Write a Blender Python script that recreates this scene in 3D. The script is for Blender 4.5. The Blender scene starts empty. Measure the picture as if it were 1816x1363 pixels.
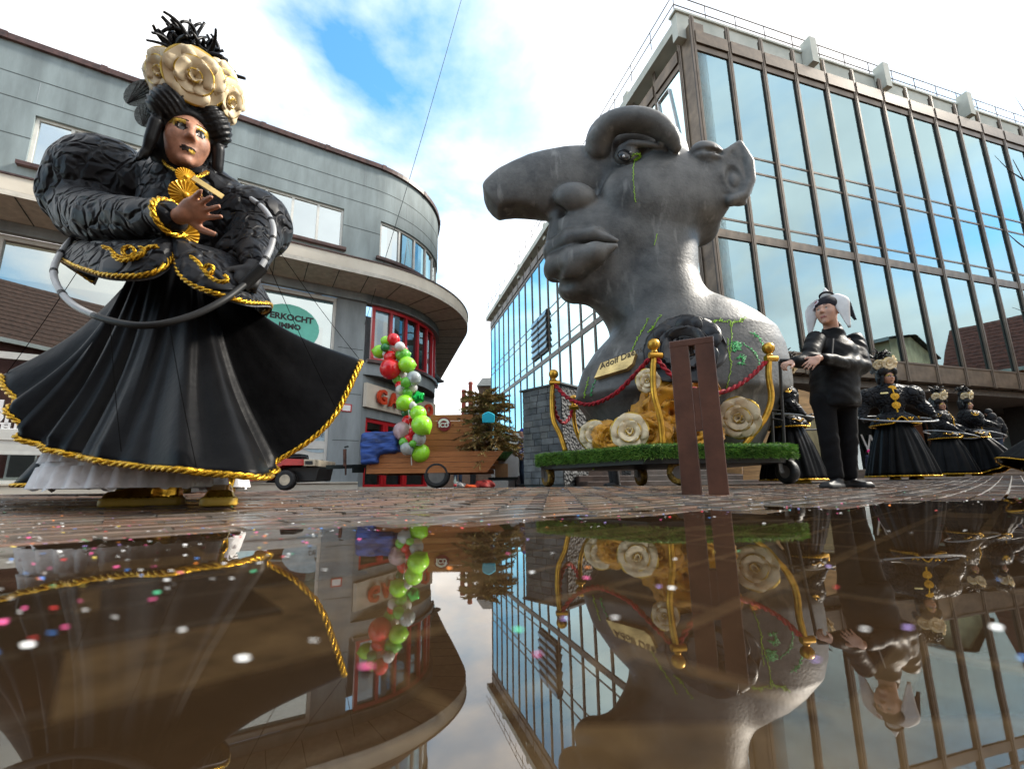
import bpy, bmesh, math, random
import numpy as np
from mathutils import Vector, Matrix
random.seed(7); RNG = np.random.default_rng(7)
SC = bpy.context.scene
COL = SC.collection
# ------------------------------------------------------------------ camera
F = 790.0; PIT = math.radians(11); ROL = math.radians(0.8); CAMH = 0.08
HY = 863.0; CX = 908.0; CY = HY - F * math.tan(PIT)
cf = np.array([0, math.cos(PIT), math.sin(PIT)]); _r0 = np.array([1.0, 0, 0]); _u0 = np.array([0, -math.sin(PIT), math.cos(PIT)])
cr = math.cos(ROL) * _r0 - math.sin(ROL) * _u0
cu = math.sin(ROL) * _r0 + math.cos(ROL) * _u0
C0 = np.array([0, 0, CAMH])
def ray(x, y): return cf + cr * (x - CX) / F + cu * (CY - y) / F
def at(x, y, Y):
    """world point on the line of sight of photo pixel x,y at distance Y into the square"""
    d = ray(x, y); return C0 + d * (Y / d[1])
def on_plane(x, y, p0, n):
    d = ray(x, y); n = np.array(n, float); return C0 + d * (((np.array(p0) - C0) @ n) / (d @ n))
def pxs(x, y, Y):
    return Y / ray(x, y)[1] / F          # metres per photo pixel there
cam = bpy.data.cameras.new("camera"); camo = bpy.data.objects.new("camera", cam); COL.objects.link(camo)
camo.matrix_world = Matrix(((cr[0], cu[0], -cf[0], 0), (cr[1], cu[1], -cf[1], 0), (cr[2], cu[2], -cf[2], CAMH), (0, 0, 0, 1)))
cam.sensor_width = 36; cam.lens = 36 * F / 1816; cam.shift_y = (CY - 681.5) / 1816
cam.clip_start = 0.01; cam.clip_end = 2000
cam.dof.use_dof = True; cam.dof.focus_distance = 3.6; cam.dof.aperture_fstop = 3.6
SC.camera = camo
# ------------------------------------------------------------------ sky and sun
SUN_AZ, SUN_EL = math.radians(76), math.radians(40)
W = bpy.data.worlds.new("World"); SC.world = W; W.use_nodes = True
nt = W.node_tree; nt.nodes.clear(); N = nt.nodes.new; L = nt.links.new
out = N("ShaderNodeOutputWorld"); bg = N("ShaderNodeBackground"); bg.inputs[1].default_value = 0.1
sky = N("ShaderNodeTexSky"); sky.sky_type = 'NISHITA'; sky.sun_disc = False
sky.sun_elevation = SUN_EL; sky.sun_rotation = SUN_AZ; sky.air_density = 1.0; sky.dust_density = 0.3; sky.ozone_density = 2.0
tc = N("ShaderNodeTexCoord"); sep = N("ShaderNodeSeparateXYZ"); L(tc.outputs["Generated"], sep.inputs[0])
zz = N("ShaderNodeMath"); zz.operation = 'MAXIMUM'; L(sep.outputs[2], zz.inputs[0]); zz.inputs[1].default_value = 0.0
za = N("ShaderNodeMath"); za.operation = 'ADD'; L(zz.outputs[0], za.inputs[0]); za.inputs[1].default_value = 0.35
dx = N("ShaderNodeMath"); dx.operation = 'DIVIDE'; L(sep.outputs[0], dx.inputs[0]); L(za.outputs[0], dx.inputs[1])
dy = N("ShaderNodeMath"); dy.operation = 'DIVIDE'; L(sep.outputs[1], dy.inputs[0]); L(za.outputs[0], dy.inputs[1])
cmb = N("ShaderNodeCombineXYZ"); L(dx.outputs[0], cmb.inputs[0]); L(dy.outputs[0], cmb.inputs[1])
mp = N("ShaderNodeMapping"); mp.inputs[1].default_value = (8.2, 4.4, 0.0); L(cmb.outputs[0], mp.inputs[0])
n1 = N("ShaderNodeTexNoise"); n1.inputs["Scale"].default_value = 0.95; n1.inputs["Detail"].default_value = 9; n1.inputs["Roughness"].default_value = 0.55; n1.inputs["Distortion"].default_value = 0.35
L(mp.outputs[0], n1.inputs[0])
cr1 = N("ShaderNodeValToRGB"); cr1.color_ramp.elements[0].position = 0.395; cr1.color_ramp.elements[1].position = 0.56
L(n1.outputs[0], cr1.inputs[0])
n2 = N("ShaderNodeTexNoise"); n2.inputs["Scale"].default_value = 2.6; n2.inputs["Detail"].default_value = 7; L(mp.outputs[0], n2.inputs[0])
cr2 = N("ShaderNodeValToRGB"); cr2.color_ramp.elements[0].position = 0.3; cr2.color_ramp.elements[1].position = 0.7
cr2.color_ramp.elements[0].color = (5.6, 5.55, 5.6, 1); cr2.color_ramp.elements[1].color = (9.9, 9.6, 9.15, 1); L(n2.outputs[0], cr2.inputs[0])
hsv = N("ShaderNodeHueSaturation"); hsv.inputs["Hue"].default_value = .478; hsv.inputs["Saturation"].default_value = 1.2; hsv.inputs["Value"].default_value = 1.5; L(sky.outputs[0], hsv.inputs["Color"])
mx = N("ShaderNodeMix"); mx.data_type = 'RGBA'; L(cr1.outputs[0], mx.inputs[0]); L(hsv.outputs[0], mx.inputs[6]); L(cr2.outputs[0], mx.inputs[7])
L(mx.outputs[2], bg.inputs[0]); L(bg.outputs[0], out.inputs[0])
sun = bpy.data.lights.new("sun", 'SUN'); sun.energy = 3.0; sun.angle = math.radians(9); sun.color = (1.0, 0.93, 0.82)
suno = bpy.data.objects.new("sun", sun); COL.objects.link(suno)
_sd = Vector((math.sin(SUN_AZ) * math.cos(SUN_EL), math.cos(SUN_AZ) * math.cos(SUN_EL), math.sin(SUN_EL)))
suno.rotation_euler = _sd.to_track_quat('Z', 'Y').to_euler()
SC.view_settings.view_transform = 'Standard'; SC.view_settings.look = 'None'; SC.view_settings.exposure = 1.4; SC.view_settings.gamma = 1.0
SC.view_settings.use_curve_mapping = False
SC.cycles.max_bounces = 7; SC.cycles.transparent_max_bounces = 12; SC.cycles.glossy_bounces = 5; SC.cycles.diffuse_bounces = 3
SC.cycles.caustics_reflective = False; SC.cycles.caustics_refractive = False
SC.cycles.use_denoising = True
# ------------------------------------------------------------------ materials
MATS = {}
def rgb(h):
    h = h.lstrip('#'); c = [int(h[i:i + 2], 16) / 255 for i in (0, 2, 4)]
    return tuple(((v + .055) / 1.055) ** 2.4 if v > .04045 else v / 12.92 for v in c)
def pm(name, col, rough=.5, metal=0, var=.12, vs=6., bump=0, bs=40., bdist=.01, col2=None, coat=0, spec=.5, ior=1.45, kind='noise', rvar=0., stretch=None, sheen=0, trans=0, alpha=1, sss=0):
    """principled material with noise colour variation and noise bump in object space"""
    if name in MATS: return MATS[name]
    m = bpy.data.materials.new(name); m.use_nodes = True; MATS[name] = m
    t = m.node_tree; b = t.nodes["Principled BSDF"]
    b.inputs["Roughness"].default_value = rough; b.inputs["Metallic"].default_value = metal
    b.inputs["IOR"].default_value = ior; b.inputs["Specular IOR Level"].default_value = spec
    b.inputs["Coat Weight"].default_value = coat; b.inputs["Sheen Weight"].default_value = sheen
    b.inputs["Alpha"].default_value = alpha
    if sss: b.inputs["Subsurface Weight"].default_value = sss; b.inputs["Subsurface Radius"].default_value = (.01, .004, .002)
    if trans: b.inputs["Transmission Weight"].default_value = trans
    c = t.nodes.new("ShaderNodeTexCoord"); mpn = t.nodes.new("ShaderNodeMapping"); t.links.new(c.outputs["Object"], mpn.inputs[0])
    if stretch: mpn.inputs[3].default_value = stretch
    nz = t.nodes.new("ShaderNodeTexNoise"); nz.inputs["Scale"].default_value = vs; nz.inputs["Detail"].default_value = 6; nz.inputs["Roughness"].default_value = .62
    t.links.new(mpn.outputs[0], nz.inputs[0])
    c2 = col2 if col2 is not None else tuple(max(0, v * (1 - 2.2 * var)) for v in col)
    c1 = col if col2 is not None else tuple(min(1, v * (1 + var)) for v in col)
    rmp = t.nodes.new("ShaderNodeValToRGB"); rmp.color_ramp.elements[0].position = .32; rmp.color_ramp.elements[1].position = .68
    rmp.color_ramp.elements[0].color = (*c2, 1); rmp.color_ramp.elements[1].color = (*c1, 1)
    t.links.new(nz.outputs[0], rmp.inputs[0]); t.links.new(rmp.outputs[0], b.inputs["Base Color"])
    if rvar:
        mr = t.nodes.new("ShaderNodeMapRange"); mr.inputs[1].default_value = .3; mr.inputs[2].default_value = .7
        mr.inputs[3].default_value = max(.02, rough - rvar); mr.inputs[4].default_value = min(1, rough + rvar)
        t.links.new(nz.outputs[0], mr.inputs[0]); t.links.new(mr.outputs[0], b.inputs["Roughness"])
    if bump:
        bn = t.nodes.new("ShaderNodeBump"); bn.inputs["Strength"].default_value = bump; bn.inputs["Distance"].default_value = bdist
        if kind == 'quilt':
            w = t.nodes.new("ShaderNodeTexNoise"); w.inputs["Scale"].default_value = bs * .7; w.inputs["Detail"].default_value = 2
            t.links.new(mpn.outputs[0], w.inputs[0])
            ad = t.nodes.new("ShaderNodeMix"); ad.data_type = 'RGBA'; ad.blend_type = 'ADD'; ad.inputs[0].default_value = 1.6 / bs
            t.links.new(mpn.outputs[0], ad.inputs[6]); t.links.new(w.outputs[1], ad.inputs[7])
            v = t.nodes.new("ShaderNodeTexVoronoi"); v.feature = 'DISTANCE_TO_EDGE'; v.inputs["Scale"].default_value = bs
            t.links.new(ad.outputs[2], v.inputs[0])
            mr2 = t.nodes.new("ShaderNodeMapRange"); mr2.interpolation_type = 'SMOOTHSTEP'; mr2.inputs[1].default_value = 0; mr2.inputs[2].default_value = .22
            t.links.new(v.outputs[0], mr2.inputs[0]); t.links.new(mr2.outputs[0], bn.inputs["Height"])
        elif kind == 'voronoi':
            v = t.nodes.new("ShaderNodeTexVoronoi"); v.inputs["Scale"].default_value = bs; t.links.new(mpn.outputs[0], v.inputs[0]); t.links.new(v.outputs[0], bn.inputs["Height"])
        else:
            nb = t.nodes.new("ShaderNodeTexNoise"); nb.inputs["Scale"].default_value = bs; nb.inputs["Detail"].default_value = 6
            t.links.new(mpn.outputs[0], nb.inputs[0]); t.links.new(nb.outputs[0], bn.inputs["Height"])
        t.links.new(bn.outputs[0], b.inputs["Normal"])
    return m
def glass(name, tint, refl=1.7, rough=.01, amount=.5, gcol=(.85, .95, .97)):
    """pane: tinted see-through mixed with a mirror by fresnel"""
    if name in MATS: return MATS[name]
    m = bpy.data.materials.new(name); m.use_nodes = True; MATS[name] = m
    t = m.node_tree; t.nodes.clear(); o = t.nodes.new("ShaderNodeOutputMaterial")
    a = t.nodes.new("ShaderNodeBsdfTransparent"); a.inputs[0].default_value = (*tint, 1)
    g = t.nodes.new("ShaderNodeBsdfGlossy"); g.inputs[0].default_value = (*gcol, 1); g.inputs["Roughness"].default_value = rough
    lw = t.nodes.new("ShaderNodeFresnel"); lw.inputs[0].default_value = refl
    mr = t.nodes.new("ShaderNodeMapRange"); mr.inputs[3].default_value = amount; mr.inputs[4].default_value = 1.0
    t.links.new(lw.outputs[0], mr.inputs[0])
    tcn = t.nodes.new("ShaderNodeTexCoord"); nz = t.nodes.new("ShaderNodeTexNoise"); nz.inputs["Scale"].default_value = .35; t.links.new(tcn.outputs["Object"], nz.inputs[0])
    bn = t.nodes.new("ShaderNodeBump"); bn.inputs["Strength"].default_value = .12; bn.inputs["Distance"].default_value = .05
    t.links.new(nz.outputs[0], bn.inputs["Height"]); t.links.new(bn.outputs[0], g.inputs["Normal"])
    x = t.nodes.new("ShaderNodeMixShader"); t.links.new(mr.outputs[0], x.inputs[0]); t.links.new(a.outputs[0], x.inputs[1]); t.links.new(g.outputs[0], x.inputs[2])
    t.links.new(x.outputs[0], o.inputs[0]); return m
# ------------------------------------------------------------------ mesh helpers
class MB:
    def __init__(s): s.v = []; s.f = []; s.m = []
    def add(s, v, f, mi=0):
        b = len(s.v); s.v += [tuple(map(float, p)) for p in v]; s.f += [tuple(i + b for i in q) for q in f]; s.m += [mi] * len(f); return s
    def box(s, lo, hi, mi=0, M=None):
        x0, y0, z0 = lo; x1, y1, z1 = hi
        v = [(x0, y0, z0), (x1, y0, z0), (x1, y1, z0), (x0, y1, z0), (x0, y0, z1), (x1, y0, z1), (x1, y1, z1), (x0, y1, z1)]
        if M is not None: v = [M(p) for p in v]
        return s.add(v, [(0, 3, 2, 1), (4, 5, 6, 7), (0, 1, 5, 4), (1, 2, 6, 5), (2, 3, 7, 6), (3, 0, 4, 7)], mi)
    def bar(s, a, b, w, h, mi=0, up=(0, 0, 1)):
        a = np.array(a, float); b = np.array(b, float); d = b - a; d /= np.linalg.norm(d)
        sx = np.cross(d, up)
        if np.linalg.norm(sx) < 1e-6: sx = np.cross(d, (1, 0, 0))
        sx /= np.linalg.norm(sx); sz = np.cross(sx, d)
        v = [p + sx * i * w / 2 + sz * j * h / 2 for p in (a, b) for i, j in ((-1, -1), (1, -1), (1, 1), (-1, 1))]
        return s.add(v, [(0, 1, 2, 3), (7, 6, 5, 4), (0, 4, 5, 1), (1, 5, 6, 2), (2, 6, 7, 3), (3, 7, 4, 0)], mi)
    def tube(s, pts, r, n=8, mi=0, closed=False, caps=True):
        P = [np.array(p, float) for p in pts]; k = len(P); R = r if hasattr(r, '__len__') else [r] * k
        T = []
        for i in range(k):
            if closed: d = P[(i + 1) % k] - P[i - 1]
            else: d = P[min(i + 1, k - 1)] - P[max(i - 1, 0)]
            T.append(d / (np.linalg.norm(d) + 1e-12))
        a = np.array([0, 0, 1.0]) if abs(T[0][2]) < .9 else np.array([1.0, 0, 0])
        x = np.cross(T[0], a); x /= np.linalg.norm(x); v = []
        for i in range(k):
            x = x - T[i] * (x @ T[i]); x /= (np.linalg.norm(x) + 1e-12); y = np.cross(T[i], x)
            for j in range(n):
                q = 2 * math.pi * j / n; v.append(P[i] + R[i] * (x * math.cos(q) + y * math.sin(q)))
        f = []
        for i in range(k if closed else k - 1):
            i2 = (i + 1) % k
            for j in range(n): f.append((i * n + j, i * n + (j + 1) % n, i2 * n + (j + 1) % n, i2 * n + j))
        if caps and not closed: f += [tuple(range(n - 1, -1, -1)), tuple((k - 1) * n + j for j in range(n))]
        return s.add(v, f, mi)
    def lathe(s, prof, n=16, mi=0, M=None):
        v = []; k = len(prof)
        for r, z in prof:
            for j in range(n):
                q = 2 * math.pi * j / n; p = (r * math.cos(q), r * math.sin(q), z); v.append(M(p) if M else p)
        f = [(i * n + j, i * n + (j + 1) % n, (i + 1) * n + (j + 1) % n, (i + 1) * n + j) for i in range(k - 1) for j in range(n)]
        f += [tuple(range(n - 1, -1, -1)), tuple((k - 1) * n + j for j in range(n))]
        return s.add(v, f, mi)
    def grid(s, G, mi=0, closed_u=False):
        """G[i][j] points; u index i may wrap"""
        a = len(G); b = len(G[0]); v = [p for row in G for p in row]
        f = [(i * b + j, ((i + 1) % a) * b + j, ((i + 1) % a) * b + j + 1, i * b + j + 1) for i in range(a if closed_u else a - 1) for j in range(b - 1)]
        return s.add(v, f, mi)
    def prism(s, poly, z0, z1, mi=0, M=None):
        n = len(poly); v = [(x, y, z0) for x, y in poly] + [(x, y, z1) for x, y in poly]
        if M: v = [M(p) for p in v]
        return s.add(v, [tuple(range(n - 1, -1, -1)), tuple(range(n, 2 * n))] + [(i, (i + 1) % n, n + (i + 1) % n, n + i) for i in range(n)], mi)
    def build(s, name, mats, parent=None, smooth=False, bevel=0, solid=0, auto=None):
        me = bpy.data.meshes.new(name); me.from_pydata(s.v, [], s.f)
        return link(name, me, mats, parent, smooth, bevel, solid, s.m, auto)
def link(name, me, mats, parent=None, smooth=False, bevel=0, solid=0, mi=None, auto=None):
    for m in (mats if isinstance(mats, (list, tuple)) else [mats]): me.materials.append(m)
    if mi is not None and any(mi): me.polygons.foreach_set("material_index", mi)
    if smooth or auto: me.polygons.foreach_set("use_smooth", [True] * len(me.polygons))
    me.update()
    if auto: me.set_sharp_from_angle(angle=math.radians(auto))
    o = bpy.data.objects.new(name, me); COL.objects.link(o)
    if parent is not None: o.parent = parent
    if solid:
        md = o.modifiers.new("thick", 'SOLIDIFY'); md.thickness = solid; md.offset = 0
    if bevel:
        md = o.modifiers.new("bevel", 'BEVEL'); md.width = bevel; md.segments = 2; md.limit_method = 'ANGLE'
    return o
def tag(o, label=None, cat=None, group=None, kind=None):
    if label: o["label"] = label
    if cat: o["category"] = cat
    if group: o["group"] = group
    if kind: o["kind"] = kind
    return o
def empty(name, loc=(0, 0, 0), rz=0, label=None, cat=None, group=None, kind=None):
    o = bpy.data.objects.new(name, None); COL.objects.link(o); o.location = loc; o.rotation_euler = (0, 0, rz); o.empty_display_size = .1
    return tag(o, label, cat, group, kind)
def inst(src, parent, loc=None, rot=None, scale=None, mat=None, name=None):
    c = src.copy(); COL.objects.link(c); c.parent = parent
    if loc is not None: c.location = loc
    if rot is not None: c.rotation_euler = rot
    if scale is not None: c.scale = scale
    return c
def copy_tree(o, parent=None):
    c = o.copy(); COL.objects.link(c); c.parent = parent
    for ch in list(o.children): copy_tree(ch, c)
    return c
def world_child(root):
    """children of an Empty built in world coordinates keep their place"""
    Mi = Matrix.Translation(root.location) @ Matrix.Rotation(root.rotation_euler.z, 4, 'Z')
    Mi.invert()
    for ch in root.children: ch.matrix_parent_inverse = Mi
def catmull(P, n, closed=False):
    P = [np.array(p, float) for p in P]; k = len(P); R = []
    for i in range(k if closed else k - 1):
        p0 = P[(i - 1) % k] if (closed or i > 0) else 2 * P[0] - P[1]
        p1 = P[i]; p2 = P[(i + 1) % k]
        p3 = P[(i + 2) % k] if (closed or i + 2 < k) else 2 * P[-1] - P[-2]
        for j in range(n):
            t = j / n; R.append(.5 * ((2 * p1) + (-p0 + p2) * t + (2 * p0 - 5 * p1 + 4 * p2 - p3) * t * t + (-p0 + 3 * p1 - 3 * p2 + p3) * t ** 3))
    if not closed: R.append(P[-1])
    return R
def resample(P, step):
    P = np.array(P); d = np.r_[0, np.cumsum(np.linalg.norm(np.diff(P, axis=0), axis=1))]
    n = max(2, int(d[-1] / step)); t = np.linspace(0, d[-1], n)
    return np.stack([np.interp(t, d, P[:, i]) for i in range(P.shape[1])], 1)
def text(name, s, M4, size, mat, parent=None, depth=.002, font_shear=0, align='CENTER', spacing=1.0, bevel=0, bold=0):
    cu_ = bpy.data.curves.new(name, 'FONT'); cu_.body = s; cu_.size = size; cu_.extrude = depth; cu_.align_x = align; cu_.align_y = 'CENTER'
    cu_.shear = font_shear; cu_.space_character = spacing; cu_.bevel_depth = bevel; cu_.resolution_u = 3; cu_.offset = bold
    o = bpy.data.objects.new(name, cu_); COL.objects.link(o)
    dg = bpy.context.evaluated_depsgraph_get(); me = bpy.data.meshes.new_from_object(o.evaluated_get(dg)); bpy.data.objects.remove(o)
    me.materials.clear(); me.transform(M4); o2 = link(name, me, mat, parent); return o2
def frame(o, x, y):
    """4x4 with origin o, x axis x, y axis y"""
    x = Vector(x).normalized(); y = Vector(y); y = (y - x * y.dot(x)).normalized(); z = x.cross(y); o = Vector(o)
    return Matrix(((x.x, y.x, z.x, o.x), (x.y, y.y, z.y, o.y), (x.z, y.z, z.z, o.z), (0, 0, 0, 1)))
# ------------------------------------------------------------------ signed distance modelling
def ell(P, c, r, R=None):
    q = P - np.asarray(c, float)
    if R is not None: q = q @ np.asarray(R, float)
    r = np.asarray(r, float) * np.ones(3)
    k0 = np.sqrt(((q / r) ** 2).sum(1)) + 1e-9; k1 = np.sqrt(((q / (r * r)) ** 2).sum(1)) + 1e-9
    return np.where(k0 < .05, -r.min(), k0 * (k0 - 1) / k1)
def cap(P, a, b, ra, rb=None):
    rb = ra if rb is None else rb; a = np.asarray(a, float); b = np.asarray(b, float); ba = b - a; pa = P - a
    h = np.clip((pa @ ba) / (ba @ ba), 0, 1)
    return np.sqrt(((pa - h[:, None] * ba) ** 2).sum(1)) - (ra + (rb - ra) * h)
def chain(P, pts, rad, k=0):
    d = None
    for i in range(len(pts) - 1):
        e = cap(P, pts[i], pts[i + 1], rad[i], rad[i + 1]); d = e if d is None else (smin(d, e, k) if k else np.minimum(d, e))
    return d
def smin(a, b, k):
    h = np.clip(.5 + .5 * (b - a) / k, 0, 1); return b + (a - b) * h - k * h * (1 - h)
def smax(a, b, k): return -smin(-a, -b, k)
def rbox(P, c, hs, r, R=None):
    q = P - np.asarray(c, float)
    if R is not None: q = q @ np.asarray(R, float)
    q = np.abs(q) - (np.asarray(hs, float) - r)
    return np.sqrt((np.maximum(q, 0) ** 2).sum(1)) + np.minimum(q.max(1), 0) - r
def axes(z, x=(1, 0, 0)):
    z = np.array(z, float); z /= np.linalg.norm(z); x = np.array(x, float); x -= z * (x @ z); x /= np.linalg.norm(x); y = np.cross(z, x)
    return np.stack([x, y, z], 1)
def nets(fn, lo, hi, h, B=10, slack=1.6):
    lo = np.array(lo, float); hi = np.array(hi, float)
    nb = np.ceil((hi - lo) / (h * B)).astype(int); n = nb * B
    ci = np.stack(np.meshgrid(*[np.arange(k) for k in nb], indexing='ij'), -1).reshape(-1, 3)
    cd = fn(lo + (ci * B + (B - 1) / 2) * h)
    D = np.repeat(np.repeat(np.repeat(np.sign(cd).reshape(nb) * 9., B, 0), B, 1), B, 2)
    act = ci[np.abs(cd) < B * h * .87 * slack]
    off = np.stack(np.meshgrid(*[np.arange(B)] * 3, indexing='ij'), -1).reshape(-1, 3)
    for s0 in range(0, len(act), 150):
        idx = (act[s0:s0 + 150, None, :] * B + off[None]).reshape(-1, 3)
        D[idx[:, 0], idx[:, 1], idx[:, 2]] = fn(lo + idx * h)
    S = D < 0
    c = [(i, j, k) for i in (0, 1) for j in (0, 1) for k in (0, 1)]
    sl = lambda A, o: A[o[0]:A.shape[0] - 1 + o[0], o[1]:A.shape[1] - 1 + o[1], o[2]:A.shape[2] - 1 + o[2]]
    cnt = sum(sl(S, o).astype(np.int8) for o in c)
    cells = np.argwhere((cnt > 0) & (cnt < 8))
    vid = -np.ones(cnt.shape, np.int64); vid[cells[:, 0], cells[:, 1], cells[:, 2]] = np.arange(len(cells))
    acc = np.zeros((len(cells), 3)); num = np.zeros(len(cells))
    for a in range(8):
        for b in range(a + 1, 8):
            oa, ob = np.array(c[a]), np.array(c[b])
            if np.abs(oa - ob).sum() != 1: continue
            A = cells + oa; Bq = cells + ob
            da = D[A[:, 0], A[:, 1], A[:, 2]]; db = D[Bq[:, 0], Bq[:, 1], Bq[:, 2]]
            m = (da < 0) != (db < 0); t = np.where(m, da / (da - db + 1e-12), 0)
            acc[m] += (oa + (ob - oa) * t[:, None])[m]; num[m] += 1
    V = lo + (cells + acc / num[:, None]) * h
    quads = []
    for ax in range(3):
        u, w = (ax + 1) % 3, (ax + 2) % 3
        s0 = [slice(None)] * 3; s1 = [slice(None)] * 3; s0[ax] = slice(0, -1); s1[ax] = slice(1, None)
        e = np.argwhere(S[tuple(s0)] != S[tuple(s1)])
        e = e[(e[:, u] > 0) & (e[:, w] > 0) & (e[:, u] < cnt.shape[u]) & (e[:, w] < cnt.shape[w])]
        def vv(du, dw):
            q = e.copy(); q[:, u] -= du; q[:, w] -= dw; return vid[q[:, 0], q[:, 1], q[:, 2]]
        Q = np.stack([vv(1, 1), vv(0, 1), vv(0, 0), vv(1, 0)], 1)
        fl = ~S[e[:, 0], e[:, 1], e[:, 2]]; Q[fl] = Q[fl][:, ::-1]
        quads.append(Q)
    Q = np.concatenate(quads); Q = Q[(Q >= 0).all(1)]
    return V, Q
def sdf_obj(name, fn, lo, hi, h, mats, parent=None, matfn=None, relax=1):
    V, Q = nets(fn, lo, hi, h)
    for _ in range(relax):
        s = np.zeros_like(V); k = np.zeros(len(V))
        for a in range(4):
            for b in ((a + 1) % 4, (a - 1) % 4):
                np.add.at(s, Q[:, a], V[Q[:, b]]); np.add.at(k, Q[:, a], 1)
        V = V * .5 + .5 * s / np.maximum(k, 1)[:, None]
    me = bpy.data.meshes.new(name); me.vertices.add(len(V)); me.vertices.foreach_set("co", V.ravel())
    me.loops.add(Q.size); me.loops.foreach_set("vertex_index", Q.ravel().astype(np.int32))
    me.polygons.add(len(Q)); me.polygons.foreach_set("loop_start", np.arange(0, Q.size, 4, dtype=np.int32))
    me.update(calc_edges=True); me.validate()
    mi = None
    if matfn is not None: mi = matfn(V[Q].mean(1)).astype(np.int32)
    me.polygons.foreach_set("use_smooth", [True] * len(me.polygons))
    for m in (mats if isinstance(mats, (list, tuple)) else [mats]): me.materials.append(m)
    if mi is not None and len(mi) == len(me.polygons): me.polygons.foreach_set("material_index", mi)
    me.update()
    o = bpy.data.objects.new(name, me); COL.objects.link(o)
    if parent is not None: o.parent = parent
    return o
def sst(a, b, x):
    t = np.clip((x - a) / (b - a), 0, 1); return t * t * (3 - 2 * t)
# ------------------------------------------------------------------ ground, puddle, pavers
BA = math.radians(42.0); b1 = np.array([math.cos(BA), math.sin(BA)]); b2 = np.array([-b1[1], b1[0]])
def shore(x): return np.where(x < -.3, .98 + (x + .3) * .55, np.where(x < .7, .98 + (x + .3) * .42, 1.40 + (x - .7) * .45))
def gz(x, y):
    x = np.asarray(x, float); y = np.asarray(y, float); s = y - shore(x) + .05 * np.sin(x * 6.3 + 1) + .03 * np.sin(x * 15.1 + 2 * y) + .02 * np.sin(x * 31 + y * 9)
    z = np.where(s < 0, np.maximum(-.0065, .02 * s), 0) + .004 * sst(0, .3, s) + .026 * sst(.2, 1.6, s) + .042 * sst(1.4, 3.2, s)
    z = z + .12 * sst(2.8, 12, x) * sst(2, 5, y)
    z = z + .0015 * np.sin(x * 3.1 + 1) * np.cos(y * 2.3) * sst(-.3, .3, s)
    L_ = -.03 - .79 * (y - .18) - x + .03 * np.sin(y * 19) + .02 * np.sin(x * 23)
    return z + .0050 * sst(0, .07, L_) * (1 - sst(.50, .66, y)) * (s < 0)
def gz1(x, y): return float(gz(x, y))
m_brick = pm("wet_brown_brick", (.115, .080, .057), rough=.13, var=.45, vs=3.3, bump=.35, bs=55, bdist=.004, spec=.6, rvar=.10)
m_brick_b = pm("wet_grey_brown_brick", (.095, .077, .063), rough=.16, var=.4, vs=4.1, bump=.4, bs=60, bdist=.004, spec=.6, rvar=.12)
m_brick_c = pm("wet_red_brick", (.125, .074, .05), rough=.12, var=.35, vs=3.7, bump=.3, bs=50, bdist=.004, spec=.6, rvar=.08)
m_bed = pm("wet_joint_sand", (.62, .48, .31), rough=.45, var=.3, vs=30, bump=.5, bs=120, bdist=.004)
# the sheet under the pavers reaches far out
xs = np.r_[-400, -120, -50, np.arange(-24, 24.1, .5), 50, 120, 400]; ys = np.r_[-400, -100, -40, np.arange(-12, 0, 1.0), np.arange(0, 8, .1), np.arange(8, 40, 1.0), 60, 120, 400]
# far ground keeps the brick course pattern in its material
m_far = bpy.data.materials.new("wet_brick_ground"); m_far.use_nodes = True; t = m_far.node_tree; b = t.nodes["Principled BSDF"]
c = t.nodes.new("ShaderNodeTexCoord"); mpn = t.nodes.new("ShaderNodeMapping"); mpn.inputs[2].default_value = (0, 0, -BA); t.links.new(c.outputs["Object"], mpn.inputs[0])
bt = t.nodes.new("ShaderNodeTexBrick"); bt.inputs["Scale"].default_value = 1; bt.inputs["Brick Width"].default_value = .22; bt.inputs["Row Height"].default_value = .1; bt.inputs["Mortar Size"].default_value = .008
bt.inputs["Color1"].default_value = (.085, .05, .035, 1); bt.inputs["Color2"].default_value = (.06, .042, .034, 1); bt.inputs["Mortar"].default_value = (.15, .11, .07, 1)
t.links.new(mpn.outputs[0], bt.inputs[0]); t.links.new(bt.outputs[0], b.inputs["Base Color"]); b.inputs["Roughness"].default_value = .22
bn = t.nodes.new("ShaderNodeBump"); bn.inputs["Strength"].default_value = .6; bn.inputs["Distance"].default_value = .006; bn.invert = True
t.links.new(bt.outputs[1], bn.inputs["Height"]); t.links.new(bn.outputs[0], b.inputs["Normal"])
V = [(x, y, gz1(x, y) - (.0036 if y > 1.3 else .0008)) for x in xs for y in ys]; ny = len(ys)
Fc = [(i * ny + j, (i + 1) * ny + j, (i + 1) * ny + j + 1, i * ny + j + 1) for i in range(len(xs) - 1) for j in range(ny - 1)]
m_joint = pm('dark_damp_joint', (.085, .065, .048), rough=.5, var=.4, vs=20, bump=.5, bs=90)
mi = [2 if (-9 < V[q[0]][0] < 9.5 and float(shore(V[q[0]][0])) - .12 < V[q[0]][1] < 8.5) else 1 if (-9 < V[q[0]][0] < 9.5 and -1 < V[q[0]][1] < 8.5) else 0 for q in Fc]
g = MB(); g.v = V; g.f = Fc; g.m = mi
ground = g.build("ground", [m_far, m_bed, m_joint], smooth=True); tag(ground, kind="structure")
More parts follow.
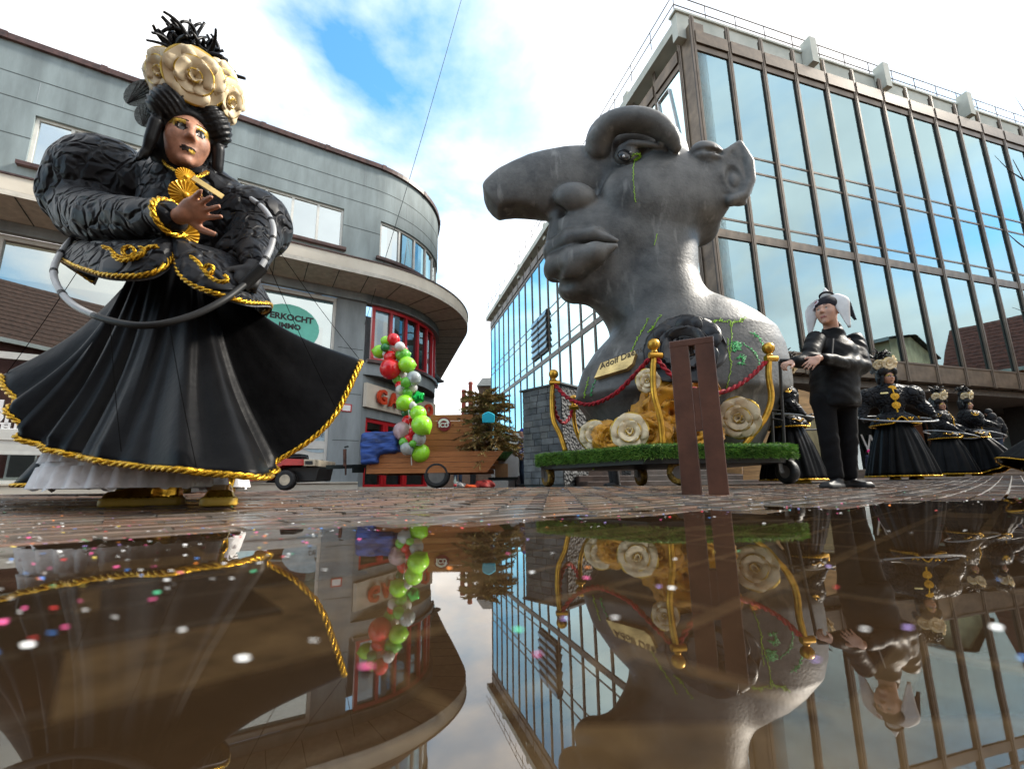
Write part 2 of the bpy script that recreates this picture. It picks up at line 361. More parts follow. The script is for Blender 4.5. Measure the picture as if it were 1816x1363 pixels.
# puddle
m_water = bpy.data.materials.new("puddle_water"); m_water.use_nodes = True; t = m_water.node_tree; t.nodes.clear()
o_ = t.nodes.new("ShaderNodeOutputMaterial"); a_ = t.nodes.new("ShaderNodeBsdfTransparent"); a_.inputs[0].default_value = (.86, .74, .58, 1)
g_ = t.nodes.new("ShaderNodeBsdfGlossy"); g_.inputs["Roughness"].default_value = .012; g_.inputs[0].default_value = (.93, .9, .86, 1)
nzw = t.nodes.new("ShaderNodeTexNoise"); nzw.inputs["Scale"].default_value = 5; tcw = t.nodes.new("ShaderNodeTexCoord"); t.links.new(tcw.outputs["Object"], nzw.inputs[0]); bw = t.nodes.new("ShaderNodeBump"); bw.inputs["Strength"].default_value = .25; bw.inputs["Distance"].default_value = .0012; t.links.new(nzw.outputs[0], bw.inputs["Height"]); t.links.new(bw.outputs[0], g_.inputs["Normal"])
fr = t.nodes.new("ShaderNodeFresnel"); fr.inputs[0].default_value = 2.15
mud = t.nodes.new("ShaderNodeBsdfDiffuse"); mud.inputs[0].default_value = (.27, .155, .075, 1); mm_ = t.nodes.new("ShaderNodeMixShader"); mm_.inputs[0].default_value = .06
t.links.new(a_.outputs[0], mm_.inputs[1]); t.links.new(mud.outputs[0], mm_.inputs[2])
x_ = t.nodes.new("ShaderNodeMixShader"); t.links.new(fr.outputs[0], x_.inputs[0]); t.links.new(mm_.outputs[0], x_.inputs[1]); t.links.new(g_.outputs[0], x_.inputs[2]); t.links.new(x_.outputs[0], o_.inputs[0])
g = MB(); xs2 = np.linspace(-3.4, 3.6, 60)
g.grid([[(x, y, 0) for y in np.linspace(-1.2, float(shore(x)) + .45, 8)] for x in xs2])
wat = g.build("water", m_water); tag(wat, kind="structure")
# pavers: the 300 that show largest are single bricks, the rest one mass
BL, BW, JT = .220, .102, .011
brs = []
for i in range(-140, 141):
    for j in range(-170, 171):
        off = .5 * BL * (j % 2)
        p = b1 * (i * BL + off) + b2 * (j * BW)
        x, y = p
        if y < .03 or y > 8.2 or abs(x) > 1.32 * y + .35 or x > 9 or x < -8.5: continue
        brs.append((math.hypot(x, y), x, y))
brs.sort()
def brick_v(x, y, hl, hw, top, dz):
    q = []
    for (a, bb, z) in ((-1, -1, -.03), (1, -1, -.03), (1, 1, -.03), (-1, 1, -.03), (-1, -1, -.002), (1, -1, -.002), (1, 1, -.002), (-1, 1, -.002)):
        q.append((a * hl, bb * hw, z))
    for (a, bb) in ((-1, -1), (1, -1), (1, 1), (-1, 1)): q.append((a * (hl - .0025), bb * (hw - .0025), 0))
    return q
BF = [(0, 1, 5, 4), (1, 2, 6, 5), (2, 3, 7, 6), (3, 0, 4, 7), (4, 5, 9, 8), (5, 6, 10, 9), (6, 7, 11, 10), (7, 4, 8, 11), (8, 9, 10, 11)]
bmeshes = []
for k, mm in enumerate((m_brick, m_brick_b, m_brick_c)):
    me = bpy.data.meshes.new("brick"); me.from_pydata(brick_v(0, 0, BL / 2 - JT / 2, BW / 2 - JT / 2, 0, 0), [], BF); me.materials.append(mm); bmeshes.append(me)
gm = MB()
for k, (d, x, y) in enumerate(brs):
    nj = 1 if y > 1.1 else .22; z = gz1(x, y) + random.gauss(0, .0011) * nj; tx = random.gauss(0, .004) * nj; ty = random.gauss(0, .006) * nj
    if k < 300:
        o = bpy.data.objects.new("brick", random.choice(bmeshes)); COL.objects.link(o); o.parent = ground
        o.location = (x, y, z); o.rotation_euler = (tx, ty, BA + random.gauss(0, .008))
    else:
        ca, sa = math.cos(BA), math.sin(BA)
        q = [(x + a * ca - bb * sa, y + a * sa + bb * ca, z + zz_ + a * ty + bb * tx) for a, bb, zz_ in brick_v(0, 0, BL / 2 - JT / 2, BW / 2 - JT / 2, 0, 0)]
        gm.add(q, BF, random.randrange(3))
o = gm.build("brick_paving", [m_brick, m_brick_b, m_brick_c], ground); o["kind"] = "stuff"
# confetti on the wet ground and on the water
cm = [pm("confetti_" + n, c, rough=.5, var=.05) for n, c in (("white", (.8, .8, .78)), ("pink", (.75, .10, .28)), ("blue", (.05, .25, .7)), ("orange", (.85, .25, .03)), ("green", (.08, .5, .25)), ("red", (.65, .03, .03)), ("lilac", (.35, .25, .6)), ("yellow", (.8, .6, .1)))]
g = MB(); R_ = random.Random(5)
def confetti(x, y, z, r):
    a0 = R_.random() * 6; n = 6; tl = R_.gauss(0, .12); asp = R_.uniform(.55, 1)
    top = [(x + r * math.cos(a0 + k * 1.0472), y + r * asp * math.sin(a0 + k * 1.0472), z + .0007 + r * tl * math.cos(k * 1.0472)) for k in range(n)]
    g.add(top, [tuple(range(n))], R_.choices(range(8), (9, 4, 3, 2, 2, 2, 2, 1))[0])
for k in range(9000):
    y = .22 + 5.4 * R_.random() ** 1.5; x = R_.uniform(-1.2, 1.2) * y
    s = y - float(shore(x))
    pr = .5 * math.exp(-(s / .16) ** 2) + (.26 if x < -.25 and y < 2.3 else .03) + (.10 if s > .1 else 0)
    if R_.random() > pr: continue
    z = max(gz1(x, y) + .0022, .0006)
    confetti(x, y, z, R_.uniform(.0018, .0036) * (1.0 + .12 * y))
o = g.build("confetti", cm); tag(o, "scattered paper confetti on wet paving and puddle", "confetti", kind="stuff")
# ------------------------------------------------------------------ glass office building
YC = 13.5
_d = ray(3600, HY - math.tan(ROL) * (3600 - CX)); _d[2] = 0; D2 = _d / np.linalg.norm(_d); D1 = np.array([-D2[1], D2[0], 0])
OC = at(1223.8, 24.7, YC); OC[2] = 0
def RB(u, v, z): return OC + D2 * u + D1 * v + np.array([0, 0, z])       # u along the right face, v into the building / along the left face
m_bronze = pm("bronze_metal", (.155, .12, .09), rough=.42, metal=.35, var=.18, vs=1.2, bump=.1, bs=30, bdist=.003)
m_bronze_d = pm("dark_bronze_groove", (.03, .024, .02), rough=.5, metal=.3)
m_bronze_l = pm("worn_bronze_panel", (.155, .115, .08), rough=.45, metal=.3, var=.25, vs=2.0)
m_conc = pm("weathered_white_concrete", (.52, .53, .48), rough=.8, var=.2, vs=.9, bump=.2, bs=12, col2=(.36, .38, .34))
m_glass = glass("office_glass", (.74, .88, .86), refl=1.6, amount=.36, gcol=(.60, .84, .90))
m_glass2 = glass("office_glass_side", (.45, .62, .66), refl=1.9, amount=.62, gcol=(.62, .86, .92))
m_int = pm("interior_white", (.82, .84, .83), rough=.8, var=.06)
m_int2 = pm("interior_grey", (.70, .75, .74), rough=.85, var=.1)
m_dark = pm("dark_interior", (.03, .03, .03), rough=.7)
office = empty("office_building", tuple(RB(0, 0, 0)), 0, "glass office block with bronze mullions behind the grey bust", "building")
BAYW = 1.588; NR, NL = 15, 20
ROWS = [(4.34, 8.16), (8.46, 8.86), (8.93, 10.93), (11.0, 11.55), (11.62, 15.62)]
def slab(u0, u1, v0, v1, z0, z1, name, mat, parent=office, bevel=0):
    g = MB(); g.add([RB(u, v, z) for z in (z0, z1) for u, v in ((u0, v0), (u1, v0), (u1, v1), (u0, v1))], [(3, 2, 1, 0), (4, 5, 6, 7), (0, 1, 5, 4), (1, 2, 6, 5), (2, 3, 7, 6), (3, 0, 4, 7)])
    return g.build(name, mat, parent, bevel=bevel)
ax_r = (lambda k, t, z: RB(k * BAYW, t, z))
def mull_mesh(face):
    ds = 1.0 if face == 'r' else .5
    # triple-ribbed fin, local: along=first axis
    g = MB()
    def M(a, dp, z): return RB(a, -dp, z) - OC if face == 'r' else RB(-dp * ds, a, z) - OC
    for a0, a1, d0, d1 in ((-.085, -.04, 0, .05), (-.018, .018, 0, .062), (.04, .085, 0, .05)):
        g.add([M(a, d, z) for z in (3.62, 17.05) for a, d in ((a0, d0), (a1, d0), (a1, d1), (a0, d1))], [(3, 2, 1, 0), (4, 5, 6, 7), (0, 1, 5, 4), (1, 2, 6, 5), (2, 3, 7, 6), (3, 0, 4, 7)])
    g.add([M(a, d, z) for z in (3.7, 16.95) for a, d in ((-.075, -.05), (.075, -.05), (.075, .03), (-.075, .03))], [(3, 2, 1, 0), (4, 5, 6, 7), (0, 1, 5, 4), (1, 2, 6, 5), (2, 3, 7, 6), (3, 0, 4, 7)], 1)
    me = bpy.data.meshes.new("mullion"); me.from_pydata(g.v, [], g.f); me.materials.append(m_bronze); me.materials.append(m_bronze_d); me.polygons.foreach_set("material_index", g.m); me.update(); return me
mm_r, mm_l = mull_mesh('r'), mull_mesh('l')
def put(name, me, loc, parent=office):
    o = bpy.data.objects.new(name, me); COL.objects.link(o); o.parent = parent; o.location = tuple(loc); return o
for k in range(NR + 1): put("mullion", mm_r, RB(k * BAYW, 0, 0))
for k in range(NL): put("mullion", mm_l, RB(0, .74 + k * BAYW, 0))
def cell_mesh(face, z0, z1, name, mat, d0=.02, d1=.035, w0=.076, w1=BAYW - .076):
    g = MB()
    def M(a, dp, z): return RB(a, dp, z) - OC if face == 'r' else RB(dp, a, z) - OC
    g.add([M(a, d, z) for z in (z0, z1) for a, d in ((w0, d0), (w1, d0), (w1, d1), (w0, d1))], [(3, 2, 1, 0), (4, 5, 6, 7), (0, 1, 5, 4), (1, 2, 6, 5), (2, 3, 7, 6), (3, 0, 4, 7)])
    me = bpy.data.meshes.new(name); me.from_pydata(g.v, [], g.f); me.materials.append(mat); me.update(); return me
SP = [(3.66, 4.30, -.02, .3, m_bronze_l), (4.30, 4.36, -.05, .1, m_bronze), (8.16, 8.46, -.03, .2, m_bronze_l), (8.86, 8.93, 0, .12, m_bronze), (10.93, 11.0, 0, .12, m_bronze), (11.55, 11.62, 0, .12, m_bronze), (15.62, 15.86, -.02, .2, m_bronze), (15.9, 16.42, -.08, .2, m_bronze_l)]
for face, n, st in (('r', NR, 0), ('l', NL - 1, .74)):
    pmesh = [cell_mesh(face, z0, z1, "pane", m_glass if face == 'r' else m_glass2) for z0, z1 in ROWS]
    smesh = [cell_mesh(face, z0, z1, "transom", m_, d0, d1) for z0, z1, d0, d1, m_ in SP]
    for k in range(n):
        base = RB(k * BAYW, 0, 0) if face == 'r' else RB(0, st + k * BAYW, 0)
        for i, me in enumerate(pmesh):
            if face == 'l' and k in (9, 10) and i in (2, ): continue
            put("pane", me, base)
        for me in smesh: put("transom", me, base)
slab(.02, .55, .02, .72, 3.62, 16.9, "corner_panel", m_bronze_l)
slab(-.35, NR * BAYW + 1, .32, .62, 16.45, 17.55, "concrete_fascia", m_conc)
slab(.30, .64, .63, NL * BAYW, 16.45, 17.55, "concrete_fascia", m_conc)
slab(-.30, NR * BAYW + 1, .34, NL * BAYW, 17.0, 17.4, "roof_slab", m_conc)
for z0, z1 in ((17.55, 17.64),):
    slab(-.43, NR * BAYW + 1, .25, .66, z0, z1, "coping", m_conc); slab(.24, .68, .66, NL * BAYW, z0, z1, "coping", m_conc)
for u in (3.6 * BAYW, 6.2 * BAYW, 9.6 * BAYW): slab(u, u + .34, -.12, .3, 16.75, 17.95, "concrete_stub", m_conc)
for v in (4.2, 9.5, 15, 21, 27): slab(-.12, .28, v, v + .34, 16.75, 17.95, "concrete_stub", m_conc)
m_rail = pm("thin_dark_rail", (.10, .08, .07), rough=.5, metal=.4)
g = MB()
for z in (18.0, 18.45):
    g.tube([RB(-.35, .4, z), RB(NR * BAYW, .4, z)], .022, 6); g.tube([RB(-.35, .4, z), RB(-.35, NL * BAYW, z)], .022, 6)
for k in range(0, 17): g.tube([RB(-.35 + k * 1.45, .4, 17.6), RB(-.35 + k * 1.45, .4, 18.45)], .018, 5)
for k in range(1, 21): g.tube([RB(-.35, .4 + k * 1.5, 17.6), RB(-.35, .4 + k * 1.5, 18.45)], .018, 5)
g.build("roof_railing", m_rail, office)
# louvre panels on the street side
m_louv = pm("pale_louvre", (.45, .55, .58), rough=.3, metal=.6)
for k in (9, 10):
    v0 = .74 + k * BAYW + .1; v1 = v0 + BAYW - .2
    o = slab(-.10, .02, v0 - .04, v1 + .04, 8.85, 11.7, "louvre_panel", m_bronze_d)
    for j in range(6):
        z = 9.0 + j * .45; g = MB(); g.add([RB(u, v, zz_) for u, zz_ in ((-.13, z), (-.22, z + .05), (-.13, z + .36), (-.11, z + .33)) for v in (v0, v1)], [(0, 1, 3, 2), (2, 3, 5, 4), (4, 5, 7, 6), (6, 7, 1, 0)]); g.build("slat", m_louv, o)
# inside: floors, back wall, columns, stair
for z in (4.0, 8.05): slab(.5, NR * BAYW, 1.6 if z > 5 else .34, 9.5, z, z + .28, "floor_slab", m_int2)
for z in (8.05,): slab(.5, 8, .34, 9.5, z, z + .2, "floor_slab", m_int)
slab(.5, NR * BAYW + .9, 9.5, 9.8, 0, 17.2, "back_wall", m_int2); slab(.4, NR * BAYW, .8, 9.4, 16.0, 16.3, "ceiling", m_int)
slab(.42, .6, .8, NL * BAYW, 3.7, 16.2, "blind_wall", pm("side_blind_grey", (.30, .36, .37), rough=.9, var=.15, vs=.6))
slab(NR * BAYW, NR * BAYW + .4, .1, 9.5, 0, 17.2, "end_wall", m_conc)
for k in range(1, 6): slab(k * 4.2 + .2, k * 4.2 + .55, 2.2, 2.55, 4.2, 16.2, "column", m_int)
for k in range(4): slab(5.5 + k * 4.6, 8.2 + k * 4.6, 1.5, 1.62, 6.2, 6.65, "balcony_beam", m_int); 
for k in range(4): slab(4.6 + k * 4.6, 7.6 + k * 4.6, 2.6, 2.72, 10.2, 10.7, "balcony_beam", m_int)
def stair(u0, z0, u1, z1, v, n=11):
    g = MB(); du = (u1 - u0) / n; dz = (z1 - z0) / n
    for i in range(n):
        a, z = u0 + du * i, z0 + dz * (i + 1)
        g.add([RB(x, w, h) for h in (z - .09, z) for x, w in ((a, v), (a + du * 1.05, v), (a + du * 1.05, v + 1.3), (a, v + 1.3))], [(3, 2, 1, 0), (4, 5, 6, 7), (0, 1, 5, 4), (1, 2, 6, 5), (2, 3, 7, 6), (3, 0, 4, 7)])
        g.add([RB(x, w, h) for h in (z - dz, z) for x, w in ((a, v), (a + .08 * np.sign(du), v), (a + .08 * np.sign(du), v + 1.3), (a, v + 1.3))], [(3, 2, 1, 0), (4, 5, 6, 7), (0, 1, 5, 4), (1, 2, 6, 5), (2, 3, 7, 6), (3, 0, 4, 7)])
    g.bar(RB(u0, v + .65, z0 - .1), RB(u1, v + .65, z1 - .28), .5, .2)
    for i in range(n + 1): g.tube([RB(u0 + du * i, v + .02, z0 + dz * i), RB(u0 + du * i, v + .02, z0 + dz * i + .95)], .014, 4)
    g.tube([RB(u0, v + .02, z0 + .95), RB(u1, v + .02, z1 + .95)], .025, 5)
    g.build("stair", m_int, office)
stair(5.0, 4.25, 1.9, 6.2, 1.2); stair(1.9, 6.2, 5.0, 8.2, 2.8); stair(5.0, 8.3, 1.9, 10.4, 1.2); stair(1.9, 10.4, 5.0, 12.4, 2.8)
for z, u0, u1 in ((6.2, .7, 1.9), (10.4, .7, 1.9), (8.25, 5.0, 9.0), (12.4, 5, 9)):
    slab(u0, u1, 1.2, 4.2, z - .15, z, "landing", m_int)
    g = MB()
    for k in range(int((u1 - u0) / .14)): g.tube([RB(u0 + k * .14, 1.22, z), RB(u0 + k * .14, 1.22, z + .95)], .012, 4)
    g.tube([RB(u0, 1.22, z + .95), RB(u1, 1.22, z + .95)], .02, 5); g.build("balustrade", m_int, office)
# white painted graphic on the first side panes
g = MB(); m_wh = pm("white_paint", (.8, .8, .8), rough=.5, var=.03)
for a, b_ in (((1.0, 11.8), (1.5, 15.4)), ((2.2, 15.4), (1.5, 15.4)), ((2.2, 15.4), (1.9, 12.3)), ((2.6, 12.0), (3.3, 15.2)), ((3.3, 15.2), (3.8, 12.4))):
    g.bar(RB(-.02, a[0], a[1]), RB(-.02, b_[0], b_[1]), .03, .09, up=D2)
g.build("window_graphic", m_wh, office)
# recessed ground floor with dark shop glass
m_shop = glass("shop_glass", (.30, .36, .34), refl=1.6, amount=.22)
slab(.1, NR * BAYW, .35, 4.0, 3.4, 3.64, "soffit", pm("soffit_grey", (.16, .145, .13), rough=.7, var=.15))
slab(.3, NR * BAYW, 6.5, 6.7, .1, 3.4, "shop_back_wall", m_int2)
slab(.3, NR * BAYW, 3.5, 3.56, 2.9, 3.4, "shop_header", m_bronze_d); slab(.3, NR * BAYW, 3.48, 3.58, .25, .55, "shop_plinth", m_bronze_d)
me = cell_mesh('r', .55, 2.9, "shop_pane", m_shop, 3.52, 3.54, .05, 1.55); mf = cell_mesh('r', .3, 3.0, "shop_post", m_bronze_d, 3.46, 3.6, -.05, .05)
for k in range(NR): put("shop_pane", me, RB(k * BAYW, 0, 0)); put("shop_post", mf, RB(k * BAYW, 0, 0))
for u in (6.1, 12.6, 17.8): slab(u, u + .7, 1.6, 2.3, .1, 3.4, "pillar", pm("dark_pillar", (.035, .032, .03), rough=.4, var=.1))
slab(.2, .5, .3, NL * BAYW, 0, 3.66, "side_base_wall", pm("side_base", (.12, .10, .085), rough=.7, var=.2))
slab(-.12, .18, .3, NL * BAYW, 3.35, 3.75, "side_band", m_bronze_l)
# steps in front
m_step = pm("wet_brown_stone_step", (.085, .06, .05), rough=.3, var=.3, vs=3, bump=.2, bs=20, spec=.6)
steps = []
for k in range(3):
    v1 = -2.4 + k * .42
    o = slab(-6.2, NR * BAYW + 1, v1, v1 + .45 if k < 2 else 3.6, .02, .17 + k * .13, "step", m_step, None, bevel=.012)
    tag(o, ["lowest", "middle", "top"][k] + " long brown stone step in front of the glass office block", "step", "steps along the square")
# lettering on the shop glass
px = lambda x, y, dep: on_plane(x, y, RB(0, dep, 0), D1)
text("window_letter", "W", frame(px(1546, 788, 3.44), D2, (0, 0, 1)), 1.15, m_wh, office, .004)
text("window_letter", "IP", frame(px(1562, 772, 3.44), D2, (0, 0, 1)), .4, m_wh, office, .004)
for s, x, y, sz in (("UAR 2024", 1800, 765, .30),):
    text("poster_letters", s, frame(px(x, y, 3.44), D2, (0, 0, 1)), sz, m_wh, office, .004)
world_child(office)
for o in office.children:
    if o.location.length > 0: o.matrix_parent_inverse = Matrix.Translation(-office.location)
# ------------------------------------------------------------------ curved corner building on the left
_d = ray(2240, HY - math.tan(ROL) * (2240 - CX)); _d[2] = 0; DL = _d / np.linalg.norm(_d); NL_ = np.array([DL[1], -DL[0], 0])   # along the front, outward
LA = np.array([-4.7, 14, 0.]); ARC_R = 3.6; S0 = -.12; TH0 = math.atan2(DL[1], DL[0]); TURN = math.radians(75.5)
LS = LA + DL * S0; LCEN = LS - NL_ * ARC_R
def LB(s, off, z):
    """point of the front: s metres along it (straight, round corner, straight up the street), off outward, z up"""
    if s <= 0: p = LS + DL * s + NL_ * off
    else:
        a = min(s / ARC_R, TURN); th = TH0 - math.pi / 2 + a; nrm = np.array([math.cos(th), math.sin(th), 0])
        p = LCEN + nrm * (ARC_R + off)
        if s > ARC_R * TURN: p = p + np.array([-nrm[1], nrm[0], 0]) * (s - ARC_R * TURN)
    return np.array([p[0], p[1], z])
SARC = ARC_R * TURN
def spath(s0, s1):
    k = [s for s in np.arange(0, SARC + .01, SARC / 22) if s0 < s < s1]; return [s0] + k + [s1]
def strip(name, s0, s1, o0, o1, z0, z1, mat, parent, bevel=0, smooth=False):
    """solid band following the front"""
    ss = spath(s0, s1); g = MB()
    rings = [[LB(s, o0, z0), LB(s, o1, z0), LB(s, o1, z1), LB(s, o0, z1), LB(s, o0, z0)] for s in ss]
    g.grid(rings); n = len(ss)
    g.add(rings[0][:4], [(0, 1, 2, 3)]); g.add(rings[-1][:4], [(3, 2, 1, 0)])
    return g.build(name, mat, parent, bevel=bevel)
m_teal = pm("grey_green_plaster", (.21, .255, .265), rough=.75, var=.13, vs=1.4, stretch=(1.6, 1.6, .35), bump=.12, bs=25, bdist=.01)
m_teal2 = pm("grey_blue_plaster", (.26, .295, .31), rough=.7, var=.13, vs=1.6, stretch=(1.6, 1.6, .35), bump=.08, bs=25)
m_seam = pm("plaster_seam", (.07, .085, .085), rough=.9)
m_cream = pm("cream_canopy", (.70, .65, .55), rough=.7, var=.12, vs=1.1, col2=(.56, .51, .42))
m_soff = pm("canopy_soffit", (.58, .55, .48), rough=.8, var=.1)
m_brownc = pm("brown_coping", (.075, .035, .03), rough=.4, var=.3)
m_wframe = pm("white_window_frame", (.62, .62, .58), rough=.45, var=.05)
m_redf = pm("red_frame", (.50, .015, .022), rough=.35, var=.08)
m_lglass = glass("upper_window_glass", (.42, .46, .52), refl=1.7, amount=.45)
m_rglass = glass("red_window_glass", (.25, .28, .28), refl=1.5, amount=.16)
m_sglass = glass("shopfront_glass", (.34, .33, .28), refl=1.5, amount=.34)
m_blind = pm("window_blind", (.55, .56, .60), rough=.9, var=.06)
corner = empty("corner_building", tuple(LB(0, 0, 0)), 0, "grey plastered shop building with rounded corner and cream canopy", "building")
SE = SARC + 8.0; SW = -13.0
# upper wall, split around the window openings
WINS = [(-8.32, -4.93, 8.05, 9.45, 5), (-3.95, -.88, 7.90, 9.34, 4), (.35, 4.9, 7.90, 9.30, 6)]
strip("upper_wall", SW, SE, -.25, 0, 9.45, 11.28, m_teal, corner); strip("upper_wall", SW, SE, -.25, 0, 6.9, 7.88, m_teal, corner)
e = SW
for s0, s1, z0, z1, n in WINS:
    strip("upper_wall", e, s0, -.25, 0, 7.88, 9.45, m_teal, corner)
    if z1 < 9.44: strip("upper_wall", s0, s1, -.25, 0, z1, 9.45, m_teal, corner)
    if z0 > 7.89: strip("upper_wall", s0, s1, -.25, 0, 7.88, z0, m_teal, corner)
    e = s1
    w = strip("window", s0, s1, -.16, -.08, z1 - .07, z1, m_wframe, corner); strip("window_frame", s0, s1, -.16, -.08, z0, z0 + .07, m_wframe, w)
    for k in range(n + 1):
        s = s0 + (s1 - s0 - .07) * k / n; strip("window_frame", s, s + .07, -.17, -.07, z0 + .07, z1 - .07, m_wframe, w)
    for k in range(n):
        sa = s0 + (s1 - s0 - .07) * k / n + .07; sb = s0 + (s1 - s0 - .07) * (k + 1) / n
        strip("pane", sa, sb, -.13, -.12, z0 + .07, z1 - .07, m_lglass, w)
    strip("blind", s0, s1, -.5, -.45, z0, z1, m_blind, w)
    strip("window_sill", s0 - .12, s1 + .12, -.1, .14, z0 - .1, z0 - .004, m_brownc, w)
strip("upper_wall", e, SE, -.25, 0, 7.88, 9.45, m_teal, corner)
for z in (8.75, 9.75, 10.42):   # plaster seams
    if z < 9.4:
        e = SW
        for s0, s1, *_ in WINS + [(SE, SE)]: strip("seam", e, s0, -.02, .004, z, z + .022, m_seam, corner); e = s1
    else: strip("seam", SW, SE, -.02, .004, z, z + .022, m_seam, corner)
for k, s in enumerate(np.arange(-11.6, SARC, 1.62)):
    strip("seam", s, s + .012, -.02, .003, 10.45 if k % 2 else 9.78, 11.25 if k % 2 else 10.4, m_teal2, corner)
strip("coping", SW, SE, -.3, .09, 11.28, 11.44, m_brownc, corner)
k_ = 0
for s in np.arange(SW, SE, 1.9): strip("coping_joint", s, s + .14, -.31, .105, 11.27, 11.455, m_brownc, corner)
strip("roof", SW, SE, -6, -.3, 11.1, 11.25, m_seam, corner)
# canopy
strip("canopy", SW, SE, -.02, 1.3, 6.62, 6.98, m_cream, corner); strip("canopy_edge", SW, SE, 1.1, 1.33, 6.98, 7.02, m_brownc, corner)
g = MB(); ss = spath(SW, SE)
g.grid([[LB(s, -.02, 6.42), LB(s, 1.296, 6.50)] for s in ss]); g.grid([[LB(s, 1.298, 6.5), LB(s, 1.298, 6.63)] for s in ss]); g.build("canopy_soffit", m_soff, corner)
g = MB()
for s in np.arange(SW, SE, .85): g.bar(LB(s, .03, 6.41), LB(s, 1.27, 6.49), .018, .012)
g.build("soffit_joint", m_seam, corner)
strip("beam", SW, SE, -.05, .12, 6.15, 6.42, m_teal2, corner)
# ground floor straight part: big shop windows between piers
def flat_wall(name, s0, s1, z0, z1, mat=m_teal2, o0=-.3, o1=0.0): return strip(name, s0, s1, o0, o1, z0, z1, mat, corner)
flat_wall("pier", -.92, -.0, .12, 6.15)
for z in (1.55, 3.02, 4.5): strip("seam", -.80, -.02, -.02, .004, z, z + .02, m_seam, corner)
flat_wall("pier", SW, -12.2, .12, 6.15); 
flat_wall("plinth", SW, .0, .02, .26, m_cream, -.3, .06); flat_wall("plinth", SW, .0, .26, .30, m_cream, -.3, .1)
SHOPS = [(-12.2, -8.5), (-8.5, -4.7), (-4.7, -.92)]
for s0, s1 in SHOPS:
    w = strip("shop_window", s0, s1, -.2, -.06, 6.02, 6.15, m_wframe, corner)
    strip("frame", s0, s0 + .09, -.2, -.06, .3, 6.02, m_wframe, w); strip("frame", s1 - .09, s1, -.2, -.06, .3, 6.02, m_wframe, w)
    for z, hh in ((.30, .08), (3.15, .16), (1.28, .24), (.95, .04)): strip("frame", s0 + .09, s1 - .09, -.2, -.07, z, z + hh, m_wframe, w)
    for z0, z1 in ((3.31, 6.02), (1.52, 3.15), (.38, .95)): strip("pane", s0 + .09, s1 - .09, -.14, -.13, z0, z1, m_sglass, w)
    strip("panel", s0 + .09, s1 - .09, -.14, -.10, .99, 1.28, m_wframe, w)
strip("shop_back", SW, -.9, -3.2, -3.0, .2, 6.1, pm("shop_inside", (.16, .15, .13), rough=.9, var=.3, vs=1.5), corner)
strip("shop_floor", SW, -.9, -3.0, -.25, .1, .2, m_seam, corner)
# bay over the entrance: red framed windows on the curve
strip("bay_wall", 0, SARC, -.2, 0, 3.72, 4.12, m_teal2, corner); strip("bay_beam", 0, SARC, -.2, .12, 6.12, 6.42, m_teal2, corner)
g = MB(); ch = [LB(0, 0, 3.7)] + [LB(s, 0, 3.7) for s in spath(.02, SARC)]; g.add(ch, [tuple(range(len(ch)))]); g.build("bay_underside", m_seam, corner)
w = strip("bay_window", .22, SARC, -.14, -.02, 6.0, 6.12, m_redf, corner); strip("frame", .22, SARC, -.14, -.02, 4.22, 4.32, m_redf, w)
nb = 7
for k in range(nb + 1):
    s = .22 + (SARC - .32) * k / nb; strip("frame", s, s + .1, -.15, 0, 4.32, 6.0, m_redf, w)
    if k < nb: strip("pane", s + .1, .22 + (SARC - .32) * (k + 1) / nb, -.1, -.09, 4.32, 6.0, m_rglass, w)
strip("sill", .1, SARC, -.1, .12, 4.12, 4.22, m_brownc, w)
strip("bay_back", .3, SARC, -1.6, -1.5, 4.1, 6.3, m_blind, corner)
strip("street_wall", SARC, SE, -.3, 0, .02, 6.4, m_teal2, corner)
# entrance wall: the straight chord under the bay
E0 = LB(0, 0, 0); E1 = LB(SARC, 0, 0); EL = np.linalg.norm(E1 - E0); ED = (E1 - E0) / EL; EN = np.array([ED[1], -ED[0], 0])
def EB(t, off, z): return E0 + ED * t + EN * off + np.array([0, 0, z])
def ebox(name, t0, t1, o0, o1, z0, z1, mat, parent=corner, bevel=0):
    g = MB(); g.add([EB(t_, o_2, z) for z in (z0, z1) for t_, o_2 in ((t0, o1), (t1, o1), (t1, o0), (t0, o0))], [(3, 2, 1, 0), (4, 5, 6, 7), (0, 1, 5, 4), (1, 2, 6, 5), (2, 3, 7, 6), (3, 0, 4, 7)])
    return g.build(name, mat, parent, bevel=bevel)
ebox("entrance_wall", 0, EL, -.3, 0, 2.35, 3.72, m_teal2); ebox("entrance_wall", 0, .25, -.3, 0, .1, 2.35, m_teal2); ebox("entrance_wall", 4.1, EL, -.3, 0, .1, 2.35, m_teal2)
ebox("plinth", -.05, EL, -.3, .08, .02, .14, m_cream)
dr = ebox("red_door", .25, 4.1, -.2, -.06, 2.22, 2.35, m_redf); ebox("door_frame", .25, 4.1, -.2, -.06, .12, .22, m_redf, dr)
for t_ in (.25, 1.2, 1.35, 2.4, 2.55, 3.9): ebox("door_frame", t_, t_ + .13, -.22, -.04, .22, 2.22, m_redf, dr)
ebox("door_frame", .3, 4.0, -.2, -.05, 1.82, 1.92, m_redf, dr)
for t0, t1 in ((.38, 1.2), (1.48, 2.4), (2.68, 3.9)):
    for z0, z1 in ((.22, 1.82), (1.92, 2.22)): ebox("pane", t0, t1, -.13, -.12, z0, z1, m_rglass, dr)
ebox("hall_back", .1, EL, -2.4, -2.3, .1, 2.4, m_dark)
for k in range(3): ebox("handle", 1.30 + k * 1.2, 1.33 + k * 1.2, -.02, .03, .9, 1.35, m_wframe, dr)
sgn = ebox("sign_board", .05, EL - .1, .02, .14, 2.66, 3.44, m_cream)
m_sl = pm("orange_red_letter", (.62, .06, .015), rough=.4, var=.06)
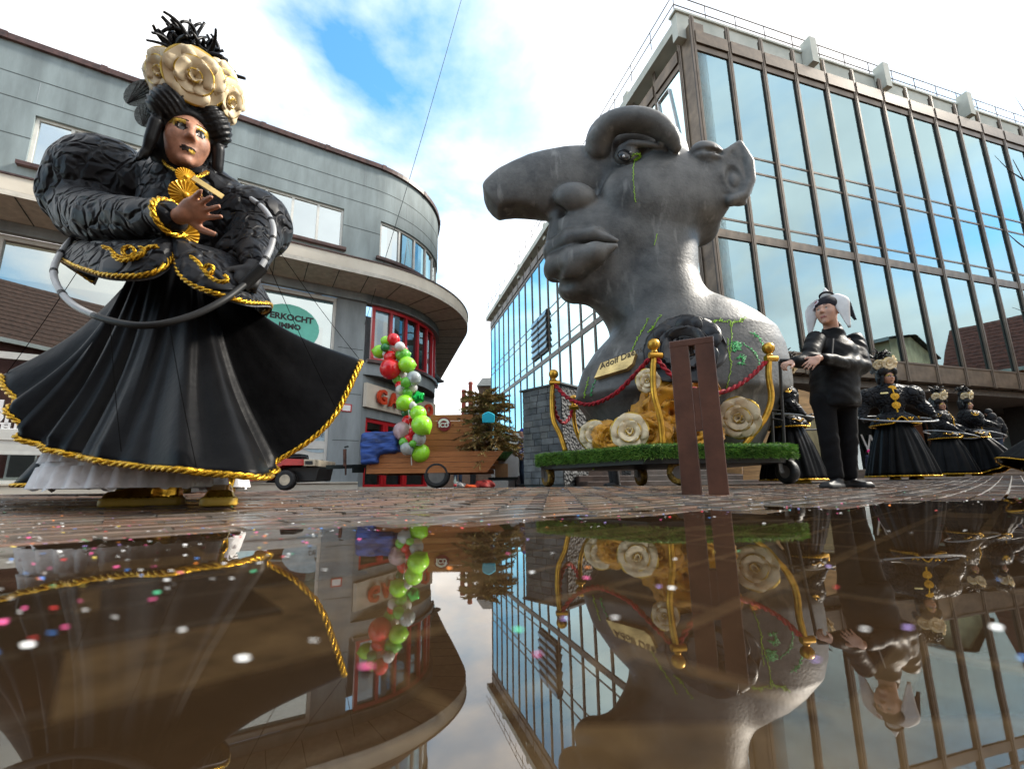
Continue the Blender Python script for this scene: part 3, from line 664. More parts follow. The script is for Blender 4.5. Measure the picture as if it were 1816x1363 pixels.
for s, t_ in (("G", .70), ("A", 1.32), ("L", 1.92), ("L", 2.55), ("O", 3.6)):
    text("sign_letter", s, frame(EB(t_, .26, 3.04), ED, (0, 0, 1)), .66, m_sl, sgn, .05, bold=.022)
o = ebox("house_sign", -.6, -.1, .03, .05, 1.78, 2.08, m_redf)
# ---- signs on the straight front
def plate(name, cpx, cpy, w, h, mat, parent, off=.06, th=.02, round_=.0):
    p = on_plane(cpx, cpy, LS + NL_ * off, NL_); g = MB(); n = 24
    if round_: poly = [(w / 2 * math.cos(q), h / 2 * math.sin(q)) for q in np.linspace(0, 2 * math.pi, n, endpoint=False)]
    else: poly = [(-w / 2, -h / 2), (w / 2, -h / 2), (w / 2, h / 2), (-w / 2, h / 2)]
    M = frame(p, DL, (0, 0, 1)); g.prism(poly, 0, th, M=lambda q: tuple(M @ Vector(q))); return g.build(name, mat, parent), M
bpy.data.objects.remove(o)
hs, M = plate("house_sign", 614.5, 723, .30, .24, m_redf, corner, .01); hs2, _ = plate("sign_face", 614.5, 723, .24, .18, m_wh, hs, .034, .004)
vs, M = plate("sold_sign", 511, 580, 1.75, 1.46, pm("mint_green_card", (.16, .62, .50), rough=.5, var=.04), corner, -.10, .02, 1)
m_blk = pm("black_print", (.012, .012, .014), rough=.5)
text("sign_letters", "VERKOCHT", M @ Matrix.Translation((0.0, .30, .024)), .26, m_blk, vs, .003, bold=.012)
text("sign_letters", "IMMO", M @ Matrix.Translation((.04, .02, .024)), .23, m_blk, vs, .003, bold=.012)
text("sign_letters", "FOCUS", M @ Matrix.Translation((.12, -.36, .024)), .30, m_blk, vs, .003, bold=.012)
bpy.data.objects.remove(vs.children[-1])
text("sign_letters", "NS", M @ Matrix.Translation((.12, -.30, .024)), .24, m_blk, vs, .003, bold=.012)
nw, M = plate("window_note", 566, 770, 1.5, 1.1, pm("pale_blue_paint", (.42, .55, .62), rough=.5), corner, -.10, .01, 1)
for s, dy_ in (("KEN", .15), ("DE SPOT", -.02), ("OC", -.2)): text("note_letters", s, M @ Matrix.Translation((.25, dy_, .014)), .17, m_blk, nw, .003, font_shear=.2)
for s, x, y, sz in (("L", 7, 722, .42), ("ON", 6, 741, .42), ("STELL", 6, 756, .21)):
    p = on_plane(x, y, LS + NL_ * -.11, NL_); text("window_letters", s, frame(p, DL, (0, 0, 1)), sz, m_wh, corner, .003, bold=.012)
# bracket on the front and the lamp over the lane
g = MB(); p = on_plane(648, 510, LS, NL_); g.bar(p, p + NL_ * .05 + np.array([0, 0, .55]), .06, .06); g.bar(p + np.array([0, 0, .1]), p + NL_ * .5 + np.array([0, 0, .1]), .04, .04); g.build("bracket", m_seam, corner)
world_child(corner)
m_iron = pm("dark_iron", (.025, .035, .035), rough=.45, metal=.5, var=.1)
lp = at(772, 676, 17.6); lamp = empty("street_lamp", tuple(lp), 0, "small black pendant street lamp on bracket under the round canopy", "street lamp")
g = MB(); g.lathe([(.02, .32), (.09, .30), (.10, .22), (.16, .2), (.17, .12), (.36, .02), (.37, 0), (.33, 0)], 16, M=lambda q: tuple(lp + np.array(q))); g.build("lamp_shade", m_iron, lamp, auto=40)
g = MB(); g.lathe([(.12, .0), (.15, -.08), (.12, -.2), (.03, -.26)], 12, M=lambda q: tuple(lp + np.array(q))); g.build("lamp_glass", glass("lamp_glass", (.85, .9, .9), 1.4, amount=.08), lamp, smooth=True)
g = MB(); g.tube([lp + np.array([0, 0, .3]), lp + np.array([0, 0, .82])], .02, 6); g.tube([lp + np.array([0, 0, .78]), lp + np.array([-.85, .4, .78])], .02, 6); g.tube([lp + np.array([0, 0, .5]), lp + np.array([-.5, .24, .76])], .012, 6); g.build("bracket", m_iron, lamp)
world_child(lamp)
# cable strung over the square
g = MB(); pA = LB(-.05, .1, 5.35); pB = at(835, -60, 11.0); g.tube([pA + (pB - pA) * k / 20 - np.array([0, 0, .25 * math.sin(math.pi * k / 20)]) for k in range(21)], .009, 5)
tag(g.build("cable", m_iron, None), "thin dark cable running up from the rounded building into the sky", "cable")
# far house at the end of the lane
far = empty("brick_house", tuple(at(868, 860, 47)), 0, "distant brown brick house with slate roof at the end of the lane", "house")
m_fb = pm("far_brick", (.16, .10, .07), rough=.9, var=.2); m_sl8 = pm("slate_roof", (.10, .105, .10), rough=.7, var=.2, vs=3)
x0, x1 = at(849, 700, 47)[0], at(900, 700, 47)[0]; zt = at(855, 658, 47)[2]; zm = at(855, 685, 47)[2]
MB().box((x0, 47, 0), (x1, 55, zm)).build("wall", m_fb, far); MB().add([(x0 - .2, 46.6, zm), (x1, 46.6, zm), (x1, 50, zt), (x0 + .2, 50, zt), (x0 - .2, 54, zm), (x1, 54, zm)], [(0, 1, 2, 3), (3, 2, 5, 4), (0, 3, 4)]).build("roof", m_sl8, far)
MB().box((x0 + .6, 46.9, zm - 2.6), (x0 + 1.6, 47.05, zm - .5)).build("window", m_dark, far); MB().box((x0 + 2.2, 46.9, zm - 2.6), (x0 + 3.2, 47.05, zm - .5)).build("window", m_dark, far)
x2 = at(822, 700, 60)[0]
world_child(far)
fl = empty("brick_house", tuple(at(835, 860, 60)), 0, "low distant house roof with two red chimney pots left of the brick house", "house")
zz_ = at(830, 735, 60)[2]; MB().box((x2, 60, 0), (x2 + 4.5, 66, zz_)).build("wall", m_fb, fl)
MB().add([(x2, 59.6, zz_), (x2 + 4.5, 59.6, zz_), (x2 + 4.5, 63, zz_ + 2.2), (x2 + 1.2, 63, zz_ + 2.2), (x2, 66, zz_), (x2 + 4.5, 66, zz_)], [(0, 1, 2, 3), (3, 2, 5, 4), (0, 3, 4)]).build("roof", m_sl8, fl)
for xx, top in ((822, 690), (834, 676)):
    p = at(xx, top, 60); MB().lathe([(.32, zz_), (.28, p[2] - .4), (.34, p[2] - .3), (.3, p[2])], 10, M=lambda q, p=p: (q[0] + p[0], q[1] + 60.4, q[2])).build("chimney_pot", pm("chimney_clay", (.25, .05, .035), rough=.8), fl, auto=40)
world_child(fl)
# ------------------------------------------------------------------ buildings round the rest of the square (seen in the glass and in the water)
def tiled_house(name, P, rz, w, d, hw, hr, wallc, roofc, label, nwin=4, storeys=2, skylight=False):
    h = empty(name, tuple(P), rz, label, "house")
    wm = pm(name + "_wall_%d" % int(P[0] * 10), wallc, rough=.85, var=.15, vs=1.2, bump=.2, bs=18); rm = pm(name + "_roof_%d" % int(P[0] * 10), roofc, rough=.8, var=.3, vs=5)
    g = MB().box((0, 0, 0), (w, d, hw)); g.add([(0, 0, hw), (0, d, hw), (0, d / 2, hw + hr), (w, 0, hw), (w, d, hw), (w, d / 2, hw + hr)], [(0, 2, 1), (3, 4, 5)]); g.build("wall", wm, h)
    rf = MB(); n = 14
    for i in range(n):                                   # tile courses stepping up the front slope
        a, b_ = i / n, (i + 1) / n
        for sgn_, y0 in ((1, -.3), (-1, d + .3)):
            ya = y0 + sgn_ * (d / 2 + .3) * a; yb = y0 + sgn_ * (d / 2 + .3) * b_; za_ = hw - .15 + (hr + .2) * a; zb = hw - .15 + (hr + .2) * b_
            rf.add([(-.3, ya, za_ + .07), (w + .3, ya, za_ + .07), (w + .3, yb, zb + .02), (-.3, yb, zb + .02), (-.3, ya, za_ - .05), (w + .3, ya, za_ - .05)], [(0, 1, 2, 3), (4, 5, 1, 0)])
    r = rf.build("roof", rm, h)
    if skylight:
        for x in (w * .3, w * .72):
            MB().add([(x - .6, d * .16 - .08, hw + hr * .32 + .14), (x + .6, d * .16 - .08, hw + hr * .32 + .14), (x + .6, d * .34 - .08, hw + hr * .68 + .14), (x - .6, d * .34 - .08, hw + hr * .68 + .14)], [(0, 1, 2, 3)]).build("skylight", m_wframe, r, solid=.1)
    MB().box((-.1, -.42, hw - .3), (w + .1, -.28, hw - .08)).build("gutter", m_wframe, h)
    for st in range(storeys):
        for k in range(nwin):
            x = w * (k + .5) / nwin; z = .9 + st * (hw / storeys); o = MB().box((x - .55, -.06, z), (x + .55, .02, z + 1.5)).build("window", m_wframe, h)
            MB().box((x - .47, -.08, z + .08), (x + .47, -.055, z + 1.42)).build("pane", m_dark, o); MB().box((x - .7, -.16, z - .1), (x + .7, 0, z)).build("sill", m_conc, o)
    return h
tiled_house("brick_house", (2.5, -9.5, 0), math.pi, 17, 9, 8.2, 4.6, (.13, .05, .04), (.10, .05, .035), "red brick house with brown tiled roof and skylights mirrored in shop window", 5, 2, True)
tiled_house("plaster_house", (29, 11.5, 0), -math.pi / 2, 9, 9, 9.2, .8, (.78, .62, .36), (.2, .18, .16), "pale yellow house mirrored in the office glass above the boy", 3, 3)
tiled_house("brick_house", (38, 24, 0), -math.pi / 2, 12, 9, 7.5, 4.5, (.30, .10, .05), (.22, .07, .045), "orange brick house mirrored in the office glass at the right edge", 4, 2)
tiled_house("brick_house", (24, -10, 0), -math.pi / 2 - .5, 14, 9, 7.5, 4.5, (.22, .09, .06), (.18, .07, .045), "brick house with red roof behind the square, mirrored faintly in glass", 4, 2)
# ------------------------------------------------------------------ the giant bust
YS = 6.05
def sp(x, y, q=0.): return at(x, y, YS + q)
def sr(x, y, q=0.): return pxs(x, y, YS + q)
m_stone = bpy.data.materials.new("painted_grey_stone"); m_stone.use_nodes = True; t = m_stone.node_tree; b = t.nodes["Principled BSDF"]
c = t.nodes.new("ShaderNodeTexCoord")
n1_ = t.nodes.new("ShaderNodeTexNoise"); n1_.inputs["Scale"].default_value = 2.2; n1_.inputs["Detail"].default_value = 9; n1_.inputs["Roughness"].default_value = .68; t.links.new(c.outputs["Object"], n1_.inputs[0])
r1 = t.nodes.new("ShaderNodeValToRGB"); r1.color_ramp.elements[0].position = .36; r1.color_ramp.elements[1].position = .64
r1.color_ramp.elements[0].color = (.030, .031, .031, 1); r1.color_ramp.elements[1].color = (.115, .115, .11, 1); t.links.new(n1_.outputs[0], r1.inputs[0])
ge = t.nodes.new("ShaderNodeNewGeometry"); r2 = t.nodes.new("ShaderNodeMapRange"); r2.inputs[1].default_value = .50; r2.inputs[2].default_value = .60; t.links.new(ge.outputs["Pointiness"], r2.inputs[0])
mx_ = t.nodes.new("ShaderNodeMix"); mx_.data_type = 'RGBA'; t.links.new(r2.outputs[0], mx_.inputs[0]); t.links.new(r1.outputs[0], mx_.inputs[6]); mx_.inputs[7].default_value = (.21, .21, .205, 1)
# thin scratches and streaks
wv = t.nodes.new("ShaderNodeTexNoise"); wv.inputs["Scale"].default_value = 7; wv.inputs["Detail"].default_value = 8; mpn = t.nodes.new("ShaderNodeMapping"); mpn.inputs[3].default_value = (1, 1, .18); mpn.inputs[2].default_value = (.3, .5, 0); t.links.new(c.outputs["Object"], mpn.inputs[0]); t.links.new(mpn.outputs[0], wv.inputs[0])
r3 = t.nodes.new("ShaderNodeMapRange"); r3.inputs[1].default_value = .60; r3.inputs[2].default_value = .74; r3.inputs[4].default_value = .8; t.links.new(wv.outputs[0], r3.inputs[0])
mx2 = t.nodes.new("ShaderNodeMix"); mx2.data_type = 'RGBA'; t.links.new(r3.outputs[0], mx2.inputs[0]); t.links.new(mx_.outputs[2], mx2.inputs[6]); mx2.inputs[7].default_value = (.24, .24, .23, 1)
t.links.new(mx2.outputs[2], b.inputs["Base Color"]); b.inputs["Roughness"].default_value = .5
nb_ = t.nodes.new("ShaderNodeTexNoise"); nb_.inputs["Scale"].default_value = 26; nb_.inputs["Detail"].default_value = 8; t.links.new(c.outputs["Object"], nb_.inputs[0])
bn = t.nodes.new("ShaderNodeBump"); bn.inputs["Strength"].default_value = .22; bn.inputs["Distance"].default_value = .022; t.links.new(nb_.outputs[0], bn.inputs["Height"]); t.links.new(bn.outputs[0], b.inputs["Normal"])
def pell(P, x, y, q, rx, rz, ry, rot=0.):
    k = sr(x, y, q); R = None
    if rot:
        a = math.radians(rot); R = np.array([[math.cos(a), 0, -math.sin(a)], [0, 1, 0], [math.sin(a), 0, math.cos(a)]])
    return ell(P, sp(x, y, q), (rx * k, ry, rz * k), R)
def pch(P, pts, k=0):
    return chain(P, [sp(x, y, q) for x, y, q, r in pts], [r * sr(x, y, q) for x, y, q, r in pts], k)
# bust cross-sections: photo row -> left, right, half depth
_rows = [(535, 1112, 1258, .50), (548, 1108, 1285, .56), (560, 1100, 1312, .64), (575, 1092, 1336, .70), (600, 1078, 1364, .80), (625, 1054, 1376, .84), (655, 1034, 1384, .88), (690, 1023, 1387, .92), (706, 1021, 1386, .94), (720, 1032, 1370, .88), (750, 1052, 1356, .82), (800, 1090, 1334, .70)]
_tz = np.array([sp(1200, y, .15)[2] for y, *_ in _rows])[::-1]
_tl = np.array([sp(l, y, .15)[0] for y, l, r, d in _rows])[::-1]; _tr = np.array([sp(r, y, .15)[0] for y, l, r, d in _rows])[::-1]; _td = np.array([d for *_, d in _rows])[::-1]
ZBASE = .50
def bust_body(P):
    z = P[:, 2]; l = np.interp(z, _tz, _tl); r = np.interp(z, _tz, _tr); dd = np.interp(z, _tz, _td)
    u = (P[:, 0] - (l + r) / 2) / ((r - l) / 2); v = (P[:, 1] - YS - .15) / dd
    e = ((np.abs(u) ** 2.4 + np.abs(v) ** 2.4) ** (1 / 2.4) - 1) * np.minimum((r - l) / 2, dd) * .8
    e = smax(e, z - _tz[-1] - .02, .12); return np.maximum(e, ZBASE - z)
def loc(d, P, x, y, q, rad, fn, op, k):
    """combine a local feature only near where it sits"""
    m = ((P - sp(x, y, q)) ** 2).sum(1) < rad * rad
    if m.any():
        Q = P[m]; d[m] = smin(d[m], fn(Q), k) if op else smax(d[m], -fn(Q), k)
    return d
_sil = [(640, 330), (580, 325), (480, 335), (380, 350), (300, 375), (220, 410), (150, 450), (100, 485), (65, 520), (52, 545), (70, 590), (100, 630), (140, 668), (180, 655), (230, 648), (290, 655), (350, 668), (390, 690), (425, 715), (420, 745), (405, 790), (390, 830), (382, 868), (385, 900), (398, 932), (388, 960), (385, 985), (395, 1010), (420, 1028), (460, 1034), (480, 1044), (470, 1070), (465, 1100), (480, 1125), (510, 1150), (555, 1163), (600, 1150), (640, 1155), (690, 1190), (740, 1225), (790, 1265), (830, 1300), (800, 1500), (1900, 1500), (1900, -200), (500, -200), (560, 200)]
_sv = np.array([[sp(840 + x / 3.17, 170 + y / 3.17)[0], sp(840 + x / 3.17, 170 + y / 3.17)[2]] for x, y in _sil])
_gx = np.linspace(_sv[:, 0].min() - .5, _sv[:, 0].max() + .3, 260); _gz = np.linspace(0, _sv[:, 1].max() + .3, 260)
def _poly_sd(Q):
    d = np.full(len(Q), 1e9); ins = np.zeros(len(Q), bool); n = len(_sv)
    for i in range(n):
        a, b_ = _sv[i], _sv[(i + 1) % n]; e = b_ - a; w = Q - a; t_ = np.clip((w @ e) / (e @ e), 0, 1); d = np.minimum(d, ((w - t_[:, None] * e) ** 2).sum(1))
        c1 = (a[1] > Q[:, 1]) != (b_[1] > Q[:, 1]); ins ^= c1 & (Q[:, 0] < (b_[0] - a[0]) * (Q[:, 1] - a[1]) / (b_[1] - a[1] + 1e-12) + a[0])
    return np.where(ins, -1, 1) * np.sqrt(d)
_sg = _poly_sd(np.stack(np.meshgrid(_gx, _gz, indexing='ij'), -1).reshape(-1, 2)).reshape(260, 260)
def sil_sd(P):
    u = np.clip((P[:, 0] - _gx[0]) / (_gx[1] - _gx[0]), 0, 258.999); v = np.clip((P[:, 2] - _gz[0]) / (_gz[1] - _gz[0]), 0, 258.999); i = u.astype(int); j = v.astype(int); a = u - i; b_ = v - j
    return (_sg[i, j] * (1 - a) + _sg[i + 1, j] * a) * (1 - b_) + (_sg[i, j + 1] * (1 - a) + _sg[i + 1, j + 1] * a) * b_
BROW = {sg: [tuple(p) for p in catmull([(1060, 264, sg * .30, 23), (1066, 240, sg * .42, 24), (1086, 219, sg * .54, 21), (1122, 212, sg * .62, 21), (1158, 219, sg * .64, 20), (1186, 240, sg * .62, 17), (1199, 261, sg * .58, 10)], 3)] for sg in (-1, 1)}
def statue(P):
    d = pell(P, 1160, 348, .05, 112, 84, .62, -6)
    d = smin(d, pell(P, 1135, 280, .05, 84, 60, .48), .12)
    d = smin(d, pell(P, 1112, 425, .03, 104, 88, .56, 18), .22)
    d = smin(d, pell(P, 1042, 425, 0, 66, 66, .42), .16)
    for sg in (-1, 1):                                                               # cheeks running back to the ear
        d = smin(d, pell(P, 1160, 350, sg * .36, 92, 66, .31, -8), .10)
        d = smin(d, pell(P, 1226, 340, sg * .30, 72, 58, .27, -20), .14)
    d = smin(d, pell(P, 1190, 374, .05, 90, 52, .50, -34), .16)                     # jaw angle
    d = smin(d, pell(P, 1024, 507, 0, 36, 31, .30, 10), .10)                        # chin
    d = smin(d, pch(P, [(1166, 430, .05, 66), (1160, 500, .08, 74), (1172, 590, .12, 90)]), .16)
    d = smin(d, pch(P, [(1078, 498, .02, 50), (1140, 570, .1, 52)]), .24)
    # nose
    Pn = P.copy(); Pn[:, 1] = YS + (P[:, 1] - YS) * 1.75
    ns = pch(Pn, [(1078, 312, .0, 62), (1010, 318, 0, 66), (955, 330, 0, 66), (905, 342, 0, 60), (862, 358, 0, 50)])
    d = smin(d, ns * .75, .10)
    d = loc(d, P, 925, 420, 0, 1.3, lambda Q: pell(Q, 924, 424, 0, 66, 44, .9, -6), 0, .06)
    for sg in (-1, 1):
        d = loc(d, P, 1018, 345, sg * .3, .9, lambda Q: pell(Q, 1020, 351, sg * .31, 38, 27, .18, -8), 1, .06)   # nostril wings
        d = loc(d, P, 985, 376, sg * .2, .6, lambda Q: pell(Q, 988, 376, sg * .20, 20, 11, .12, -15), 0, .05)
        d = loc(d, P, 1060, 340, sg * .5, .7, lambda Q: pch(Q, [(1052, 332, sg * .50, 4), (1062, 352, sg * .53, 7), (1050, 374, sg * .46, 5)]), 0, .03)
    d = loc(d, P, 985, 410, 0, .8, lambda Q: pch(Q, [(995, 372, 0, 18), (984, 410, 0, 18), (988, 440, 0, 20)]), 1, .08)   # philtrum
    for sg in (-1, 1):                                                               # folds beside the mouth
        d = loc(d, P, 1085, 395, sg * .5, 1.0, lambda Q: pch(Q, [(1058, 362, sg * .56, 8), (1084, 388, sg * .66, 16), (1102, 425, sg * .67, 16), (1094, 462, sg * .60, 6)]), 0, .07)
        d = loc(d, P, 1025, 450, sg * .25, 1.1, lambda Q: pch(Q, [(950, 463, 0, 9), (1000, 447, sg * .30, 10), (1050, 431, sg * .48, 8), (1096, 430, sg * .56, 4)]), 0, .02)
    for sg in (-1, 1):
        d = loc(d, P, 1025, 435, sg * .25, 1.2, lambda Q: pch(Q, [(986, 447, 0, 24), (1012, 427, sg * .26, 21), (1052, 415, sg * .44, 13), (1094, 427, sg * .53, 4)], .03), 1, .012)
        d = loc(d, P, 1025, 460, sg * .25, 1.2, lambda Q: pch(Q, [(993, 475, 0, 31), (1020, 468, sg * .30, 32), (1056, 450, sg * .49, 21), (1092, 436, sg * .56, 5)], .03), 1, .012)
        d = loc(d, P, 1025, 490, sg * .25, 1.1, lambda Q: pch(Q, [(970, 505, 0, 8), (1024, 503, sg * .38, 10), (1072, 478, sg * .58, 8)]), 0, .05)
        # eyes
        d = loc(d, P, 1100, 265, sg * .6, 1.1, lambda Q: pell(Q, 1110, 252, sg * .70, 66, 30, .38, 12), 0, .04)
        d = loc(d, P, 1112, 272, sg * .45, .5, lambda Q: pell(Q, 1112, 276, sg * .38, 22, 19, .12), 1, .012)
        d = loc(d, P, 1140, 285, sg * .5, .9, lambda Q: pch(Q, [(1100, 262, sg * .44, 5), (1118, 254, sg * .49, 6), (1150, 256, sg * .52, 6), (1180, 262, sg * .52, 4)]), 1, .03)
        d = loc(d, P, 1125, 235, sg * .5, 1.3, lambda Q: pch(Q, BROW[sg]), 1, .02)
        def hairb(Q):
            e = pell(Q, 1253, 276, sg * .46, 31, 25, .15, -28)
            for y0 in (0, 16): e = smax(e, -pch(Q, [(1218 + y0 * .6, 270 + y0, sg * .52, 5), (1250 + y0 * .6, 262 + y0, sg * .61, 5), (1286 + y0 * .3, 276 + y0, sg * .52, 5)]), .012)
            return e
        d = loc(d, P, 1255, 275, sg * .45, .6, hairb, 1, .015)
        def ear(Q):
            e = pell(Q, 1298, 312, sg * .46, 35, 52, .10, 14)
            e = smin(e, pch(Q, [(1266, 322, sg * .46, 9), (1288, 272, sg * .50, 8), (1312, 252, sg * .53, 4), (1328, 288, sg * .54, 9), (1331, 320, sg * .52, 9), (1319, 346, sg * .50, 9), (1298, 356, sg * .48, 10)]), .02)
            e = smax(e, -pell(Q, 1305, 312, sg * .60, 17, 32, .10, 8), .02)
            e = smin(e, pell(Q, 1299, 322, sg * .49, 12, 18, .055), .01); e = smin(e, pell(Q, 1308, 276, sg * .50, 15, 24, .06, 10), .02)
            e = smin(e, pch(Q, [(1255, 316, sg * .34, 26), (1282, 320, sg * .42, 18)]), .05)
            e = smin(e, pell(Q, 1304, 356, sg * .46, 21, 9, .07, -14), .012); return e
        d = loc(d, P, 1290, 315, sg * .45, .75, ear, 1, .04)
        d = loc(d, P, 1305, 312, sg * .55, .5, lambda Q: pell(Q, 1306, 308, sg * .64, 17, 33, .15, 10), 0, .02)
        d = loc(d, P, 1299, 320, sg * .50, .3, lambda Q: pell(Q, 1300, 322, sg * .49, 11, 16, .06), 1, .01)
    d = smax(d, sil_sd(P), .07)
    return smin(d, bust_body(P), .12)
_lo = np.array([sp(845, 360)[0], YS - 1.15, .45]); _hi = np.array([sp(1395, 690)[0] + .08, YS + 1.35, sp(1105, 185)[2] + .05])
bust = empty("bust_statue", (2.0, YS + .15, .55), 0, "giant grey bust with long nose gazing up on the grass cart", "statue")
body = sdf_obj("body", statue, _lo, _hi, .024, m_stone, bust, relax=1)
from mathutils.bvhtree import BVHTree
_bv = BVHTree.FromPolygons([v.co for v in body.data.vertices], [tuple(p.vertices) for p in body.data.polygons])
def hit(x, y):
    d = Vector(ray(x, y)).normalized(); p, nn, i, dist = _bv.ray_cast(Vector(C0), d)
    if p is None: return None, None
    if nn.dot(d) > 0: nn = -nn
    return np.array(p), np.array(nn)
m_eye = pm("glossy_dark_eye", (.03, .03, .032), rough=.12, var=.2)
k = sr(1110, 272); MB().lathe([(0.001, .04), (.06, .035), (.095, .015), (.105, -.01)], 18, M=lambda q: tuple(np.array(frame(sp(1108, 275, -.50), (1, .12, .0), (0.1, .1, 1)) @ Vector((q[0], q[1], q[2]))))).build("eye", m_eye, bust, smooth=True)
for x, y, r in ((1106, 277, .022), (1118, 270, .014)): 
    Mq = frame(sp(x, y, -.545), (1, 0, 0), (0, 0, 1)); MB().lathe([(r, -.005), (r * .8, .01), (.001, .014)], 10, M=lambda q: tuple(Mq @ Vector(q))).build("eye_glint", pm("eye_glint_white", (.6, .6, .62), rough=.2), bust, smooth=True)  # small pale discs put in as painted highlights on the dark eye
m_gold = pm("gold_paint", (.62, .34, .045), rough=.32, metal=.75, var=.2, vs=9)
m_brass = pm("brass_plate", (.78, .55, .22), rough=.25, metal=.6, var=.25, vs=5)
hp = [hit(*q) for q in ((1062, 650), (1127, 622), (1122, 648), (1054, 671), (1090, 646))]
if all(p is not None for p, _ in hp):
    nrm = hp[4][1]; o_ = hp[4][0] + nrm * .07; xx = hp[1][0] - hp[0][0]; yy = hp[0][0] - hp[3][0]; Mp = frame(o_, xx, yy)
    if Mp.col[2].to_3d().dot(Vector(nrm)) < 0: Mp = frame(o_, xx, -yy)
    pl = [Mp.inverted() @ Vector(on_plane(x, y, o_, np.array(Mp.col[2].to_3d()))) for x, y in ((1054, 671), (1066, 644), (1126, 622), (1128, 626), (1122, 645), (1112, 654))]
    plq = MB().prism([(p.x, p.y) for p in pl], -.07, .012, M=lambda q: tuple(Mp @ Vector(q))).build("plaque", m_brass, bust, bevel=.004)
    cxy = sum((p for p in pl), Vector()) / 6
    text("plaque_letters", "Adolf Daens", Mp @ Matrix.Translation((cxy.x + .015, cxy.y + .06, .016)), .115, pm("engraved_letter", (.05, .035, .02), rough=.5), plq, .003, font_shear=.25)
# ---- rose maker: curled petals round a bud, each petal its own mesh
def petal_mesh(w, h, cup, curl, th, mats, name="petal", n=6, m=5, frill=0., rimw=1):
    g = MB(); G = []
    for i in range(n + 1):
        u = i / (n - 1) * .94 if i < n else 1.0; row = []
        for j in range(m + 1):
            v = j / m * 2 - 1
            wid = w * (math.sin(min(1, .12 + u * .95) * math.pi * .62)) ** .7 * (1 if u < .75 else math.sqrt(max(.05, 1 - ((u - .75) / .27) ** 2)))
            x = v * wid; y = h * u; z = cup * (v * v) * wid - curl * max(0, u - .55) ** 2 * 4 * h + frill * math.sin(v * 7 + u * 3) * u + cup * .5 * h * math.sin(u * 1.6)
            row.append((x, y, z))
        G.append(row)
    g.grid(G)
    for k in range(len(g.f)):
        i, j = divmod(k, m)
        if i >= n - rimw: g.m[k] = 1
    me = bpy.data.meshes.new(name); me.from_pydata(g.v, [], g.f)
    for q in mats: me.materials.append(q)
    me.polygons.foreach_set("material_index", g.m); me.polygons.foreach_set("use_smooth", [True] * len(g.f)); me.update(); me["th"] = th; return me
def rose(name, Mw, R, mats, parent, layers=((6, 1.0, 62, .55), (5, .74, 45, .6), (4, .46, 22, .8)), seed=1, frill=.0, th=.006, cup=.45, curl=.35):
    rr = random.Random(seed); base = MB().lathe([(.16 * R, -.03 * R), (.2 * R, .08 * R), (.17 * R, .22 * R), (.11 * R, .30 * R), (.09 * R, .2 * R), (.04 * R, .14 * R)], 12, M=lambda q: tuple(Mw @ Vector(q))).build(name, mats[0], parent, smooth=True)
    for li, (n, sc_, tilt, cp) in enumerate(layers):
        me = petal_mesh(R * sc_ * .62, R * sc_, cup * cp, curl * (1 - .25 * li), th, mats, frill=frill * R, n=9)
        for k in range(n):
            a = 2 * math.pi * (k + .5 * (li % 2)) / n + rr.uniform(-.2, .2)
            o = bpy.data.objects.new("petal", me); COL.objects.link(o); o.parent = base
            o.matrix_local = Mw @ Matrix.Rotation(a, 4, 'Z') @ Matrix.Translation((0, .05 * R, .03 * R * li)) @ Matrix.Rotation(math.radians(90 - tilt + rr.uniform(-8, 8)), 4, 'X')
            md = o.modifiers.new("thick", 'SOLIDIFY'); md.thickness = th
    return base
def facing(p, roll=0., tilt=(0, 0, 0), n=None):
    """frame at p whose z axis looks back to the camera plus a tilt"""
    z = Vector(n if n is not None else (C0 - np.array(p))).normalized() + Vector(tilt); z.normalize(); x = Vector((0, 0, 1)).cross(z).normalized(); y = z.cross(x)
    return Matrix(((x.x, y.x, z.x, p[0]), (x.y, y.y, z.y, p[1]), (x.z, y.z, z.z, p[2]), (0, 0, 0, 1))) @ Matrix.Rotation(roll, 4, 'Z')
m_blackf = pm("black_foam", (.022, .022, .024), rough=.38, var=.2, vs=4)
m_creamf = pm("cream_foam", (.76, .63, .42), rough=.55, var=.08, vs=8)
m_goldrim = pm("gold_edge_paint", (.60, .38, .05), rough=.35, metal=.5, var=.15)
m_cloth_g = pm("gold_cloth", (.66, .30, .012), rough=.42, var=.2, vs=6, bump=.2, bs=14, sheen=.3)
h1, hn = hit(1216, 628)
if h1 is None: h1, hn = sp(1215, 632, -.9), np.array([0, -1, 0])
rose("black_rose", facing(h1 - np.array(hn) * .05, .3, (0, 0, .35)), .47, [m_blackf, m_blackf], bust, layers=((6, 1.0, 60, .6), (5, .78, 45, .7), (5, .56, 30, .8), (4, .36, 16, 1.0)), seed=4, th=.02, frill=.03)
world_child(bust)
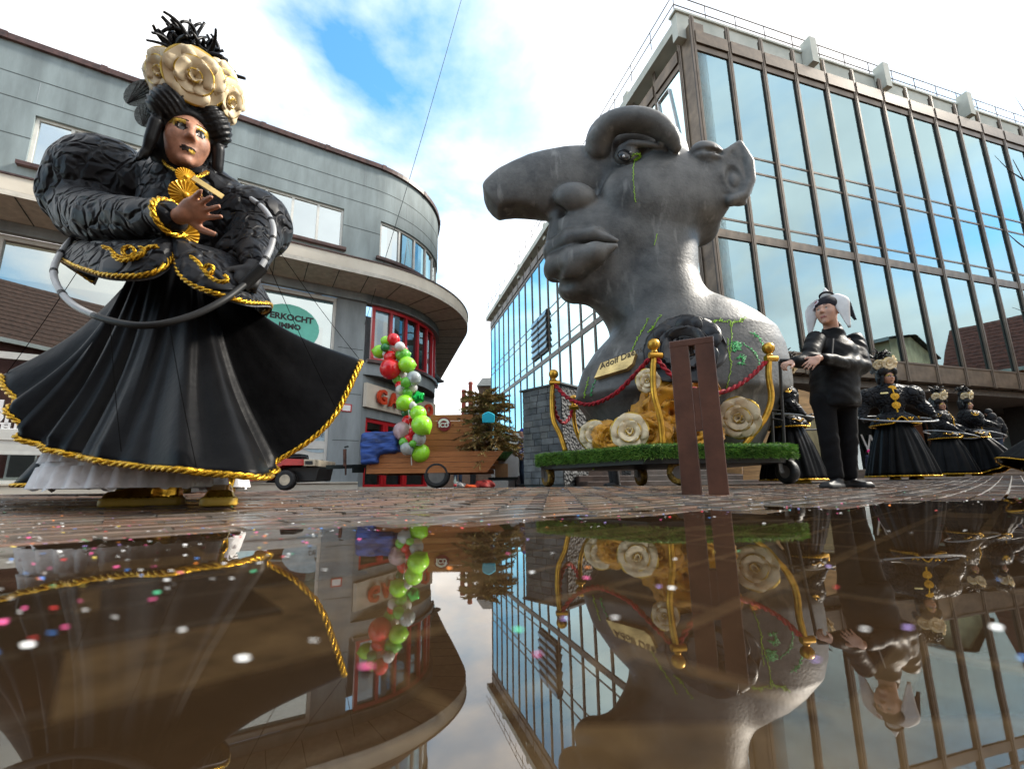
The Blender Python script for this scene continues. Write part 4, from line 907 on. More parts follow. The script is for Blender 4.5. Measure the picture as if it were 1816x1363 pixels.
# silly string on the statue
m_str = pm("lime_string", (.40, .75, .04), rough=.5, var=.05); m_str2 = pm("green_string", (.06, .55, .16), rough=.5, var=.05)
R_ = random.Random(11); g = MB()
def sstring(pts, wob, mi, r=.0035, n=26):
    Q = []
    for x, y in catmull([(a, b_, 0) for a, b_ in pts], n)[:]if False else [(p[0], p[1]) for p in catmull([(a, b_) for a, b_ in pts], n)]:
        hq, nq = hit(x + R_.gauss(0, wob), y + R_.gauss(0, wob))
        if hq is not None: Q.append(hq + nq * .008)
    Q2 = [Q[0]] if Q else []
    for q in Q[1:]:
        if np.linalg.norm(q - Q2[-1]) < .25: Q2.append(q)
    if len(Q2) > 3: g.tube(Q2, r, 5, mi)
for pts, wb, mi in (([(1135, 275), (1124, 290), (1123, 320), (1127, 360)], .8, 0), ([(1120, 276), (1132, 273), (1136, 280), (1124, 284)], 1.5, 0), ([(1255, 575), (1275, 568), (1300, 572), (1320, 566)], 2.2, 0), ([(1290, 600), (1292, 625), (1296, 650), (1288, 690)], .8, 0), ([(1295, 570), (1297, 600), (1293, 640)], .7, 0),
                    ([(1296, 612), (1306, 608), (1312, 618), (1300, 622), (1308, 612), (1298, 616)], 2.6, 1), ([(1310, 636), (1316, 632), (1318, 642), (1310, 645)], 2.2, 1), ([(1318, 610), (1335, 622), (1345, 640), (1344, 660)], 1.2, 1), ([(1150, 565), (1140, 585), (1128, 605), (1120, 625)], 1.2, 0), ([(1170, 560), (1160, 578), (1150, 590)], 1.4, 0),
                    ([(1045, 668), (1040, 690), (1036, 705)], 1.0, 0), ([(1225, 570), (1240, 578), (1232, 590), (1250, 586)], 2.2, 0), ([(1330, 590), (1345, 598), (1352, 612)], 1.8, 1), ([(1160, 435), (1163, 425), (1165, 415)], .3, 0), ([(1060, 668), (1050, 690), (1048, 702)], 1.2, 1)):
    sstring(pts, wb, mi)
tag(g.build("party_string", [m_str, m_str2], None, smooth=True), "lime green party string sprayed over the grey bust", "party string", kind="stuff")
# ------------------------------------------------------------------ grass cart under the bust
cart = empty("parade_cart", (1.9, 5.9, .07), 0, "low wheeled cart covered in artificial grass carrying the giant bust", "cart")
PLZ = .53; PL = [(.34, 6.28), (.44, 6.05), (1.42, 4.92), (1.62, 4.84), (3.12, 5.05), (3.28, 5.2), (3.2, 6.7), (2.9, 7.2), (1.2, 7.4), (.5, 6.7)]
m_turf = pm("turf_base", (.035, .10, .018), rough=.9, var=.4, vs=20)
g = MB().prism(PL, PLZ - .15, PLZ - .015); g.build("deck", m_turf, cart, bevel=.03)
MB().prism([(x * .94 + .11, y * .94 + .36) for x, y in PL], PLZ - .22, PLZ - .15).build("chassis", pm("black_steel", (.02, .02, .02), rough=.5), cart)
# turf blades
mg = [pm("turf_green", (.13, .31, .04), rough=.6, var=.3, vs=9), pm("turf_dark", (.05, .15, .02), rough=.7, var=.3), pm("turf_light", (.26, .42, .07), rough=.6, var=.2)]
g = MB(); poly = PL
def blade(p, d, L_, w):
    d = np.array(d, float); d += np.array([R_.gauss(0, .35), R_.gauss(0, .35), R_.gauss(0, .25)]); d /= np.linalg.norm(d); s_ = np.cross(d, (R_.gauss(0, 1), R_.gauss(0, 1), .3)); s_ /= np.linalg.norm(s_)
    t_ = np.array(p) + d * L_; t_[2] -= L_ * .2; g.add([p - s_ * w, p + s_ * w, t_], [(0, 1, 2)], R_.choices((0, 1, 2), (6, 2, 3))[0])
for i in range(len(poly)):
    a = np.array(poly[i]); b_ = np.array(poly[(i + 1) % len(poly)]); ln = np.linalg.norm(b_ - a); nr = np.array([(b_ - a)[1], -(b_ - a)[0]]) / ln
    front = 2600 if i in (0, 1, 2, 3, 4, 8, 9) else 900
    for k in range(int(ln * front)):
        q = a + (b_ - a) * R_.random(); u = R_.random() ** .8
        p = np.array([q[0] + nr[0] * (.006 - .012 * (u > .9)), q[1] + nr[1] * .006, PLZ - .015 - .15 * u]); blade(p, (nr[0], nr[1], .25 - u * .5), R_.uniform(.025, .055), .004)
    for k in range(int(ln * 900)):
        q = a + (b_ - a) * R_.random() - nr * R_.random() ** 1.6 * .5; blade(np.array([q[0], q[1], PLZ - .016]), (nr[0] * .2, nr[1] * .2, 1), R_.uniform(.018, .04), .0035)
o = g.build("turf", mg, cart); o["kind"] = "stuff"
# wheels
m_tyre = pm("black_rubber", (.018, .018, .018), rough=.55, var=.3, vs=15, bump=.4, bs=60); m_goldtyre = pm("gold_tyre", (.30, .17, .025), rough=.45, metal=.4, var=.5, vs=14, bump=.8, bs=45, kind='voronoi'); m_rim = pm("grey_rim", (.20, .19, .18), rough=.4, metal=.6)
def wheel(x, y, rz, r, w, tm, parent, rimr=.5, rim_mat=None, name="wheel", spokes=0):
    z = gz1(x, y); M = Matrix.Translation((x, y, z + r)) @ Matrix.Rotation(rz, 4, 'Z') @ Matrix.Rotation(math.pi / 2, 4, 'Y')
    f = lambda q: tuple(M @ Vector(q)); h = w / 2
    o = MB().lathe([(r * rimr, -h * .8), (r * .8, -h), (r * .93, -h * .85), (r, -h * .45), (r, h * .45), (r * .93, h * .85), (r * .8, h), (r * rimr, h * .8)], 28, M=f).build(name, tm, parent, auto=50)
    g = MB().lathe([(r * rimr, -h * .82), (r * (rimr - .06), -h * .5), (r * (rimr - .06), h * .5), (r * rimr, h * .82)], 24, M=f)
    g.lathe([(r * rimr * .95, h * .30), (r * rimr * .6, h * .42), (r * .16, h * .5), (r * .15, h * .72), (r * .08, h * .75)], 20, M=f); g.lathe([(r * rimr * .95, -h * .30), (r * rimr * .6, -h * .42), (r * .16, -h * .5), (r * .15, -h * .72), (r * .08, -h * .75)], 20, M=f)
    g.build("rim", rim_mat or m_rim, o, auto=40)
    if spokes:
        g = MB()
        for k in range(spokes):
            a = 2 * math.pi * k / spokes
            for sg in (-1, 1): g.lathe([(r * .035, sg * h * .40), (r * .035, sg * h * .62), (.001, sg * h * .64)], 8, M=lambda q, a=a: f((q[0] + r * .25 * math.cos(a), q[1] + r * .25 * math.sin(a), q[2])))
        g.build("wheel_nut", m_bronze_d if 'm_bronze_d' in globals() else m_rim, o)
    return o
def fork(x, y, r, parent):
    g = MB(); z = gz1(x, y) + r
    g.bar((x, y, z + r + .05), (x, y, PLZ - .15), .06, .06); g.bar((x - .07, y, z), (x - .07, y, z + r + .06), .02, .05); g.bar((x + .07, y, z), (x + .07, y, z + r + .06), .02, .05); g.bar((x - .09, y, z), (x + .09, y, z), .03, .03); g.bar((x - .08, y, z + r + .05), (x + .08, y, z + r + .05), .06, .02); g.build("fork", m_rim, parent)
for px_, D_, rz_, tm in ((972, 6.4, .35, m_goldtyre), (1137, 6.9, .2, m_goldtyre), (1207, 5.15, 1.25, m_goldtyre), (1398, 5.3, .25, m_tyre)):
    p = at(px_, 850, D_); wheel(p[0], p[1], rz_, .145, .10, tm, cart, .52); fork(p[0], p[1], .145, cart)
# gold posts with ropes
m_velvet = pm("red_velvet_rope", (.36, .005, .016), rough=.7, var=.3, vs=20)
POSTS = [([(982, 672, 6.3), (979, 700, 6.3), (981, 742, 6.3), (994, 772, 6.27), (1003, 800, 6.25)], 1.0), ([(1160, 622, 4.95), (1158, 660, 4.95), (1160, 700, 4.95), (1171, 742, 4.97), (1176, 790, 5.0)], 1.0),
         ([(1364, 628, 5.2), (1363, 665, 5.2), (1368, 705, 5.2), (1358, 738, 5.2), (1340, 763, 5.2), (1318, 792, 5.2)], 1.0), ([(1017, 716, 7.0), (1018, 745, 7.0), (1024, 770, 7.0), (1036, 790, 7.0)], .9)]
for pts, sc_ in POSTS:
    P3 = catmull([at(*q) for q in pts], 8); o = MB().tube(P3, .036 * sc_, 12).build("gold_post", m_gold, cart, smooth=True)
    top = P3[0]; f = lambda q: tuple(np.array(q) + top)
    MB().lathe([(.03, -.03), (.045, -.02), (.03, -.0)] + [(.072 * math.sin(a), .075 - .072 * math.cos(a)) for a in np.linspace(.35, 3.1, 12)], 18, M=f).build("ball", m_gold, o, smooth=True)
    q0 = top + np.array([-.07, -.03, -.06]); MB().tube([q0, q0 + np.array([.15, .02, .0])], .036, 12).build("rope_ring", m_gold, o, auto=50)
def rope(pts):
    P3 = resample(catmull([at(*q) for q in pts], 12), .012); g = MB(); a = 0; R1, R2 = [], []
    for i, p in enumerate(P3):
        dd = P3[min(i + 1, len(P3) - 1)] - P3[max(i - 1, 0)]; dd /= np.linalg.norm(dd); sx = np.cross(dd, (0, 0, 1)); sx /= np.linalg.norm(sx); sz = np.cross(sx, dd); a += .42
        v = .014 * (sx * math.cos(a) + sz * math.sin(a)); R1.append(p + v); R2.append(p - v)
    g.tube(R1, .017, 6); g.tube(R2, .017, 6); return g.build("rope", m_velvet, cart, smooth=True)
rope([(984, 682, 6.28), (1008, 706, 6.1), (1045, 717, 5.8), (1088, 700, 5.4), (1126, 664, 5.15), (1152, 636, 4.95)])
rope([(1164, 636, 4.95), (1194, 668, 4.9), (1232, 690, 4.92), (1280, 695, 5.0), (1325, 672, 5.1), (1361, 638, 5.2)])
rope([(980, 686, 6.3), (985, 730, 6.6), (998, 750, 6.8), (1010, 740, 6.95), (1016, 722, 7.0)])
CR = [m_creamf, m_goldrim]
for x, y, D_, R, rl, sd in ((1056, 772, 5.75, .20, .2, 1), (1118, 766, 5.2, .22, .8, 2), (1150, 675, 5.05, .14, .4, 3), (1312, 742, 5.3, .25, 1.1, 5)):
    rose("cream_rose", facing(at(x, y, D_), rl, (-.15, 0, .05)), R, CR, cart, seed=sd, th=.008, frill=.02, layers=((6, 1.0, 66, .5), (5, .72, 48, .6), (4, .42, 22, .8)))
for x, y, D_, R, rl, sd in ((1190, 735, 5.4, .46, .1, 7), (1150, 772, 5.25, .26, .9, 8), (1082, 778, 5.65, .22, .3, 9), (1236, 770, 5.15, .26, .5, 10), (1215, 690, 5.45, .36, .2, 12)):
    rose("gold_cloth_rose", facing(at(x, y, D_), rl, (0, 0, .15)), R, [m_cloth_g, m_cloth_g], cart, seed=sd, th=.006, frill=.09, layers=((6, 1.0, 62, .5), (6, .78, 48, .7), (5, .5, 25, .8)), curl=.6)
# push handle frame at the right rear corner
g = MB(); hb0 = at(1386, 645, 4.75)
g.tube([at(1392, 805, 5.25), at(1386, 700, 5.2), at(1383, 640, 5.1)], .018, 8); g.tube([at(1372, 800, 5.35), at(1368, 720, 5.35)], .018, 8); g.tube([at(1368, 728, 5.35), at(1387, 728, 5.2)], .012, 8); g.tube([at(1368, 742, 5.35), at(1388, 745, 5.2)], .012, 8)
g.build("push_frame", pm("black_steel", (.02, .02, .02), rough=.5), cart)
g = MB(); Pk = catmull([at(1053, 832, 6.0), at(1047, 812, 5.9), at(1050, 795, 5.85)] , 6); g.tube(Pk, .012, 6); g.build("lime_strap", m_str, cart)
world_child(cart)
# ------------------------------------------------------------------ steel bollard
m_corten = pm("brown_painted_steel", (.135, .060, .038), rough=.36, var=.35, vs=5, bump=.25, bs=30, bdist=.004, col2=(.06, .028, .02), spec=.6)
bp = at(1250, 870, 2.72); bp[2] = gz1(bp[0], bp[1]); BRZ = math.radians(-24)
bol = empty("bollard", tuple(bp), BRZ, "rusty brown steel bollard with two flat posts on wet paving", "bollard")
HB = .955
for x0, x1 in ((-.128, -.016), (.020, .130)):
    MB().box((x0, -.05, -.02), (x1, .05, HB - .03)).build("post", m_corten, bol, bevel=.004)
MB().box((-.13, -.052, HB - .045), (.132, .052, HB)).build("cap", m_corten, bol, bevel=.006)
MB().box((-.02, -.046, .38), (.024, .03, .64)).build("mid_plate", m_corten, bol)
MB().lathe([(.012, 0), (.012, .05)], 8, M=lambda q: (q[0] + .0, q[1], q[2] + HB - .09)).build("lifting_eye", m_rim, bol)
# ------------------------------------------------------------------ people
m_skin = pm("skin", (.45, .22, .14), rough=.55, var=.2, vs=22, bump=.08, bs=90, bdist=.004, sss=.08)
m_skin2 = pm("skin_pale", (.52, .30, .22), rough=.5, var=.1, vs=14, sss=.08)
m_lip = pm("lip", (.34, .12, .10), rough=.4); m_eyew = pm("eye_white", (.45, .42, .39), rough=.2); m_iris = pm("eye_dark", (.02, .015, .012), rough=.15)
m_lipd = pm("dark_lip_paint", (.022, .013, .011), rough=.6, spec=.2); m_goldmk = pm("gold_makeup", (.60, .38, .06), rough=.35, metal=.5, var=.4, vs=60)
m_hair = pm("dark_hair", (.02, .014, .01), rough=.6, var=.3)
m_quilt = pm("black_quilted_satin", (.016, .017, .02), rough=.42, var=.25, vs=5, bump=.8, bs=12, bdist=.022, kind='quilt', sheen=.02, spec=.12)
m_quilt2 = pm("black_quilted_satin_fine", (.016, .017, .02), rough=.45, var=.25, vs=5, bump=.9, bs=10, bdist=.03, kind='quilt', sheen=.02, spec=.12)
m_satin = pm("black_satin", (.006, .006, .0065), rough=.42, var=.3, vs=4, bump=.3, bs=7, bdist=.02, spec=.09)
m_lining = pm("grey_lining", (.16, .16, .17), rough=.8, var=.2, vs=9)
m_trim = pm("gold_sequin_trim", (.72, .40, .03), rough=.25, metal=.85, var=.25, vs=70, bump=.7, bs=170, bdist=.004)
m_goldfab = pm("gold_lame", (.68, .36, .02), rough=.36, metal=.45, var=.2, vs=20)
m_petti = pm("white_tulle", (.78, .79, .82), rough=.85, var=.12, vs=9, bump=.3, bs=30)
m_glove = pm("black_glove", (.012, .012, .013), rough=.6); m_scarf = pm("navy_scarf", (.012, .02, .035), rough=.8)
m_wig = pm("black_foam_wig", (.009, .009, .010), rough=.42, var=.2, spec=.25)
m_hoop_g = pm("grey_pipe", (.32, .33, .34), rough=.4, var=.1); m_hoop_b = pm("black_tape", (.014, .014, .014), rough=.5, spec=.25)
m_shoe_g = pm("gold_leather", (.62, .33, .03), rough=.22, metal=.8, var=.25, vs=12, bump=.3, bs=25); m_sole = pm("yellow_sole", (.55, .35, .05), rough=.5, var=.15)
def hframe(fwd, up=(0, 0, 1)):
    y = np.array(fwd, float); y /= np.linalg.norm(y); z = np.array(up, float); z -= y * (z @ y); z /= np.linalg.norm(z); x = np.cross(y, z); return np.stack([x, y, z], 1)
def head_q(P, c, R, s): return ((P - np.asarray(c)) @ R) / s
def head_sdf(q):
    d = smin(ell(q, (0, -.015, .035), (.076, .095, .085)), ell(q, (0, .02, -.03), (.063, .074, .085)), .05)
    d = smin(d, ell(q, (0, .03, -.078), (.044, .05, .038)), .04); ax_ = np.abs(q[:, 0]); qs = q.copy(); qs[:, 0] = ax_
    d = smin(d, ell(qs, (.036, .058, -.03), (.027, .024, .028)), .03)
    d = smin(d, cap(qs, (.008, .088, .018), (.045, .074, .022), .010, .008), .018)
    d = smax(d, -ell(qs, (.031, .100, .003), (.021, .02, .011)), .012)
    d = smin(d, ell(qs, (.031, .075, .002), .0145), .002)
    d = smin(d, cap(qs, (.016, .086, .012), (.046, .078, .008), .0035), .004)
    d = smin(d, cap(q, (0, .090, .012), (0, .113, -.028), .009, .0125), .014); d = smin(d, ell(qs, (.013, .098, -.032), (.009, .012, .008)), .008)
    d = smax(d, -cap(qs, (.024, .100, -.032), (.040, .088, -.075), .0032), .008); d = smax(d, -cap(qs, (.030, .086, -.108), (.046, .072, -.085), .0025), .008)
    d = smin(d, ell(q, (0, .086, -.0690), (.027, .013, .0060)), .004); d = smin(d, ell(q, (0, .085, -.0795), (.023, .013, .0070)), .004)
    d = smax(d, -cap(qs, (0, .100, -.0742), (.026, .088, -.0730), .0022), .003)
    d = smin(d, ell(q, (0, .074, -.112), (.022, .018, .016)), .02)
    d = smin(d, smax(ell(qs, (.080, -.012, -.008), (.010, .022, .034)), -ell(qs, (.088, -.006, -.004), (.006, .012, .02)), .004), .008)
    return d
def head_mat(q, gold=False):
    m = np.zeros(len(q), int); ax_ = np.abs(q[:, 0])
    m[(ax_ < .025 - np.abs(q[:, 2] + .074) * .8) & (np.abs(q[:, 2] + .074) < .0105) & (q[:, 1] > .078)] = 1
    if gold:
        m[(ax_ > .018) & (ax_ < .064) & (q[:, 2] > .004) & (q[:, 2] < .030) & (q[:, 1] > .05)] = 4
        m[(m == 1) & (q[:, 0] < -.004) & (q[:, 2] < -.074)] = 4
    e = (ax_ - .031) ** 2 + ((q[:, 2] - .002) * 1.35) ** 2
    if gold: m[(e < .0185 ** 2) & (q[:, 1] > .06)] = 5
    m[(e < .0092 ** 2) & (q[:, 1] > .072) & (q[:, 2] < .0065)] = 2; m[(e < .0068 ** 2) & (q[:, 1] > .08)] = 3
    m[(m == 0) & (ax_ > .012) & (ax_ < .048) & (np.abs(q[:, 2] - .026 - .006 * np.sin(ax_ * 60)) < .004) & (q[:, 1] > .06)] = 5
    return m
def hand_fn(wr, fw, nrm, size=1., curl=.25, thumb=1, spread=.16):
    """palm + five fingers; fw points along the fingers, nrm out of the back of the hand"""
    fw = np.array(fw, float); fw /= np.linalg.norm(fw); nrm = np.array(nrm, float); nrm -= fw * (nrm @ fw); nrm /= np.linalg.norm(nrm); sd = np.cross(fw, nrm) * thumb; s = size; wr = np.array(wr, float)
    segs = [(wr, wr + fw * .03 * s, .026 * s, .028 * s)]; palm = wr + fw * .065 * s
    R = np.stack([sd, fw, nrm], 1); fing = []
    for k, (o, L_) in enumerate(((.030, .072), (.010, .080), (-.011, .075), (-.031, .060))):
        b = wr + fw * (.095 - .006 * abs(k - 1.2)) * s + sd * o * s; dr = fw + sd * spread * (1.5 - k) / 1.5; dr /= np.linalg.norm(dr); p = [b - dr * .02 * s, b]; c_ = 0
        for j, f_ in enumerate((.45, .32, .25)):
            c_ += curl * (1 + .25 * j + .12 * k); p.append(p[-1] + (dr * math.cos(c_) - nrm * math.sin(c_)) * L_ * f_ * s)
        fing.append((p, [.0105 * s, .0100 * s, .0090 * s, .0082 * s, .0068 * s]))
    tb = wr + fw * .035 * s + sd * .028 * s; d1_ = fw * .55 + sd * .85 - nrm * .15; d2_ = fw * .85 + sd * .45 - nrm * .25
    fing.append(([tb, tb + d1_ * .04 * s, tb + d1_ * .04 * s + d2_ * .032 * s, tb + d1_ * .04 * s + d2_ * .06 * s], [.0145 * s, .0125 * s, .011 * s, .0085 * s]))
    def f(P):
        d = np.full(len(P), 9.); m = ((P - palm) ** 2).sum(1) < (.2 * s) ** 2
        if m.any():
            Q = P[m]; e = smin(ell(Q, palm, (.043 * s, .048 * s, .016 * s), R), cap(Q, segs[0][0], segs[0][1], .024 * s, .027 * s), .02 * s)
            for p, r in fing: e = smin(e, chain(Q, p, r), .006 * s)
            d[m] = e
        return d
    return f
def std_pose(loc, heading, h=1.75, **kw):
    """joint positions of a standing figure looking along heading (radians from +x)"""
    k = h / 1.75; c_, s_ = math.cos(heading - math.pi / 2), math.sin(heading - math.pi / 2)
    def T(p): return np.array([loc[0] + k * (p[0] * c_ - p[1] * s_), loc[1] + k * (p[0] * s_ + p[1] * c_), loc[2] + k * p[2]])
    J = dict(anL=(-.09, 0, .07), anR=(.09, 0, .07), knL=(-.095, .03, .48), knR=(.095, .03, .48), hiL=(-.085, 0, .90), hiR=(.085, 0, .90), pel=(0, 0, .95), che=(0, 0, 1.27), nec=(0, -.02, 1.46), hea=(0, .02, 1.61),
             shL=(-.175, -.01, 1.40), shR=(.175, -.01, 1.40), elL=(-.25, -.03, 1.12), elR=(.25, -.03, 1.12), wrL=(-.24, .09, .90), wrR=(.24, .09, .90))
    J.update({a: b for a, b in kw.items() if a in J}); K = {a: T(b) for a, b in J.items()}
    f0 = kw.get('face', (0, 1, 0)); K['fwd'] = np.array([f0[0] * c_ - f0[1] * s_, f0[0] * s_ + f0[1] * c_, f0[2]]); K['bf'] = np.array([-s_, c_, 0]); K['k'] = k; K['T'] = T; return K
def bbox(pts, pad):
    A = np.array(pts); return A.min(0) - pad, A.max(0) + pad
def build_body(K, parent, h, skin=m_skin, gold=False, handL=None, handR=None, up=(0, 0, 1), brow=None, gloveL=False, gloveR=False):
    k = K['k']; hk = K.get('hk', k); R = hframe(K['fwd'], up); hands = [x for x in (handL, handR) if x]
    tor = [K['pel'], K['che'], K['nec'] - np.array([0, 0, .06 * k])]
    def fn(P):
        d = chain(P, tor, [.085 * k, .10 * k, .055 * k]); d = smin(d, cap(P, K['nec'] - np.array([0, 0, .05]), K['hea'] - R[:, 2] * .05 * hk - R[:, 1] * .02 * hk, .058 * hk, .053 * hk), .03)
        for s in 'LR':
            d = smin(d, chain(P, [K['che'] + np.array([0, 0, .08 * k]), K['sh' + s], K['el' + s], K['wr' + s]], [.05 * k, .045 * k, .036 * k, .024 * k]), .02)
            d = smin(d, chain(P, [K['hi' + s], K['kn' + s], K['an' + s]], [.075 * k, .05 * k, .035 * k]), .03)
        m = ((P - K['hea']) ** 2).sum(1) < (.28 * hk) ** 2
        if m.any(): d[m] = smin(d[m], head_sdf(head_q(P[m], K['hea'], R, hk)) * hk, .02)
        for f in hands: d = np.minimum(d, smin(d, f(P), .012))
        return d
    def mf(Cn):
        m = np.zeros(len(Cn), int); nr = ((Cn - K['hea']) ** 2).sum(1) < (.2 * hk) ** 2; m[nr] = head_mat(head_q(Cn[nr], K['hea'], R, hk), gold)
        for s, gl in (('L', gloveL), ('R', gloveR)):
            if gl:
                dd_ = ((Cn - K['wr' + s]) ** 2).sum(1); m[(dd_ < (.22 * k) ** 2) & (dd_ < ((Cn - K['wr' + ('R' if s == 'L' else 'L')]) ** 2).sum(1))] = 6
        return m
    lo, hi = bbox([v for a, v in K.items() if a not in ('fwd', 'bf', 'k', 'T', 'hk', 'hup')], .26 * k); lo[2] = max(lo[2], min(K['anL'][2], K['anR'][2]) - .05)
    return sdf_obj("body", fn, lo, hi, h, [skin, m_lipd if gold else m_lip, m_eyew, m_iris, m_goldmk, m_iris if gold else m_hair, m_glove], parent, mf, relax=0)
def braid(pts, r=.006, step=None, closed=False):
    P3 = resample(pts, step or r * 1.1); g = MB()
    for ph in (0, 2.1, 4.2):
        Q = []
        for i, p in enumerate(P3):
            dd = P3[min(i + 1, len(P3) - 1)] - P3[max(i - 1, 0)]; dd = dd / (np.linalg.norm(dd) + 1e-9); sx = np.cross(dd, (.3, .2, 1)); sx /= (np.linalg.norm(sx) + 1e-9); sz = np.cross(sx, dd); a = i * .75 + ph
            Q.append(p + r * .9 * (sx * math.cos(a) + sz * math.sin(a) * .7))
        g.tube(Q, r * .75, 4, caps=True)
    return g
def skirt_surface(waist_c, waist_r, hem, nu=180, nv=26, folds=15, amp=.035, seed=0, bulge=.12, wz=.0, flat=(1, 1)):
    """cloth between a waist ring and a closed hem line, with folds that deepen towards the hem"""
    rr = random.Random(seed); H = resample(catmull(list(hem) + [hem[0]], 16), .01); H = H[np.linspace(0, len(H) - 1, nu, endpoint=False).astype(int)]
    wc = np.array(waist_c); ph = [rr.uniform(0, 6.28) for _ in range(4)]; G = []; cen = H.mean(0)
    for i in range(nu):
        dv = H[i] - np.array([wc[0], wc[1], H[i][2]]); dv[2] = 0; dn = dv / (np.linalg.norm(dv) + 1e-9); a = math.atan2(dn[1], dn[0]); w0 = wc + dn * waist_r * np.array([flat[0], flat[1], 1]); row = []
        en = .25 + .75 * abs(math.sin(2.5 * a + ph[2] + math.sin(5 * a)))
        for j in range(nv + 1):
            t_ = j / nv; p = w0 + (H[i] - w0) * t_; p = p + dn * bulge * math.sin(math.pi * min(1, t_ * 1.05)) * .5 + np.array([0, 0, bulge * .9 * math.sin(math.pi * t_) ** 1.2])
            aa = a + .10 * (1 - t_) * math.sin(4 * a + ph[0] + 2.2 * t_); fo = math.sin(folds * aa + 1.7 * math.sin(3 * aa + ph[0]) + ph[1]) * .65 + math.sin(folds * 1.83 * aa + 2.0 * math.sin(2 * aa + ph[2]) + ph[3] + t_ * 1.3) * .35; am = amp * en * (t_ ** .7) * (1 - .35 * (t_ > .96)); p = p + dn * fo * am; row.append(p)
        G.append(row)
    return G
def rosette(name, M, R, parent, n=22):
    g = MB(); V = []; 
    for i in range(2 * n):
        a = math.pi * i / n; z = .10 * R if i % 2 else -.02 * R; rr_ = R * (1 + .05 * math.sin(3 * a)); V.append((rr_ * math.cos(a), rr_ * math.sin(a), z))
    I = [(.22 * R * math.cos(math.pi * i / n), .22 * R * math.sin(math.pi * i / n), .16 * R) for i in range(2 * n)]
    g.add([tuple(M @ Vector(v)) for v in V + I], [(i, (i + 1) % (2 * n), 2 * n + (i + 1) % (2 * n), 2 * n + i) for i in range(2 * n)])
    o = g.build(name, m_goldfab, parent); MB().lathe([(.24 * R, .1 * R), (.22 * R, .22 * R), (.1 * R, .27 * R), (.001, .28 * R)], 14, M=lambda q: tuple(M @ Vector(q))).build("button", m_goldfab, o, smooth=True); return o
